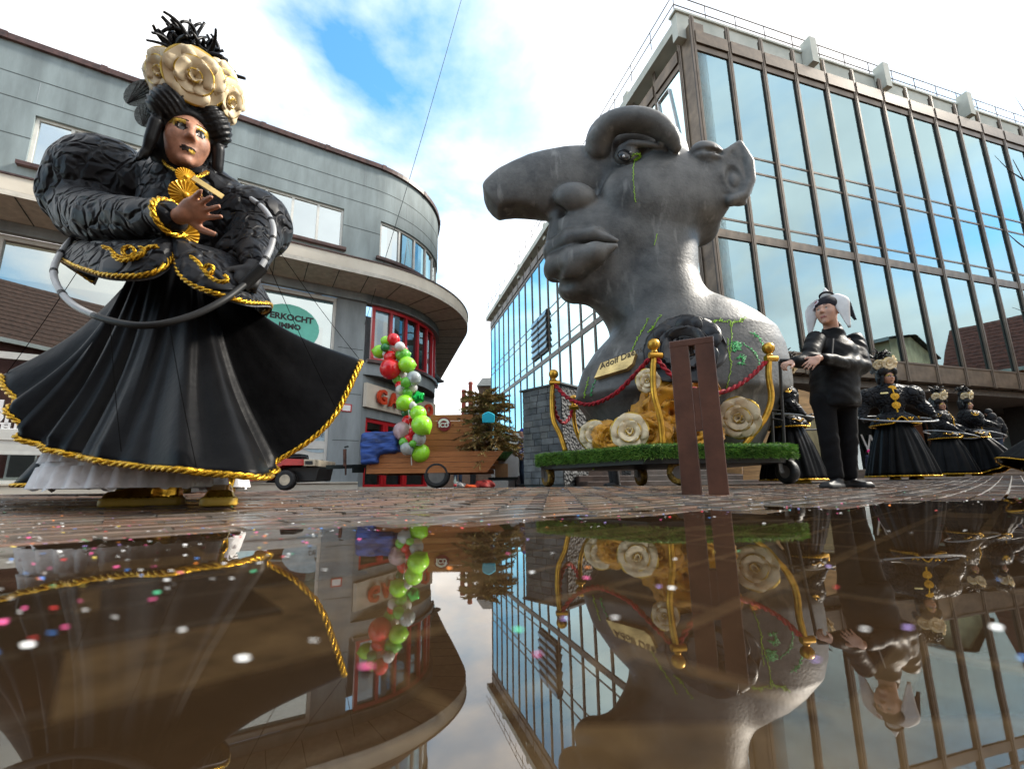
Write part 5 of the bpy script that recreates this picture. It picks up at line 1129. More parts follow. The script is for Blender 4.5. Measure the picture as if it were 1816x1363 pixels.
def headdress(K, parent, s=1., seed=0, small=False, h=.012):
    """black foam wig with ridged rolls, cream roses and a plume of black ribbons; laid out in the frame of the head"""
    R = hframe(K['fwd'], K.get('hup', (0, 0, 1))); c_ = K['hea']; k = K.get('hk', K['k']) * s
    W_ = lambda x, y, z: c_ + R @ (np.array([x, y, z]) * k)
    def fn(P):
        q = ((P - c_) @ R) / k
        d = ell(q, (0, -.03, .055), (.104, .118, .100)); d = smin(d, ell(q, (0, -.055, -.03), (.112, .085, .115)), .04)
        d = smax(d, -ell(q, (0, .085, -.045), (.068, .10, .105)), .015)
        for sx in (-1, 1):
            cc = np.array([sx * .066, .035, .095]); Rr = axes((-sx * .62, .15, .8), (0, 1, 0)); e = ell(q, cc, (.066, .058, .085), Rr); ax_ = (q - cc) @ Rr[:, 2]
            d = smin(d, e - .0045 * np.sin(ax_ * 340), .006)
            d = smin(d, chain(q, [(sx * .098, .04, .0), (sx * .105, .035, -.07), (sx * .112, .02, -.13)], [.022, .02, .012]), .015)
            for j in range(3 if not small else 1): d = np.minimum(d, chain(q, [(sx * .10, .02 - .03 * j, -.07), (sx * (.118 + .004 * j), .03 - .035 * j, -.12), (sx * (.128 + .004 * j), .035 - .04 * j, -.155 + .01 * j)], [.014, .011, .006]))
        d = smin(d, ell(q, (.01, -.025, .22), (.080, .080, .13)), .03)
        return d * k
    lo, hi = bbox([W_(x, y, z) for x in (-.17, .17) for y in (-.2, .17) for z in (-.2, .38)], .01)
    sdf_obj("wig", fn, lo, hi, h, m_wig, parent, relax=0)
    # plume of ribbons
    rr = random.Random(seed + 3); g = MB(); n = 40 if small else 110
    for i in range(n):
        a = rr.uniform(0, 6.28); r0 = rr.uniform(0, .075); p = np.array([r0 * math.cos(a) + .02, r0 * math.sin(a) - .02, .335 + rr.uniform(-.05, .05)]); v = np.array([math.cos(a) * .6, math.sin(a) * .6, 1.0]) + np.array([rr.gauss(0, .4), rr.gauss(0, .4), rr.gauss(0, .3)]); pts = [p]; cv = np.array([rr.gauss(0, .9), rr.gauss(0, .9), rr.gauss(-.7, .6)])
        L_ = rr.uniform(.07, .12) if i > 7 else rr.uniform(.14, .19); 
        for j in range(6):
            v = v / np.linalg.norm(v); p = p + v * L_ / 6; v = v + cv * .35; pts.append(p)
        rad = rr.uniform(.008, .015); g.tube([W_(*q) for q in pts], [k * rad * (1 - .5 * j / 6) for j in range(7)], 5)
    g.build("plume", m_wig, parent, smooth=True)
    # roses round the crown
    spots = ((0.014, .090, .200, .094, 0, 1.0), (-.088, .055, .200, .082, .5, .95), (.092, .035, .195, .078, 1.0, .9), (-.060, .070, .258, .066, .2, .8), (-.07, -.085, .24, .09, .3, 1), (.07, -.08, .24, .09, .9, 1))
    for i, (x, y, z, r_, rl, _) in enumerate(spots[:4] if small else spots):
        nn = R @ np.array([x, y + .03, -.035]); o_ = W_(x, y, z); M_ = facing(o_, rl + seed, (0, 0, 0), nn)
        rose("hat_rose", M_, r_ * k, [m_creamf, m_goldrim], parent, layers=((6, 1.0, 74, .35), (5, .72, 58, .5), (4, .44, 30, .8)) if not small else ((5, 1.0, 70, .4), (4, .6, 45, .6)), seed=seed * 7 + i, th=.007 * k, cup=.4, curl=.3)
    # stiff gauze fans behind one side
    for i, (x, y, z, sx, sz, ro) in enumerate(((.150, -.04, .125, .040, .070, -.5), (.125, .0, .03, .036, .05, -.1))):
        M_ = facing(W_(x, y, z), ro, (0, 0, 0), R @ np.array([.35, .9, .1])); g = MB(); g.prism([(sx * k * math.cos(q), sz * k * math.sin(q)) for q in np.linspace(0, 6.28, 18, endpoint=False)], 0, .002, M=lambda q: tuple(M_ @ Vector(q)))
        o = g.build("gauze_fan", pm("grey_gauze", (.10, .12, .12), rough=.6, alpha=.72, var=.3, vs=40), parent); g = MB()
        for q in np.linspace(-1.1, 1.1, 6): g.tube([M_ @ Vector((0, -sz * k, .004)), M_ @ Vector((sx * k * math.sin(q) * .8, sz * k * math.cos(q) * .95, .004))], .0016 * k, 4)
        g.build("fan_rib", m_wig, o)
def quilt_jacket(K, parent, h, puff, fore, mat, chest=(.155, .125), extra=None):
    """puff: list of (centre, radii) ; fore: list of chains"""
    k = K['k']
    def fn(P):
        d = ell(P, K['che'] + np.array([0, 0, -.0]), (chest[0] * k * 1.15, chest[1] * k * 1.15, .26 * k))
        d = smin(d, ell(P, K['pel'] + np.array([0, 0, .10 * k]), (.15 * k, .125 * k, .14 * k)), .06)
        d = smin(d, chain(P, [K['shL'], K['nec'] - np.array([0, 0, .03]), K['shR']], [.07 * k, .085 * k, .07 * k]), .06)
        d = smin(d, cap(P, K['nec'] - np.array([0, 0, .04 * k]), K['nec'] + np.array([0, 0, .045 * k]), .085 * k, .074 * k), .02)
        d = smax(d, -cap(P, K['nec'] + np.array([0, 0, .0]), K['nec'] + np.array([0, 0, .2 * k]), .056 * k, .068 * k), .008)
        for c_, r_, R_q in puff: d = smin(d, ell(P, c_, r_, R_q), .035)
        for pts, rad in fore: d = smin(d, chain(P, pts, rad, .02), .03)
        w = np.sin(P[:, 0] * 62 + 2 * np.sin(P[:, 2] * 23)) * np.sin(P[:, 2] * 55 + 2 * np.sin(P[:, 0] * 31 + P[:, 1] * 20)) * np.cos(P[:, 1] * 38)
        return d - .004 * w
    pts = [K['pel'], K['nec'], K['che']] + [c_ + np.array(s) * max(r_) for c_, r_, _ in puff for s in ((1, 1, 1), (-1, -1, -1))] + [p for q, _ in fore for p in q]
    lo, hi = bbox(pts, .14 * k); return sdf_obj("jacket", fn, lo, hi, h, mat, parent, relax=1)
def shoe(heel, toe, parent, upper, sole, h=.008, w=.05, hgt=.085, name="shoe"):
    heel = np.array(heel, float); toe = np.array(toe, float); f = toe - heel; L_ = np.linalg.norm(f); f /= L_; z0 = heel[2]; sd = np.array([-f[1], f[0], 0]); up = np.array([0, 0, 1.])
    R = np.stack([sd, f, up], 1); mid = heel + f * L_ * .5
    def q_(P): return (P - heel) @ R
    def wid(y): return w * (.74 + .26 * np.sin(np.clip(y / L_, 0, 1) * 2.6 - .3))
    def fn(P):
        q = q_(P); y = q[:, 1]; ww = wid(y); u = np.maximum(np.abs(q[:, 0]) - ww * .55, 0); e0 = np.maximum(np.maximum(-y + ww * .45, y - L_ + ww * .55), 0); fl = np.sqrt(u * u + e0 * e0) - ww * .42
        so = np.maximum(fl - .004, np.abs(q[:, 2] - .016) - .016)
        top = .032 + (hgt - .030) * np.clip(1.05 - (y / L_ - .28).clip(0) * 1.45, .33, 1); up_ = smax(fl + .006 + .35 * np.maximum(q[:, 2] - .03, 0) * (y > L_ * .35), q[:, 2] - top, .02)
        up_ = smin(up_, cap(P, heel + f * L_ * .24 + up * .06, heel + f * L_ * .22 + up * (hgt + .03), w * .8, w * .72), .015)
        return np.minimum(so, np.maximum(up_, .01 - q[:, 2]))
    def mf(Cn): return (q_(Cn)[:, 2] < .031).astype(int)
    lo, hi = bbox([heel, toe], .09); lo[2] = z0 - .01; hi[2] = z0 + hgt + .05; return sdf_obj(name, fn, lo, hi, h, [upper, sole], parent, mf, relax=0)
# ---- near figure in black crinoline
K = {}
D0 = 1.76
def nk(x, y, D=D0): return at(x, y, D)
K.update(hea=nk(331, 250, 1.68), nec=nk(338, 306, 1.76), che=nk(328, 372, 1.80), pel=nk(318, 466, 1.82), shL=nk(262, 318, 1.80), shR=nk(405, 345, 1.82), elL=nk(150, 392, 1.80), wrL=nk(318, 384, 1.46), elR=nk(462, 418, 1.84), wrR=nk(450, 470, 1.58),
         hiL=nk(290, 520, 1.82), hiR=nk(352, 520, 1.82), knL=nk(285, 690, 1.78), knR=nk(365, 690, 1.78), anL=nk(290, 868, 1.80), anR=nk(388, 868, 1.76))
K['k'] = 1.06; K['hk'] = 1.12; K['fwd'] = np.array([.70, -.70, -.14]); K['hup'] = (.06, -.06, 1); K['bf'] = np.array([.15, -1, 0])
w1 = empty("person", (K['anL'][0] + .1, 1.78, .01), 0, "person in black quilted gown with cream rose headdress closest to the camera, hand raised", "person", "people in black and gold gowns")
hL = hand_fn(K['wrL'], nk(398, 352, 1.40) - nk(318, 384, 1.46), (-.15, .75, .60), 1.05, .06, -1, .22)
hR = hand_fn(K['wrR'], nk(436, 500, 1.55) - nk(450, 470, 1.58), (.5, -.8, .2), 1.05, .85, 1, .1)
build_body(K, w1, .0075, gold=True, handL=hL, handR=hR, up=K['hup'], gloveR=True)
ps = pxs(250, 350, D0)
quilt_jacket(K, w1, .012, [(nk(184, 324, 1.82), (.205, .19, .205), None), (nk(126, 350, 1.80), (.10, .13, .14), None), (nk(450, 398, 1.86), (.165, .16, .165), None), (nk(430, 455, 1.74), (.10, .10, .10), None)],
             [([nk(150, 375, 1.76), nk(190, 393, 1.66), nk(300, 386, 1.48)], [.115, .108, .060]), ([K['shL'], K['elL']], [.10, .10]), ([nk(455, 420, 1.78), nk(451, 468, 1.60)], [.10, .048])], m_quilt)
# peplum flaps
def peplum(top, hem, parent, name="peplum"):
    T_ = resample(catmull([nk(*q) for q in top], 8), .008); H_ = resample(catmull([nk(*q) for q in hem], 8), .008); n = 48
    T_ = T_[np.linspace(0, len(T_) - 1, n).astype(int)]; H_ = H_[np.linspace(0, len(H_) - 1, n).astype(int)]
    G = [[T_[i] + (H_[i] - T_[i]) * (j / 12) + np.array([0, -.02, .045]) * math.sin(math.pi * j / 12) for j in range(13)] for i in range(n)]
    o = MB().grid(G).build(name, m_quilt, parent, smooth=True, solid=.016); G2 = [[p + np.array([0, .014, -.012]) for p in row] for row in G]
    MB().grid(G2).build("lining", m_lining, o, smooth=True); braid(H_, .0075).build("trim", m_trim, o, smooth=True); return o
pL = peplum([(312, 428, 1.60), (280, 432, 1.60), (235, 436, 1.66), (215, 440, 1.80), (230, 442, 1.95)], [(306, 448, 1.50), (292, 472, 1.46), (255, 488, 1.44), (190, 488, 1.46), (135, 472, 1.55), (105, 457, 1.72), (120, 470, 1.95), (165, 500, 2.08)], w1)
pR = peplum([(314, 428, 1.60), (345, 435, 1.60), (385, 445, 1.66), (410, 452, 1.80), (400, 450, 1.95)], [(312, 450, 1.50), (318, 485, 1.46), (345, 507, 1.45), (395, 524, 1.47), (440, 535, 1.55), (478, 538, 1.74), (470, 553, 1.92), (430, 560, 2.05)], w1)
def swirl(pts, D_, parent, r=.006):
    g = braid(catmull([nk(x, y, D_) for x, y in pts], 8), r); g.build("embroidery", m_trim, parent, smooth=True)
swirl([(182, 438), (195, 442), (205, 452), (222, 458), (238, 450), (236, 440), (224, 438), (218, 448), (230, 456), (250, 450), (262, 440), (280, 437)], 1.445, pL); swirl([(200, 454), (214, 462), (232, 460), (248, 454), (256, 444), (248, 438)], 1.44, pL)
swirl([(338, 455), (352, 466), (360, 478), (372, 486), (378, 476), (370, 470), (362, 480), (376, 494), (392, 500), (404, 497), (398, 488)], 1.44, pR)
# skirt, petticoat, trims
HEM = [nk(8, 666, 1.66), nk(20, 722, 1.58), nk(52, 782, 1.52), nk(110, 803, 1.46), nk(180, 818, 1.40), nk(255, 828, 1.36), nk(340, 836, 1.33), nk(415, 842, 1.33), nk(462, 846, 1.40), nk(478, 843, 1.52), nk(476, 838, 1.68), nk(495, 822, 1.78), nk(548, 784, 1.83), nk(597, 728, 1.88), nk(637, 640, 1.98), nk(592, 700, 2.15), nk(520, 780, 2.32), nk(400, 800, 2.40), nk(250, 810, 2.40), nk(120, 790, 2.28), nk(40, 720, 2.0)]
G = skirt_surface(nk(318, 490, 1.82), .15, HEM, 320, 34, 16, .050, 3, -.045)
sk = MB().grid(G, closed_u=True).build("skirt", m_satin, w1, smooth=True, solid=.004)
hemline = [r[-1] for r in G]; braid(hemline + [hemline[0]], .0088).build("hem_trim", m_trim, sk, smooth=True)
pc = nk(268, 840, 1.80); pg = []
for i in range(150):
    a = 2 * math.pi * i / 150; row = []
    for j in range(9):
        t_ = j / 8; r_ = .25 + .085 * t_ + .010 * math.sin(a * 23 + j * .9) + .008 * math.sin(a * 37 + 1 + j * 1.7); row.append((pc[0] + r_ * 1.0 * math.cos(a), pc[1] + r_ * .92 * math.sin(a), .40 - .298 * t_ + .008 * math.sin(a * 11) * t_ - (.012 if j == 8 else 0) * math.sin(a * 29)))
    pg.append(row)
MB().grid(pg, closed_u=True).build("petticoat", m_petti, w1, smooth=True)
for j, (zz_, rr_) in enumerate(((.26, .305), (.17, .325))):
    MB().grid([[(pc[0] + (rr_ + .02 * u + .012 * math.sin(a * 31 + j)) * math.cos(a), pc[1] + (rr_ + .02 * u + .012 * math.sin(a * 31 + j)) * .92 * math.sin(a), zz_ - .075 * u) for u in (0, .5, 1)] for a in np.linspace(0, 2 * math.pi, 160, endpoint=False)], closed_u=True).build("ruffle", m_petti, w1, smooth=True)
gz0 = gz1(-1.3, 1.75)
shoe(np.r_[at(322, 900, 1.80)[:2], gz0], np.r_[at(178, 900, 1.72)[:2], gz0], w1, m_shoe_g, m_sole, .007, .054, .12); shoe(np.r_[at(392, 896, 1.86)[:2], gz0], np.r_[at(386, 900, 1.60)[:2], gz0], w1, m_shoe_g, m_sole, .007, .056, .12)
headdress(K, w1, 1.0, 2, h=.0075)
MB().lathe([(.062, -.05), (.070, -.02), (.066, .02), (.060, .04)], 20, M=lambda q: tuple(K['nec'] + np.array(q) + np.array([0, -.004, .035]))).build("scarf", m_scarf, w1, smooth=True)
# front trims, rosettes, name bar
def ft(pts, r=.006, n="trim"): braid(catmull([nk(*q) for q in pts], 8), r).build(n, m_trim, w1, smooth=True)
ft([(288, 272, 1.70), (292, 290, 1.65), (308, 302, 1.61), (326, 312, 1.59)]); ft([(368, 305, 1.68), (355, 312, 1.62), (340, 318, 1.60), (326, 312, 1.59)]); ft([(326, 314, 1.59), (326, 345, 1.57), (320, 380, 1.56), (316, 430, 1.56), (312, 452, 1.50)])
a_ = np.linspace(0, 2 * math.pi, 14)
wv_ = nk(398, 352, 1.40) - nk(318, 384, 1.46); wv_ /= np.linalg.norm(wv_); s1 = np.cross(wv_, (0, 0, 1)); s1 /= np.linalg.norm(s1); s2 = np.cross(s1, wv_)
braid([nk(303, 386, 1.48) + .066 * (s1 * math.cos(q) + s2 * math.sin(q)) for q in a_], .009).build("cuff_trim", m_trim, w1, smooth=True)
for x, y, D_, r_, tl in ((330, 314, 1.585, .036, (.3, 0, .3)), (329, 346, 1.555, .054, (.1, 0, 0)), (324, 417, 1.53, .052, (.1, 0, -.1))): rosette("rosette", facing(nk(x, y, D_), .2, tl), r_, w1)
Mb = frame(nk(369, 333, 1.60), nk(392, 346, 1.63) - nk(352, 320, 1.585), (0, -.2, 1)); MB().box((-.058, -.011, 0), (.058, .011, .006), M=lambda q: tuple(Mb @ Vector(q))).build("name_bar", m_brass, w1, bevel=.002)
world_child(w1)
# hoop with cords that lift the skirt
HP = [(441, 498, 1.55), (400, 530, 1.45), (340, 560, 1.38), (265, 577, 1.33), (195, 568, 1.34), (130, 540, 1.40), (97, 495, 1.50), (104, 455, 1.62), (138, 415, 1.85), (190, 385, 2.1), (290, 352, 2.25), (370, 338, 2.2), (420, 342, 1.85), (462, 365, 1.66), (484, 400, 1.60), (480, 440, 1.58), (458, 480, 1.55)]
C3 = catmull([nk(*q) for q in HP], 10, True); C3.append(C3[0]); n3 = len(C3); hoop = empty("hoop", tuple(nk(265, 577, 1.33)), 0, "large grey and black plastic hoop held by the closest gowned person", "hoop", "hoops held by the gowned people")
for nm_, i0, i1, mt_ in (("taped_pipe", 0, 44, m_hoop_b), ("grey_pipe", 43, 100, m_hoop_g), ("taped_pipe", 99, 125, m_hoop_b), ("grey_pipe", 124, n3 - 1, m_hoop_g)): MB().tube(C3[i0:i1 + 1], .011 if 'g' == nm_[0] else .0114, 9).build(nm_, mt_, hoop, smooth=True)
MB().tube([nk(430, 508, 1.54), nk(466, 474, 1.55)], .022, 10).build("grip", m_hoop_b, hoop, auto=50)
for i in np.linspace(.32, .95, 14):
    q = C3[int(n3 * i) % n3]; q2 = C3[(int(n3 * i) + 1) % n3]; MB().tube([q, q + (q2 - q) * .9], .0125, 9).build("tape_band", m_hoop_b, hoop)
for a, b_ in (((138, 480, 1.55), (10, 664, 1.66)), ((300, 572, 1.36), (350, 835, 1.33)), ((195, 568, 1.34), (215, 800, 1.38)), ((485, 430, 1.7), (637, 636, 1.94)), ((470, 455, 1.62), (597, 726, 1.80))):
    pa, pb = nk(*a), nk(*b_); MB().tube([pa + (pb - pa) * k_ / 6 - np.array([0, 0, .012 * math.sin(math.pi * k_ / 6)]) for k_ in range(7)], .0013, 4).build("cord", pm('black_cord', (.004, .004, .004), rough=1, spec=0), hoop)
world_child(hoop)
# ---- the other gowned people
def gown_person(label, loc, heading, h=1.74, head=(0, 1, 0), hem_r=.62, seed=1, lift=None, hoop_on=True, res=.014, arms=None, hoop_label=None):
    K = std_pose(loc, heading, h, face=head, shL=(-.19, -.01, 1.40), shR=(.19, -.01, 1.40), **(arms or dict(elL=(-.36, -.02, 1.17), elR=(.36, -.02, 1.17), wrL=(-.44, .14, .97), wrR=(.44, .14, .97))))
    T = K['T']; k = K['k']; w = empty("person", tuple(loc), 0, label, "person", "people in black and gold gowns")
    hl = hand_fn(K['wrL'], K['bf'] * .7 + np.array([0, 0, -.6]), np.cross(K['bf'], (0, 0, 1)) * -1, 1, .8, 1); hr = hand_fn(K['wrR'], K['bf'] * .7 + np.array([0, 0, -.6]), np.cross(K['bf'], (0, 0, 1)), 1, .8, -1)
    build_body(K, w, res, gold=True, handL=hl, handR=hr, gloveL=True, gloveR=True)
    up_ = lambda s: (K['sh' + s] + K['el' + s]) / 2 + (K['el' + s] - K['sh' + s]) * .05
    quilt_jacket(K, w, .018, [(up_('L') + np.array([0, 0, .02]), (.165 * k, .15 * k, .165 * k), None), (up_('R') + np.array([0, 0, .02]), (.165 * k, .15 * k, .165 * k), None)], [([K['elL'], (K['elL'] + K['wrL']) / 2, K['wrL']], [.095 * k, .08 * k, .045 * k]), ([K['elR'], (K['elR'] + K['wrR']) / 2, K['wrR']], [.095 * k, .08 * k, .045 * k])], m_quilt2, chest=(.18, .15))
    # peplum ring with scalloped gold edge
    PG = []
    for i in range(72):
        a = 2 * math.pi * i / 72; sc = abs(math.sin(a - math.pi / 2)) if False else 0; fr_ = math.cos((a - math.pi / 2)); notch = .10 * math.exp(-((((a - math.pi / 2 + math.pi) % (2 * math.pi)) - math.pi) / .22) ** 2)
        PG.append([T(((.13 + (.31 - .13) * t_ + .03 * math.sin(math.pi * t_)) * math.cos(a), (.12 + (.29 - .12) * t_ + .03 * math.sin(math.pi * t_)) * math.sin(a), 1.04 - (.20 - notch) * t_ ** 1.3)) for t_ in np.linspace(0, 1, 6)])
    pp = MB().grid(PG, closed_u=True).build("peplum", m_quilt2, w, smooth=True, solid=.015); e = [r[-1] for r in PG]; braid(e + [e[0]], .009, .012).build("trim", m_trim, pp, smooth=True)
    for sx in (-1, 1):
        for j in range(2):
            g = braid(catmull([T((sx * (.09 + .15 * j + .07 * u + .0), math.sqrt(max(0, 1 - ((.09 + .15 * j + .07 * u) / .30) ** 2)) * .275 + .012, .905 + .02 * math.sin(u * 9) + (.02 if j else 0))) for u in np.linspace(0, 1, 7)], 4), .007, .01); g.build("embroidery", m_trim, pp, smooth=True)
    hem = []
    for i in range(16):
        a = 2 * math.pi * i / 16; r_ = hem_r * (1 + .05 * math.sin(3 * a + seed)); z_ = .055
        if lift:
            la, lz, lr = lift; f = max(0, math.cos(a - la)) ** 4; z_ += lz * f; r_ += lr * f
        hem.append(T((r_ * math.cos(a), r_ * math.sin(a), z_)))
    G = skirt_surface(T((0, 0, 1.0)), .14 * k, hem, 150, 14, 15, .045, seed, .03)
    sk = MB().grid(G, closed_u=True).build("skirt", m_satin, w, smooth=True, solid=.004); e = [r[-1] for r in G]; braid(e + [e[0]], .010, .014).build("hem_trim", m_trim, sk, smooth=True)
    for z_, y_ in ((1.40, .135), (1.27, .19), (1.13, .185)): rosette("rosette", facing(T((0, y_ + .005, z_)), 0, (0, 0, 0), K['bf']), .055 * k, w, 14)
    braid(catmull([T((0, .11, 1.46)), T((0, .16, 1.38)), T((0, .19, 1.27)), T((0, .185, 1.13)), T((0, .20, 1.0)), T((0, .24, .96))], 6), .008, .011).build("trim", m_trim, w, smooth=True)
    Mb = facing(T((.12, .175, 1.335)), 0, (0, 0, .2), K['bf']); MB().box((-.05, -.012, 0), (.05, .012, .008), M=lambda q: tuple(Mb @ Vector(q))).build("name_bar", m_brass, w)
    for sx in (-1, 1): rosette("shoulder_rosette", facing(up_('L' if sx < 0 else 'R') + K['T']((sx * .12, 0, .10)) - K['T']((0, 0, 0)), 0, (0, 0, 0), K['T']((sx, .1, .7)) - K['T']((0, 0, 0))), .06 * k, w, 12)
    headdress(K, w, 1.05, seed, True, .014)
    for sx in (-1, 1): shoe(np.array([*T((sx * .12, -.1, 0))[:2], loc[2]]), np.array([*T((sx * .14, .19, 0))[:2], loc[2]]), w, m_shoe_g, m_sole, .015)
    world_child(w)
    if hoop_on:
        ho = MB().tube([T((.47 * math.cos(a), .10 + .44 * math.sin(a), .93 + .04 * math.cos(a) - .10 * math.sin(a))) for a in np.linspace(0, 2 * math.pi, 48, endpoint=False)], .012, 7, closed=True).build("hoop", m_hoop_g, None, smooth=True)
        tag(ho, hoop_label, "hoop", "hoops held by the gowned people")
    return w
def gpos(x, y, D_): p = at(x, y, D_); return (p[0], p[1], gz1(p[0], p[1]))
gown_person("person in black and gold gown facing the camera with arms spread beyond the boy", gpos(1603, 845, 7.0), math.radians(-112), 1.76, (-.35, .9, .02), .43, 3, hoop_label="grey hoop held by the gowned person with spread arms beyond the boy")
gown_person("person in black and gold gown in profile, left of the two smaller gowned figures", gpos(1690, 845, 9.6), math.radians(-50), 1.66, (.55, .8, 0), .46, 5, arms=dict(elL=(-.30, .10, 1.14), elR=(.34, .02, 1.15), wrL=(-.30, .36, 1.02), wrR=(.38, .26, .98)), hoop_label="hoop of the left one of the two smaller gowned figures")
gown_person("person in black and gold gown in profile nearest the walking man in black", gpos(1738, 845, 9.9), math.radians(-35), 1.70, (.45, .85, 0), .46, 6, arms=dict(elL=(-.32, .0, 1.15), elR=(.28, .12, 1.16), wrL=(-.42, .10, .98), wrR=(.22, .36, 1.10)), lift=(math.radians(60), .25, .25), hoop_label="hoop of the gowned figure nearest the walking man")
gown_person("gowned person bent half hidden between the grey bust and the boy", gpos(1408, 848, 5.9), math.radians(-20), 1.50, (.3, .9, -.3), .42, 8, hoop_label="hoop of the gowned person half hidden behind the boy")
# ---- boy in black with the eared cap
BD = 4.04
def bk(x, y, D=BD): return at(x, y, D)
K = dict(hea=bk(1467, 552, 4.0), nec=bk(1476, 588, 4.05), che=bk(1478, 632, 4.07), pel=bk(1480, 706, 4.07), shL=bk(1446, 602, 4.0), shR=bk(1516, 604, 4.10), elL=bk(1434, 640, 3.86), wrL=bk(1408, 642, 3.80), elR=bk(1528, 650, 3.98), wrR=bk(1452, 634, 3.74),
         hiL=bk(1462, 722, 4.05), hiR=bk(1500, 722, 4.10), knL=bk(1470, 780, 4.03), knR=bk(1504, 782, 4.10), anL=bk(1482, 842, 4.04), anR=bk(1506, 842, 4.12), k=1.0, hk=1.10)
gb = gz1(2.9, 4.04); K['fwd'] = np.array([-.84, -.54, .04]); K['bf'] = np.array([-.45, -.9, 0])
boy = empty("person", (float(K['anL'][0]), 4.05, gb), 0, "young man in black jacket and eared knit cap leaning on the cart handle", "person")
hL = hand_fn(K['wrL'], bk(1388, 646, 3.79) - bk(1408, 642, 3.80), (-.1, -.4, .9), 1.0, .75, -1); hR = hand_fn(K['wrR'], bk(1428, 650, 3.72) - bk(1452, 632, 3.75), (-.35, -.85, .4), 1.0, .18, 1)
build_body(K, boy, .010, m_skin2, handL=hL, handR=hR)
m_jack = pm("black_rain_jacket", (.011, .011, .012), rough=.5, var=.3, vs=7, bump=.6, bs=16, bdist=.012, spec=.12); m_trou = pm("black_jeans", (.008, .008, .009), rough=.9, var=.2, bump=.3, bs=14, bdist=.015, spec=.15)
def fn(P):
    d = chain(P, [K['pel'] + np.array([0, 0, -.02]), K['che'], K['nec'] - np.array([0, 0, .05])], [.195, .192, .10]); dd = P[:, 1] - K['che'][1]
    for s in 'LR': d = smin(d, chain(P, [K['sh' + s], K['el' + s], K['wr' + s] + (K['el' + s] - K['wr' + s]) * .12], [.082, .072, .052], .02), .05)
    d = smin(d, cap(P, K['nec'] - np.array([0, 0, .03]), K['nec'] + np.array([0, 0, .03]), .088, .078), .03)
    d = smax(d, -cap(P, K['nec'] + np.array([-.02, -.02, .03]), K['hea'], .06, .10), .01); d = smax(d, (bk(1480, 724, 4.05)[2] - P[:, 2]), .01)
    return d - .0045 * np.sin(P[:, 2] * 34 + 3 * np.sin(P[:, 0] * 9 + P[:, 2] * 6)) * np.sin(P[:, 0] * 19 + P[:, 1] * 15 + 2 * np.sin(P[:, 2] * 13)) - .002 * np.sin(P[:, 2] * 71 + 4 * np.sin(P[:, 0] * 21))
lo, hi = bbox([K[a] for a in ('pel', 'nec', 'shL', 'shR', 'elL', 'elR', 'wrL', 'wrR')], .2); sdf_obj("jacket", fn, lo, hi, .014, m_jack, boy)
MB().bar(bk(1478, 600, 3.86), bk(1476, 628, 3.86), .008, .01).build("zip", m_rim, boy)
def fn(P):
    d = None
    for s in 'LR':
        e = chain(P, [K['hi' + s] + np.array([0, 0, .05]), K['kn' + s], K['an' + s]], [.095, .075, .062], .02); d = e if d is None else smin(d, e, .02)
    d = smin(d, cap(P, K['hiL'] + np.array([0, 0, .06]), K['hiR'] + np.array([0, 0, .06]), .085), .05); return d - .002 * np.sin(P[:, 2] * 60 + 2 * np.sin(P[:, 0] * 30)) * (P[:, 2] < .55)
lo, hi = bbox([K[a] for a in ('hiL', 'hiR', 'anL', 'anR', 'pel')], .14); sdf_obj("trousers", fn, lo, hi, .014, m_trou, boy)
m_shb = pm("black_trainer", (.015, .015, .017), rough=.55, var=.3, vs=30); m_sob = pm("dark_sole", (.02, .02, .02), rough=.7)
p1, p2 = K['anL'], K['anR']
shoe((p1[0] + .06, p1[1] + .03, gb), (p1[0] - .20, p1[1] - .12, gb), boy, m_shb, m_sob, .011, .052, .09); shoe((p2[0] + .0, p2[1] + .06, gb), (p2[0] + .03, p2[1] - .20, gb), boy, m_shb, m_sob, .011, .05, .09)
R = hframe(K['fwd']); c_ = K['hea']; Wb = lambda x, y, z: c_ + R @ np.array([x, y, z]) * 1.1
m_knit = pm("navy_knit", (.012, .013, .022), rough=.95, var=.2, bump=.6, bs=160, bdist=.004); m_felt = pm("white_felt", (.62, .62, .62), rough=.9, var=.08)
def fn(P):
    q = (P - c_) @ R / 1.1; d = smax(ell(q, (0, -.02, .042), (.090, .11, .096)), -(q[:, 2] - .030 + .25 * (q[:, 1] - .06).clip(-.3, 0) * -0 + .35 * np.clip(.05 - q[:, 1], 0, .2) * -1), .008) if False else ell(q, (0, -.02, .042), (.090, .110, .096))
    return smax(d, -(q[:, 2] - .024 + .5 * np.clip(.06 - q[:, 1], 0, .16)), .006)
lo, hi = bbox([c_], .16); cp = sdf_obj("knit_cap", fn, lo, hi, .009, m_knit, boy)
def flap(pts, w0, parent, mat, name):
    P3 = catmull([Wb(*q) for q in pts], 6); n = len(P3); G = []
    for i, p in enumerate(P3):
        t_ = i / (n - 1); wd = w0 * (math.sin(math.pi * (.12 + .88 * t_) ** .8) * .9 + .08); sd = R @ np.array([.85, .5, 0]); G.append([p + sd * wd * u + R[:, 0] * .006 * math.sin(u * 3) for u in (-1, -.5, 0, .5, 1)])
    return MB().grid(G).build(name, mat, parent, smooth=True, solid=.008)
for sx in (-1, 1):
    flap([(sx * .05, -.03, .145), (sx * .105, -.01, .07), (sx * .125, .01, -.04), (sx * .15, .02, -.20)], .062, boy, m_felt, "felt_ear")
    flap([(sx * .05, -.05, .15), (sx * .115, -.05, .07), (sx * .14, -.06, -.02), (sx * .17, -.06, -.12)], .035, boy, m_knit, "dark_ear")
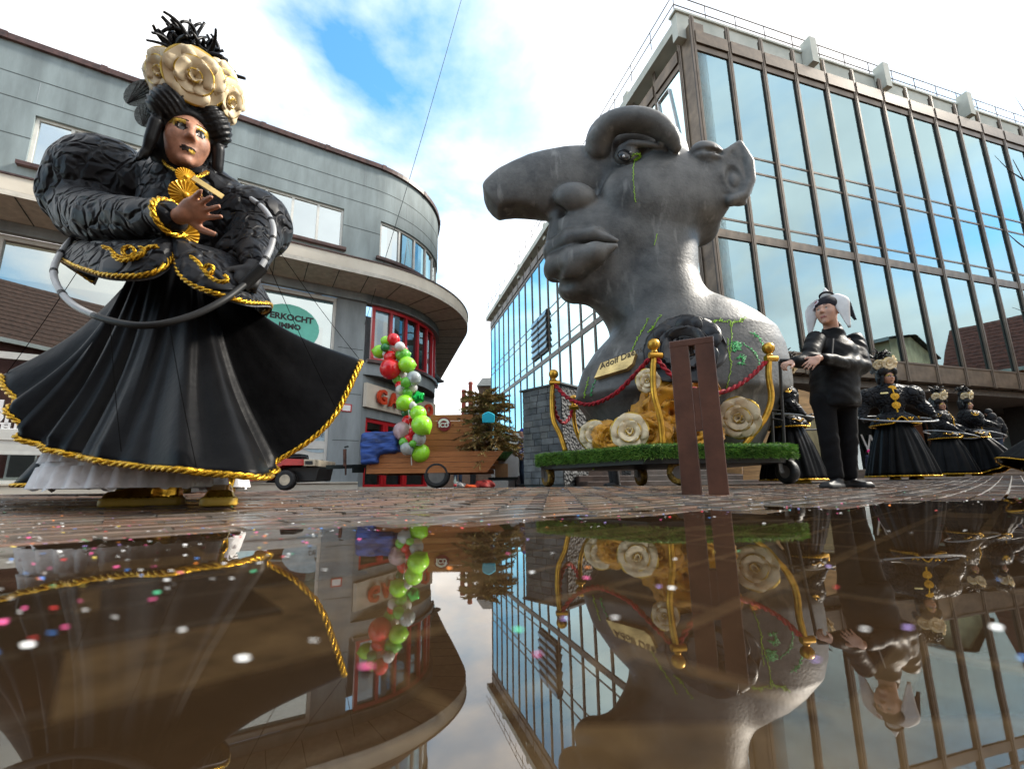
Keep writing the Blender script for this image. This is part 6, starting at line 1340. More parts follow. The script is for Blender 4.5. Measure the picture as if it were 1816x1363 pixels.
MB().lathe([(.03, .0), (.045, .02), (.03, .05), (.012, .085), (.003, .10)], 12, M=lambda q: tuple(Wb(q[0], q[1] - .02, q[2] + .125))).build("felt_peak", m_felt, boy, smooth=True)
MB().tube([Wb(.05 * math.cos(a), -.03 + .05 * math.sin(a), .150 + .02 * math.sin(a)) for a in np.linspace(0, 6.28, 20, endpoint=False)], .009, 6, closed=True).build("goggle_band", m_knit, boy, smooth=True)
for x, y, z in ((.045, .072, .075), (.088, .02, .05)):
    M_ = facing(Wb(x, y, z), 0, (0, 0, 0), R @ np.array([x, y, .05])); o = MB().lathe([(.024, -.004), (.024, .004), (.001, .005)], 20, M=lambda q: tuple(M_ @ Vector(q))).build("badge", pm("badge_white", (.66, .64, .72), rough=.3), cp); MB().bar(M_ @ Vector((-.012, -.008, .007)), M_ @ Vector((.010, .010, .007)), .006, .004).build("badge_mark", m_redf if 'm_redf' in globals() else m_lip, o)
# a small backpack strap loop behind the shoulder
MB().box(tuple(K['shR'] + np.array([-.06, .10, -.25])), tuple(K['shR'] + np.array([.06, .22, .10]))).build("backpack", m_jack, boy, bevel=.03)
world_child(boy)
o = MB().tube([bk(1384, 640, 3.86), bk(1430, 640, 3.84)], .02, 10).build("handle_bar", m_hoop_b, None, smooth=True)
o.parent = cart; o.matrix_parent_inverse = Matrix.Translation(-cart.location)
# ---- simple bystanders
def bystander(label, loc, heading, h, topm, legm, skin=m_skin2, hair=m_hair, shoes=m_shb, sole_=m_sob, cap_=None, res=.016, seated=False, arms=None, stripes=None, head=(0, 1, 0), hood=None):
    kw = dict(arms or {})
    if seated: kw.update(pel=(0, 0, .42), che=(0, .05, .72), nec=(0, .08, .90), hea=(0, .12, 1.05), shL=(-.16, .06, .85), shR=(.16, .06, .85), elL=(-.2, .22, .64), elR=(.2, .22, .64), wrL=(-.08, .42, .60), wrR=(.08, .42, .60), hiL=(-.09, .05, .40), hiR=(.09, .05, .40), knL=(-.12, .45, .50), knR=(.12, .45, .50), anL=(-.10, .48, .07), anR=(.10, .48, .07))
    K = std_pose(loc, heading, h, face=head, **kw); k = K['k']; T = K['T']; p = empty("person", tuple(loc), 0, label, "person"); dn = np.array([0, 0, -1.])
    build_body(K, p, res, skin, handL=hand_fn(K['wrL'], K['wrL'] - K['elL'], K['bf'], k, .35, 1), handR=hand_fn(K['wrR'], K['wrR'] - K['elR'], K['bf'], k, .35, -1))
    def fj(P):
        d = chain(P, [K['pel'], K['che'], K['nec'] - np.array([0, 0, .06 * k])], [.165 * k, .165 * k, .09 * k])
        for s in 'LR': d = smin(d, chain(P, [K['sh' + s], K['el' + s], K['wr' + s]], [.075 * k, .062 * k, .045 * k]), .04)
        if hood: d = smin(d, cap(P, K['nec'] + K['bf'] * -.05, K['nec'] + K['bf'] * -.06 + np.array([0, 0, .05]), .10 * k), .04)
        return d - .004 * np.sin(P[:, 2] * 45 + 3 * np.sin(P[:, 0] * 14))
    lo, hi = bbox([K[a] for a in ('pel', 'nec', 'elL', 'elR', 'wrL', 'wrR')], .2)
    sdf_obj("jacket", fj, lo, hi, res, topm, p, (lambda Cn: (np.sin(Cn[:, 2] * 75 + 6 * np.sin(Cn[:, 0] * 9)) > .15).astype(int)) if stripes else None)
    def ft_(P):
        d = None
        for s in 'LR':
            e = chain(P, [K['hi' + s], K['kn' + s], K['an' + s]], [.10 * k, .075 * k, .065 * k]); d = e if d is None else smin(d, e, .02)
        return d
    lo, hi = bbox([K[a] for a in ('hiL', 'hiR', 'knL', 'knR', 'anL', 'anR')], .14); sdf_obj("trousers", ft_, lo, hi, res, legm, p)
    for s in 'LR': a = K['an' + s]; shoe((a[0] - K['bf'][0] * .07, a[1] - K['bf'][1] * .07, loc[2]), (a[0] + K['bf'][0] * .19, a[1] + K['bf'][1] * .19, loc[2]), p, shoes, sole_, .014)
    R = hframe(K['fwd']); c_ = K['hea']
    def fh(P):
        q = (P - c_) @ R / k; d = ell(q, (0, -.022, .045), (.088, .108, .092)); return smax(d, -(q[:, 2] - .03 + .9 * np.clip(.05 - q[:, 1], 0, .14)), .008) * k
    lo, hi = bbox([c_], .16); sdf_obj("cap" if cap_ else "hair", fh, lo, hi, .011, cap_ or hair, p); 
    if cap_: MB().box((-.06, .07, .035), (.06, .16, .045), M=lambda q: tuple(c_ + R @ (np.array(q) * k))).build("cap_peak", cap_, p)
    world_child(p); return p
m_blk2 = pm("black_coat", (.014, .014, .016), rough=.8, var=.2, bump=.4, bs=14); m_jeans = pm("blue_jeans", (.03, .05, .09), rough=.85, var=.25); m_blue = pm("royal_blue_knit", (.02, .04, .30), rough=.9); m_whk = pm("white_knit", (.62, .62, .66), rough=.9)
m_pink = pm("hot_pink_wool", (.75, .02, .22), rough=.9); m_navy = pm("navy_coat", (.015, .02, .05), rough=.85); m_brsh = pm("brown_shoe", (.22, .07, .03), rough=.6)
p = at(1776, 830, 13.2); bystander("man in black hooded coat, flat cap and jeans walking on the steps", (p[0], p[1], .43), math.radians(70), 1.76, m_blk2, m_jeans, shoes=m_brsh, cap_=m_blk2, head=(.5, .8, 0), hood=True, arms=dict(knR=(.095, .12, .48), anR=(.09, -.06, .10)))
p = at(929, 862, 13.4); bystander("person in blue and white striped jersey beside the slate wall", (p[0], p[1], .10), math.radians(200), 1.72, [m_blue, m_whk], m_jeans, cap_=m_blue, stripes=True)
p = at(1090, 850, 8.4); bystander("person in dark trousers hidden behind the cart, only shoes showing", (p[0], p[1], gz1(p[0], p[1])), math.radians(190), 1.72, m_blk2, m_blk2)
p = at(1541, 818, 12.4); bystander("child in hot pink hat sitting on the steps by the shop window", (p[0], p[1], .28), math.radians(-70), 1.0, m_navy, m_pink, cap_=m_pink, seated=True)
p = at(1561, 820, 12.4); bystander("child in dark coat sitting on the steps beside the pink hat", (p[0], p[1], .28), math.radians(-40), 1.05, m_navy, m_navy, seated=True)
# skirts that only peep into the picture
def loose_gown(label, cpx, cpy, D_, r_, hem, seed):
    c0 = at(cpx, cpy, D_); w = empty("person", (c0[0], c0[1], 0), 0, label, "person", "people in black and gold gowns")
    return w, c0
gown_person("gowned person hidden behind the closest one, dark hem at the left", gpos(285, 868, 3.0), math.radians(-80), 1.60, (0, 1, 0), .50, 9, lift=(0.0, .01, .36), hoop_on=False, res=.018)
gown_person("gowned person cut off by the right picture edge with lifted skirt", gpos(1905, 842, 8.4), math.radians(-120), 1.60, (0, 1, 0), .62, 11, lift=(math.radians(20), .30, .65), hoop_on=False, res=.018)
# ------------------------------------------------------------------ parade trailer with balloons, tree and tarpaulin
m_wood = pm("varnished_brown_plank", (.50, .20, .065), rough=.38, var=.35, vs=5, stretch=(.6, 4, 14), bump=.15, bs=30, col2=(.28, .095, .03))
TD = 11.3
trl = empty("trailer", tuple(np.r_[at(775, 865, TD)[:2], gz1(-1.9, TD)]), 0, "low trailer clad in brown wooden planks behind the balloons", "trailer")
def tb(name, x0, y0, x1, y1, D0_, D1_, mat, parent=trl, bevel=0):
    a = at(x0, y1, D0_); b_ = at(x1, y0, D0_); return MB().box((a[0], D0_, a[2]), (b_[0], D1_, b_[2])).build(name, mat, parent, bevel=bevel)
zt, zb = at(775, 800, TD)[2], at(775, 838, TD)[2]; xl, xr = at(653, 820, TD)[0], at(893, 815, TD)[0]
for k in range(4):
    z0 = zb + (zt - zb) * k / 4; z1 = zb + (zt - zb) * (k + 1) / 4 - .008; xe = xr - .42 + .42 * (k + 1) / 4
    MB().add([(xl, TD, z0), (xe - .1, TD, z0), (xe, TD, z1), (xl, TD, z1), (xl, TD + .04, z0), (xe - .1, TD + .04, z0), (xe, TD + .04, z1), (xl, TD + .04, z1)], [(0, 1, 2, 3), (7, 6, 5, 4), (0, 4, 5, 1), (1, 5, 6, 2), (2, 6, 7, 3), (3, 7, 4, 0)]).build("plank", m_wood, trl)
    MB().box((xl - .04, TD, z0), (xl - .004, TD + 1.8, z1)).build("plank", m_wood, trl); MB().box((xl, TD + 1.8, z0), (xe, TD + 1.84, z1)).build("plank", m_wood, trl)
MB().box((xl, TD + .04, zt - .25), (xr - .5, TD + 1.8, zt - .12)).build("bed", pm("black_steel", (.02, .02, .02), rough=.5), trl)
MB().add([(xr - .4, TD + .1, zt - .02), (xr + .25, TD + .2, zt - .02), (xr + .1, TD + 1.7, zt - .02), (xr - .4, TD + 1.7, zt - .02), (xr - .4, TD + .1, zt - .12), (xr + .05, TD + .2, zt - .2), (xr + .0, TD + 1.7, zt - .2), (xr - .4, TD + 1.7, zt - .12)], [(0, 1, 2, 3), (7, 6, 5, 4), (0, 4, 5, 1), (1, 5, 6, 2), (2, 6, 7, 3), (3, 7, 4, 0)]).build("turf_end", m_turf, trl)
ct, cb = at(760, 735, TD + .4)[2], zt; cx0, cx1 = at(700, 770, TD + .4)[0], at(838, 770, TD + .4)[0]
for k in range(6):
    z0 = cb + (ct - cb) * k / 6; z1 = cb + (ct - cb) * (k + 1) / 6 - .008; ins = .10 * k if k < 4 else .10 * k + .22 * (k - 3)
    MB().box((cx0 + ins, TD + .4, z0), (cx1, TD + .44, z1)).build("plank", m_wood, trl)
MB().box((cx0 + .4, TD + .44, cb), (cx1, TD + 1.4, ct - .2)).build("cabinet", m_wood, trl)
p = at(787, 752, TD + .38); Mq = frame(p, (1, 0, 0), (0, 0, 1)); lg = MB().lathe([(.185, -.01), (.185, .012), (.001, .014)], 28, M=lambda q: tuple(Mq @ Vector(q))).build("round_logo", pm("logo_dark_red", (.22, .01, .02), rough=.4), trl)
MB().prism([(.155 * math.cos(a), .155 * math.sin(a)) for a in np.linspace(.15, 3.0, 14)] + [(.095 * math.cos(a), .095 * math.sin(a)) for a in np.linspace(3.0, .15, 14)], .014, .018, M=lambda q: tuple(Mq @ Vector(q))).build("logo_arc", m_wh, lg)
text("logo_letters", "ICD", Mq @ Matrix.Translation((0, -.03, .018)), .16, m_wh, lg, .003, bold=.006)
p = at(657, 818, TD - .02); Mq2 = frame(p, (1, 0, 0), (0, 0, 1)); l2 = MB().lathe([(.10, -.01), (.10, .012), (.001, .014)], 24, M=lambda q: tuple(Mq2 @ Vector((q[0] * .5, q[1], q[2])))).build("round_logo", pm("logo_dark_red", (.22, .01, .02), rough=.4), trl); text("logo_letters", "ICD", Mq2 @ Matrix.Translation((0, 0, .018)), .06, m_wh, l2, .002)
p = at(775, 845, TD + .1); wheel(p[0], p[1], 0, .33, .22, m_tyre, trl, .62, pm("dull_alloy", (.22, .22, .21), rough=.4, metal=.7), spokes=5)
for o in trl.children:
    if o.name.startswith("wheel"): w_ = o
w_.matrix_basis = Matrix.Translation((p[0], p[1], 0)) @ Matrix.Rotation(math.pi / 2, 4, 'Z') @ Matrix.Translation((-p[0], -p[1], 0))
g = MB(); a, b_ = at(652, 826, TD + .8), at(545, 829, TD - .2); g.bar(a, b_, .08, .10); g.bar(at(645, 833, TD + .5), at(625, 833, TD + .3), .06, .14); g.bar(at(575, 824, TD + .1), at(548, 824, TD - .2), .16, .05); g.build("drawbar", m_iron, trl)
g = MB(); g.bar(at(613, 842, TD + .3), at(613, 822, TD + .3), .035, .035); jk = g.build("jack", pm("rusty_steel", (.10, .045, .03), rough=.7, var=.3), trl); MB().bar(at(611.5, 826, TD + .3), at(611.5, 796, TD + .3), .065, .065).build("jack_tube", pm("rusty_steel", (.10, .045, .03), rough=.7), jk); MB().bar(at(611, 793, TD + .3), at(618, 791, TD + .3), .03, .04).build("crank", m_iron, jk)
world_child(trl)
# balloon garland
gar = empty("balloon_garland", tuple(at(733, 825, TD - .15)), 0, "upright garland of lime, red, white and green balloons on the trailer", "balloons")
def bal(name, c_, tr=0): return pm("balloon_" + name, c_, rough=.18, var=.05, coat=.3, trans=tr, spec=.6)
BC = dict(l=bal("lime", (.34, .80, .035)), r=bal("red", (.72, .012, .018)), w=bal("white", (.74, .72, .68)), d=bal("dark_green", (.012, .20, .045)), g=bal("green", (.13, .48, .04)), c=bal("clear", (.75, .85, .84), .55), p=bal("pale_pink", (.72, .50, .52), .35))
A_ = [(410, 185, 60, 'l'), (515, 165, 76, 'r'), (330, 330, 84, 'l'), (400, 275, 52, 'd'), (520, 265, 80, 'w'), (600, 260, 60, 'w'), (435, 365, 62, 'w'), (660, 300, 42, 'r'), (470, 405, 80, 'r'), (640, 375, 88, 'g'), (470, 560, 126, 'r'), (695, 505, 102, 'l'), (625, 645, 64, 'w'), (785, 685, 90, 'c'), (565, 700, 62, 'g'), (685, 740, 66, 'g'), (590, 780, 50, 'r'), (610, 840, 62, 'w'), (770, 815, 60, 'w'), (705, 870, 62, 'g'), (660, 1015, 100, 'l'), (770, 1050, 50, 'w'), (680, 1150, 56, 'd'), (845, 1160, 100, 'l'), (710, 1265, 76, 'r')]
B_ = [(448, 920, 50, 'l'), (345, 950, 45, 'p'), (398, 958, 23, 'r'), (378, 995, 25, 'r'), (435, 993, 33, 'c'), (352, 1012, 24, 'g'), (368, 1046, 32, 'c'), (442, 1070, 46, 'l'), (400, 1020, 18, 'g')]
LBAL = [(630 + x / 7.57, 580 + y / 7.57, r / 7.57, c) for x, y, r, c in A_] + [(600 + x / 3.03, 450 + y / 3.03, r / 3.03, c) for x, y, r, c in B_]
bprof = [(.02, -1.16), (.10, -1.10), (.35, -.93)] + [(math.sin(a), -math.cos(a)) for a in np.linspace(.55, 3.1, 16)]
bme = {}
for i, (x, y, r, c) in enumerate(LBAL):
    D_ = TD - .35 + .06 * ((i * 7) % 5) + (0 if i % 2 else .15); k = pxs(x, y, D_) * r
    if c not in bme:
        bme[c] = MB(); bme[c].lathe(bprof, 28); me = bpy.data.meshes.new("balloon"); me.from_pydata(bme[c].v, [], bme[c].f); me.materials.append(BC[c]); me.polygons.foreach_set("use_smooth", [True] * len(bme[c].f)); bme[c] = me
    o = bpy.data.objects.new("balloon", bme[c]); COL.objects.link(o); o.parent = gar; o.location = tuple(at(x, y, D_)); k *= 1.1; o.scale = (k, k, k * 1.04); o.rotation_euler = (R_.uniform(-.9, .9) + (math.pi * .35), R_.uniform(-.9, .9), R_.uniform(0, 6))
sc_ = at(742, 704, TD - .5); g = MB(); st = []
for i in range(10):
    a = math.pi / 2 + math.pi * i / 5 + .25; r_ = .30 if i % 2 == 0 else .15; st.append((r_ * math.cos(a), 0, r_ * math.sin(a)))
V = [tuple(sc_ + np.array(q)) for q in st] + [tuple(sc_ + np.array([0, -.14, 0])), tuple(sc_ + np.array([0, .14, 0]))]
g.add(V, [(i, (i + 1) % 10, 10) for i in range(10)] + [((i + 1) % 10, i, 11) for i in range(10)]); o = g.build("star_balloon", pm("green_foil", (.01, .42, .06), rough=.15, metal=.7, var=.2), gar, smooth=True); md = o.modifiers.new("sub", 'SUBSURF'); md.levels = 1; md.render_levels = 1
MB().tube([at(730, 825, TD - .1), at(726, 740, TD - .15), at(705, 620, TD - .15)], .012, 6).build("pole", m_wframe, gar)
world_child(gar)
# blue tarpaulin bundle
def lump(name, fn, lo, hi, h, mat, label, cat, parent=None): return tag(sdf_obj(name, fn, lo, hi, h, mat, parent), label, cat)
m_tarp = pm("blue_tarpaulin", (.025, .075, .30), rough=.5, var=.35, vs=4, bump=.7, bs=6, bdist=.05, stretch=(.6, 1, 2.2))
tc_ = at(672, 788, TD - .1); k = pxs(672, 788, TD)
def fn(P):
    d = rbox(P, tc_ + np.array([.0, .3, .05]), (33 * k, .35, 20 * k), .12); d = smin(d, rbox(P, tc_ + np.array([-.22, .2, -.15]), (15 * k, .3, 24 * k), .08), .1)
    return d - .008 * np.sin(P[:, 2] * 26 + 2.5 * np.sin(P[:, 0] * 4.0 + 1) + P[:, 0] * 7) - .004 * np.sin(P[:, 2] * 51 - P[:, 0] * 13 + 2 * np.sin(P[:, 0] * 9))
lump("tarpaulin", fn, tc_ - np.array([.8, .5, .6]), tc_ + np.array([.8, .9, .6]), .028, m_tarp, "crumpled blue tarpaulin bundle at the front end of the trailer", "tarpaulin")
# dried fir tree lying upright on the trailer
fir = empty("fir_tree", tuple(at(870, 800, 11.9)), 0, "dried brown discarded Christmas tree on the end of the trailer", "tree")
t0, t1 = at(872, 806, 11.9), at(862, 700, 11.9); MB().tube([t0, (t0 + t1) / 2, t1], [.06, .045, .015], 8).build("trunk", pm("fir_bark", (.09, .06, .04), rough=.9, var=.3), fir)
mn = [pm("dry_needles_tan", (.46, .33, .13), rough=.8, var=.3, vs=8), pm("dry_needles_green", (.20, .19, .06), rough=.8, var=.3, vs=8), pm("dry_needles_brown", (.28, .17, .07), rough=.8, var=.3, vs=8)]
g = MB(); fr_ = random.Random(21)
def needles(a, b_, n, L_, mi):
    a = np.array(a); b_ = np.array(b_); ax_ = (b_ - a) / np.linalg.norm(b_ - a)
    for i in range(n):
        t_ = (i + fr_.random()) / n; p = a + (b_ - a) * t_; d = np.array([fr_.gauss(0, 1), fr_.gauss(0, 1), fr_.gauss(0, 1)]); d -= ax_ * (d @ ax_) * .9; d = d / np.linalg.norm(d) * .8 + ax_ * .8; e = p + d * L_ * fr_.uniform(.6, 1.1); w_q = np.cross(d, (fr_.random(), fr_.random(), .5)); w_q = w_q / np.linalg.norm(w_q) * .011
        g.add([p - w_q, p + w_q, e], [(0, 1, 2)], mi if fr_.random() < .7 else fr_.randrange(3))
for i in range(170):
    t_ = fr_.random() ** .85; base = t0 + (t1 - t0) * (.04 + .94 * t_); a = fr_.uniform(0, 6.28); L_ = (.92 - .40 * t_) * fr_.uniform(.75, 1.12); dr = np.array([math.cos(a), math.sin(a) * .8, fr_.uniform(-.30, .25) + .25 * t_]); P_ = [base]
    for j in range(4): P_.append(P_[-1] + dr / np.linalg.norm(dr) * L_ / 4); dr[2] -= .09 + (.05 if t_ < .3 else 0)
    g.tube(P_, [.010, .008, .007, .005, .003], 4, 2); mi = fr_.choices((0, 1, 2), (5, 3, 2))[0]
    for j in range(1, 5):
        needles(P_[j - 1], P_[j], 16, .07, mi)
        for sgn_ in (-1, 1):
            sd = np.cross(P_[j] - P_[j - 1], (0, 0, 1)); sd = sd / (np.linalg.norm(sd) + 1e-9); tp = P_[j] + (sd * sgn_ * .6 + (P_[j] - P_[j - 1]) / np.linalg.norm(P_[j] - P_[j - 1])) * L_ * .17 * fr_.uniform(.7, 1.3) + np.array([0, 0, fr_.uniform(-.05, .03)]); needles(P_[j], tp, 22, .065, mi)
g.build("crown", mn, fir); world_child(fir)
o = MB().prism([(-.15, -.12), (.15, -.12), (.16, .08), (.10, .12), (0, .16), (-.10, .12), (-.16, .08)], 0, .05, M=lambda q: tuple(frame(at(866, 741, 10.95), (1, .15, 0), (0, -.1, 1)) @ Vector(q))).build("paper_bag", pm("cyan_paper", (.02, .50, .68), rough=.6, var=.08, bump=.4, bs=9), None, bevel=.02)
tag(o, "bright cyan paper ornament hanging on the dried tree", "ornament")
# ------------------------------------------------------------------ red utility tractor
m_red = pm("red_machine_paint", (.52, .012, .012), rough=.28, var=.15, vs=5, coat=.3); m_crm = pm("cream_paint", (.55, .48, .36), rough=.5, var=.15)
XD = 10.8; trc = empty("utility_tractor", tuple(np.r_[at(507, 870, XD)[:2], gz1(-5.4, XD)]), 0, "small red utility tractor with cream wheel hubs behind the big skirt", "tractor")
def ext(name, pts, D0_, D1_, mat, parent=trc, bevel=.01):
    A3 = [at(x, y, D0_) for x, y in pts]; n = len(A3); g = MB(); g.add([tuple(p) for p in A3] + [(p[0], D1_, p[2]) for p in A3], [tuple(range(n)), tuple(range(2 * n - 1, n - 1, -1))] + [(i, n + i, n + (i + 1) % n, (i + 1) % n) for i in range(n)]); return g.build(name, mat, parent, bevel=bevel)
ext("fender", [(400, 856), (476, 851), (482, 842), (490, 831), (501, 825), (538, 825), (538, 814), (503, 813), (490, 818), (480, 828), (470, 838), (455, 846), (400, 849)], XD - .12, XD + 1.2, m_red)
ext("rear_panel", [(538, 826), (558, 826), (558, 814), (538, 814)], XD - .1, XD + 1.18, m_crm); ext("tail_lamp", [(541, 823), (554, 823), (554, 817), (541, 817)], XD - .115, XD - .09, m_dark, bevel=0)
ext("chassis", [(470, 856), (560, 852), (566, 828), (500, 828)], XD + .12, XD + 1.0, pm("black_steel", (.02, .02, .02), rough=.5)); ext("hood", [(300, 845), (400, 850), (400, 815), (310, 812)], XD + .05, XD + 1.0, m_red, bevel=.05)
for dx_ in (507, 380):
    for dd in (0, 1.05):
        p = at(dx_, 860, XD + dd); o = wheel(p[0], p[1], 0, .245, .20, m_tyre, trc, .52, m_crm, spokes=4); o.matrix_basis = Matrix.Translation((p[0], p[1], 0)) @ Matrix.Rotation(math.pi / 2, 4, 'Z') @ Matrix.Translation((-p[0], -p[1], 0))
g = MB(); g.tube(catmull([at(515, 811, XD + .2), at(540, 809, XD + .2), at(547, 814, XD + .2)], 5), .018, 6); g.build("grab_rail", m_iron, trc); ext("seat", [(505, 813), (535, 813), (533, 804), (508, 804)], XD + .35, XD + .8, m_jack, bevel=.03)
g = MB(); g.bar(at(558, 828, XD + .6), at(578, 827, TD + .1), .07, .07); g.build("hitch", m_iron, trc)
world_child(trc)
# ------------------------------------------------------------------ slate wall, boards, boxes, litter
WA, WB_ = np.array([at(930, 850, 10.5)[0], 10.5, 0]), np.array([at(1000, 850, 9.7)[0], 9.7, 0]); wd = (WB_ - WA); WL = np.linalg.norm(wd); wd /= WL; wn = np.array([-wd[1], wd[0], 0]); zt = at(1000, 681, 9.7)[2]
sw = empty("slate_wall", tuple(WA), 0, "free-standing wall end clad in grey slate blocks left of the bust", "wall")
def WP(t_, o_, z): return WA + wd * t_ + wn * o_ + np.array([0, 0, z])
def wbox(name, t0, t1, o0, o1, z0, z1, mat, parent=sw, bevel=0):
    g = MB(); g.add([WP(t_, o_2, z) for z in (z0, z1) for t_, o_2 in ((t0, o0), (t1, o0), (t1, o1), (t0, o1))], [(3, 2, 1, 0), (4, 5, 6, 7), (0, 1, 5, 4), (1, 2, 6, 5), (2, 3, 7, 6), (3, 0, 4, 7)]); return g.build(name, mat, parent, bevel=bevel)
m_sls = [pm("slate_%d" % i, c_, rough=.55, var=.25, vs=4, bump=.3, bs=25) for i, c_ in enumerate(((.115, .125, .135), (.15, .16, .165), (.085, .095, .105), (.135, .14, .14)))]
wbox("core", 0, WL, .015, .9, .0, zt, m_seam)
rows_ = 15; hh = (zt - .12) / rows_
for i in range(rows_):
    t_ = 0; k = 0
    while t_ < WL - .02:
        w_q = R_.uniform(.20, .36); e = min(WL, t_ + w_q); 
        if WL - e < .1: e = WL
        wbox("slate_block", t_ + .004, e - .004, -.012 - R_.random() * .012, .02, .12 + i * hh + .004, .12 + (i + 1) * hh - .004, R_.choice(m_sls), bevel=.004); t_ = e
wbox("end_face", WL, WL + .02, .0, .9, .0, zt, pm("pebbled_dark_wall", (.045, .048, .05), rough=.7, bump=1.0, bs=14, bdist=.05, kind='voronoi', var=.3)); wbox("cap", -.06, WL + .06, -.06, .96, zt, zt + .04, m_sls[2])
world_child(sw)
o = MB().box((at(1000, 850, 10.6)[0], 10.6, 0), (at(1120, 850, 10.6)[0], 11, at(1010, 700, 10.6)[2])).build("dark_wall", MATS["pebbled_dark_wall"], None); tag(o, "dark pebbled low wall behind the left gold posts", "wall")
m_ply = pm("plywood", (.52, .33, .16), rough=.65, var=.2, vs=4, stretch=(1, 1, 7)); 
def board(pts, D_, label, th=.03, mat=m_ply, tilt=.0):
    A3 = [at(x, y, D_) for x, y in pts]; n = len(A3); g = MB(); g.add([tuple(p) for p in A3] + [(p[0] + .02, D_ + th + tilt, p[2]) for p in A3], [tuple(range(n)), tuple(range(2 * n - 1, n - 1, -1))] + [(i, n + i, n + (i + 1) % n, (i + 1) % n) for i in range(n)]); return tag(g.build("plywood_board", mat, None), label, "board", "plywood boards behind the cart")
board([(1288, 838), (1316, 840), (1316, 812), (1288, 810)], 6.95, "small plywood board under the cart beside the bollard"); board([(1318, 851), (1358, 850), (1358, 812), (1318, 812)], 7.2, "square plywood board under the right end of the cart")
board([(1338, 800), (1370, 800), (1376, 720), (1366, 700), (1352, 712), (1343, 740), (1338, 770)], 7.0, "rounded plywood cut-out behind the right gold post"); board([(1482, 848), (1503, 848), (1508, 770), (1500, 712), (1415, 690), (1418, 735), (1470, 745)], 6.6, "jagged plywood sheet behind the young man in the eared cap")
# grey case with cardboard box
gb_ = at(900, 862, 13.0); bx = empty("metal_case", (gb_[0], 13, .1), 0, "grey metal case on small wheels beside the dried tree", "case")
MB().add([tuple(at(x, y, 13.0)) for x, y in ((878, 846), (919, 846), (919, 806), (897, 800))] + [tuple(at(x, y, 13.8)) for x, y in ((880, 846), (919, 846), (919, 806), (899, 800))], [(0, 1, 2, 3), (7, 6, 5, 4), (0, 4, 5, 1), (1, 5, 6, 2), (2, 6, 7, 3), (3, 7, 4, 0)]).build("case_body", pm("light_grey_metal", (.42, .44, .46), rough=.45, var=.06), bx)
MB().box((at(866, 850, 12.6)[0], 12.6, at(866, 851, 12.6)[2]), (at(919, 850, 12.6)[0], 13.8, at(866, 846, 12.6)[2])).build("platform", m_iron, bx)
for x in (872, 915): p = at(x, 860, 12.7); wheel(p[0], p[1], 0, .10, .05, m_tyre, bx)
world_child(bx)
tag(MB().box((at(878, 846, 12.65)[0], 12.65, at(878, 846, 12.65)[2]), (at(901, 846, 12.65)[0], 12.95, at(878, 822, 12.65)[2])).build("cardboard_box", pm("cardboard", (.48, .29, .15), rough=.8, var=.08), None, bevel=.006), "brown cardboard box standing on the grey metal case platform", "box")
tag(MB().box((at(884, 822, 12.68)[0], 12.68, at(884, 821.8, 12.68)[2]), (at(897, 822, 12.68)[0], 12.9, at(884, 812, 12.68)[2])).build("plastic_tub", pm("clear_tub", (.75, .78, .8), rough=.2, trans=.5), None, bevel=.01), "small clear plastic tub on top of the cardboard box", "tub")
# litter beside the trailer wheel
def heap(name, px_, py_, D_, rx, ry, rz_, mat, label, cat, seed):
    c_ = at(px_, py_, D_); c_[2] = gz1(c_[0], D_); rr = random.Random(seed); ph = [rr.uniform(0, 6) for _ in range(4)]
    def fn(P): return np.maximum(ell(P, c_ + np.array([0, 0, rz_ * .2]), (rx, ry, rz_)) - .02 * np.sin(P[:, 0] * 23 + ph[0] + 3 * np.sin(P[:, 1] * 9)) - .015 * np.sin(P[:, 2] * 37 + P[:, 0] * 20 + ph[1]), c_[2] - P[:, 2])
    return lump(name, fn, c_ - np.array([rx, ry, .05]) - .06, c_ + np.array([rx, ry, rz_ * 1.3]) + .06, .018, mat, label, cat)
heap("cloth_heap", 858, 860, 11.2, .28, .2, .15, pm("dark_red_cloth", (.30, .015, .01), rough=.7, var=.4, vs=9), "crumpled dark red cloth on the paving behind the trailer wheel", "cloth", 1)
heap("cloth_heap", 836, 862, 11.1, .16, .12, .07, pm("orange_cloth", (.62, .08, .01), rough=.7, var=.2, vs=9), "small orange rag lying beside the dark red cloth", "cloth", 2)
heap("litter_bag", 816, 860, 11.2, .16, .14, .13, pm("mixed_litter", (.40, .38, .36), rough=.6, var=.7, vs=22), "pale crumpled litter bag between trailer wheel and orange rag", "litter", 3)
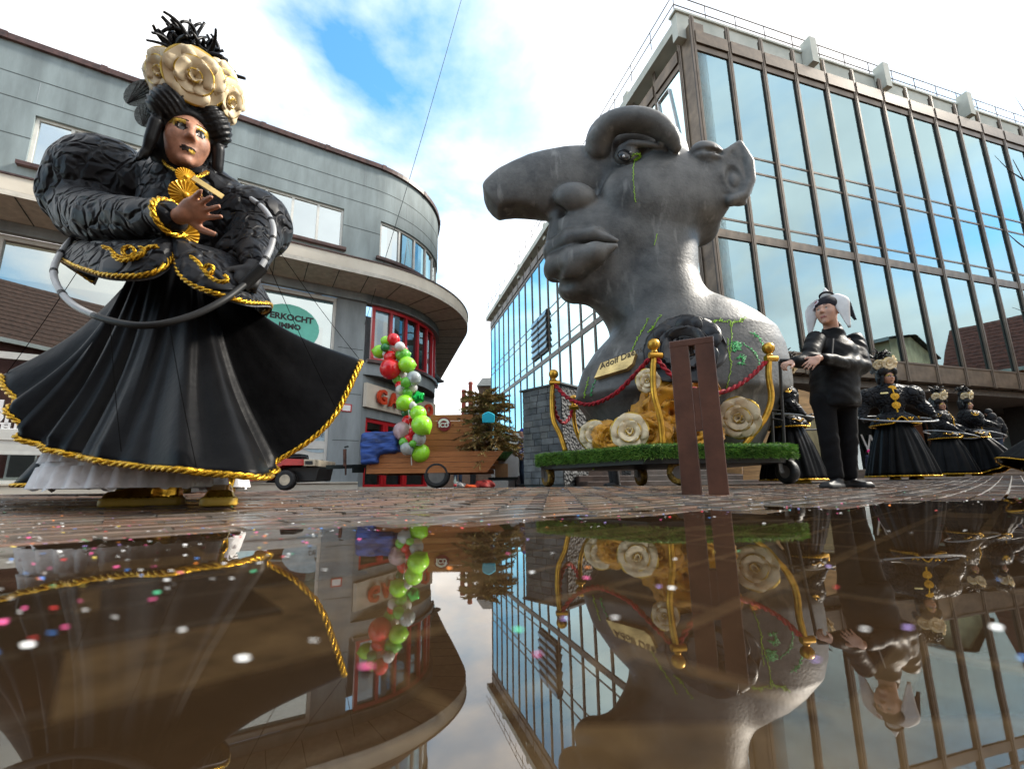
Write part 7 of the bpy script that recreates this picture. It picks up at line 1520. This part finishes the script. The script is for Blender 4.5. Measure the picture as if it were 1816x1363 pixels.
p = at(807, 862, 11.0); bt_ = empty("bottle", (p[0], p[1], gz1(p[0], 11)), 0, "small plastic bottle with red base beside the trailer wheel", "bottle"); MB().lathe([(.03, 0), (.035, .02), (.035, .18), (.015, .24), (.013, .28)], 12).build("bottle_body", pm("bottle_plastic", (.5, .6, .55), rough=.15, trans=.4), bt_, smooth=True); MB().lathe([(.036, .03), (.036, .10)], 12).build("bottle_label", m_redf, bt_, smooth=True)
o = MB().box((at(640, 860, 58)[0], 58, 0), (at(835, 860, 58)[0], 59, 3.2)).build('garden_wall', m_fb, None); tag(o, 'far low brick wall at the end of the lane behind the trailer', 'wall')
# bystanders beyond the trailer
for i, (x, D_, tm, lm, lab) in enumerate(((812, 17.5, m_pink, m_jeans, "distant person in pink top mostly hidden behind the trailer wheel"), (838, 18.0, m_navy, m_blk2, "distant person in dark coat mostly hidden under the dried tree"))):
    p = at(x, 860, D_); bystander(lab, (p[0], p[1], gz1(p[0], D_)), -1.4 + i, 1.7, tm, lm, res=.024)
# bare tree beyond the right edge, twigs reach into view
bt2 = empty("bare_tree", (9.6, 7.4, .1), 0, "bare winter tree whose thin twigs reach in at the right edge", "tree"); m_bark = pm("wet_dark_bark", (.035, .028, .022), rough=.8, var=.3)
MB().tube([(9.6, 7.4, .1), (9.55, 7.4, 2.2), (9.7, 7.35, 4.2)], [.13, .10, .06], 8).build("trunk", m_bark, bt2, smooth=True)
g = MB()
for pts in ([(9.55, 7.4, 2.6), at(1850, 350, 6.9), at(1816, 320, 6.8), at(1790, 302, 6.75), at(1764, 276, 6.7)], [(9.6, 7.4, 3.0), at(1840, 450, 6.8), at(1816, 438, 6.75), at(1796, 422, 6.7), at(1781, 408, 6.7)], [at(1816, 320, 6.8), at(1800, 290, 6.75), at(1796, 282, 6.72)], [at(1830, 220, 6.8), at(1812, 190, 6.8), at(1800, 172, 6.8)], [(9.65, 7.38, 3.6), at(1860, 280, 6.9), at(1830, 220, 6.8)], [at(1850, 560, 6.8), at(1816, 552, 6.7), at(1795, 545, 6.7)], [(9.5, 7.4, 2.2), at(1900, 570, 6.9), at(1850, 560, 6.8)]):
    P3 = catmull(pts, 6); g.tube(P3, list(np.linspace(.02 if len(pts) > 3 else .008, .003, len(P3))), 5)
g.build("branch", m_bark, bt2, smooth=True); world_child(bt2)
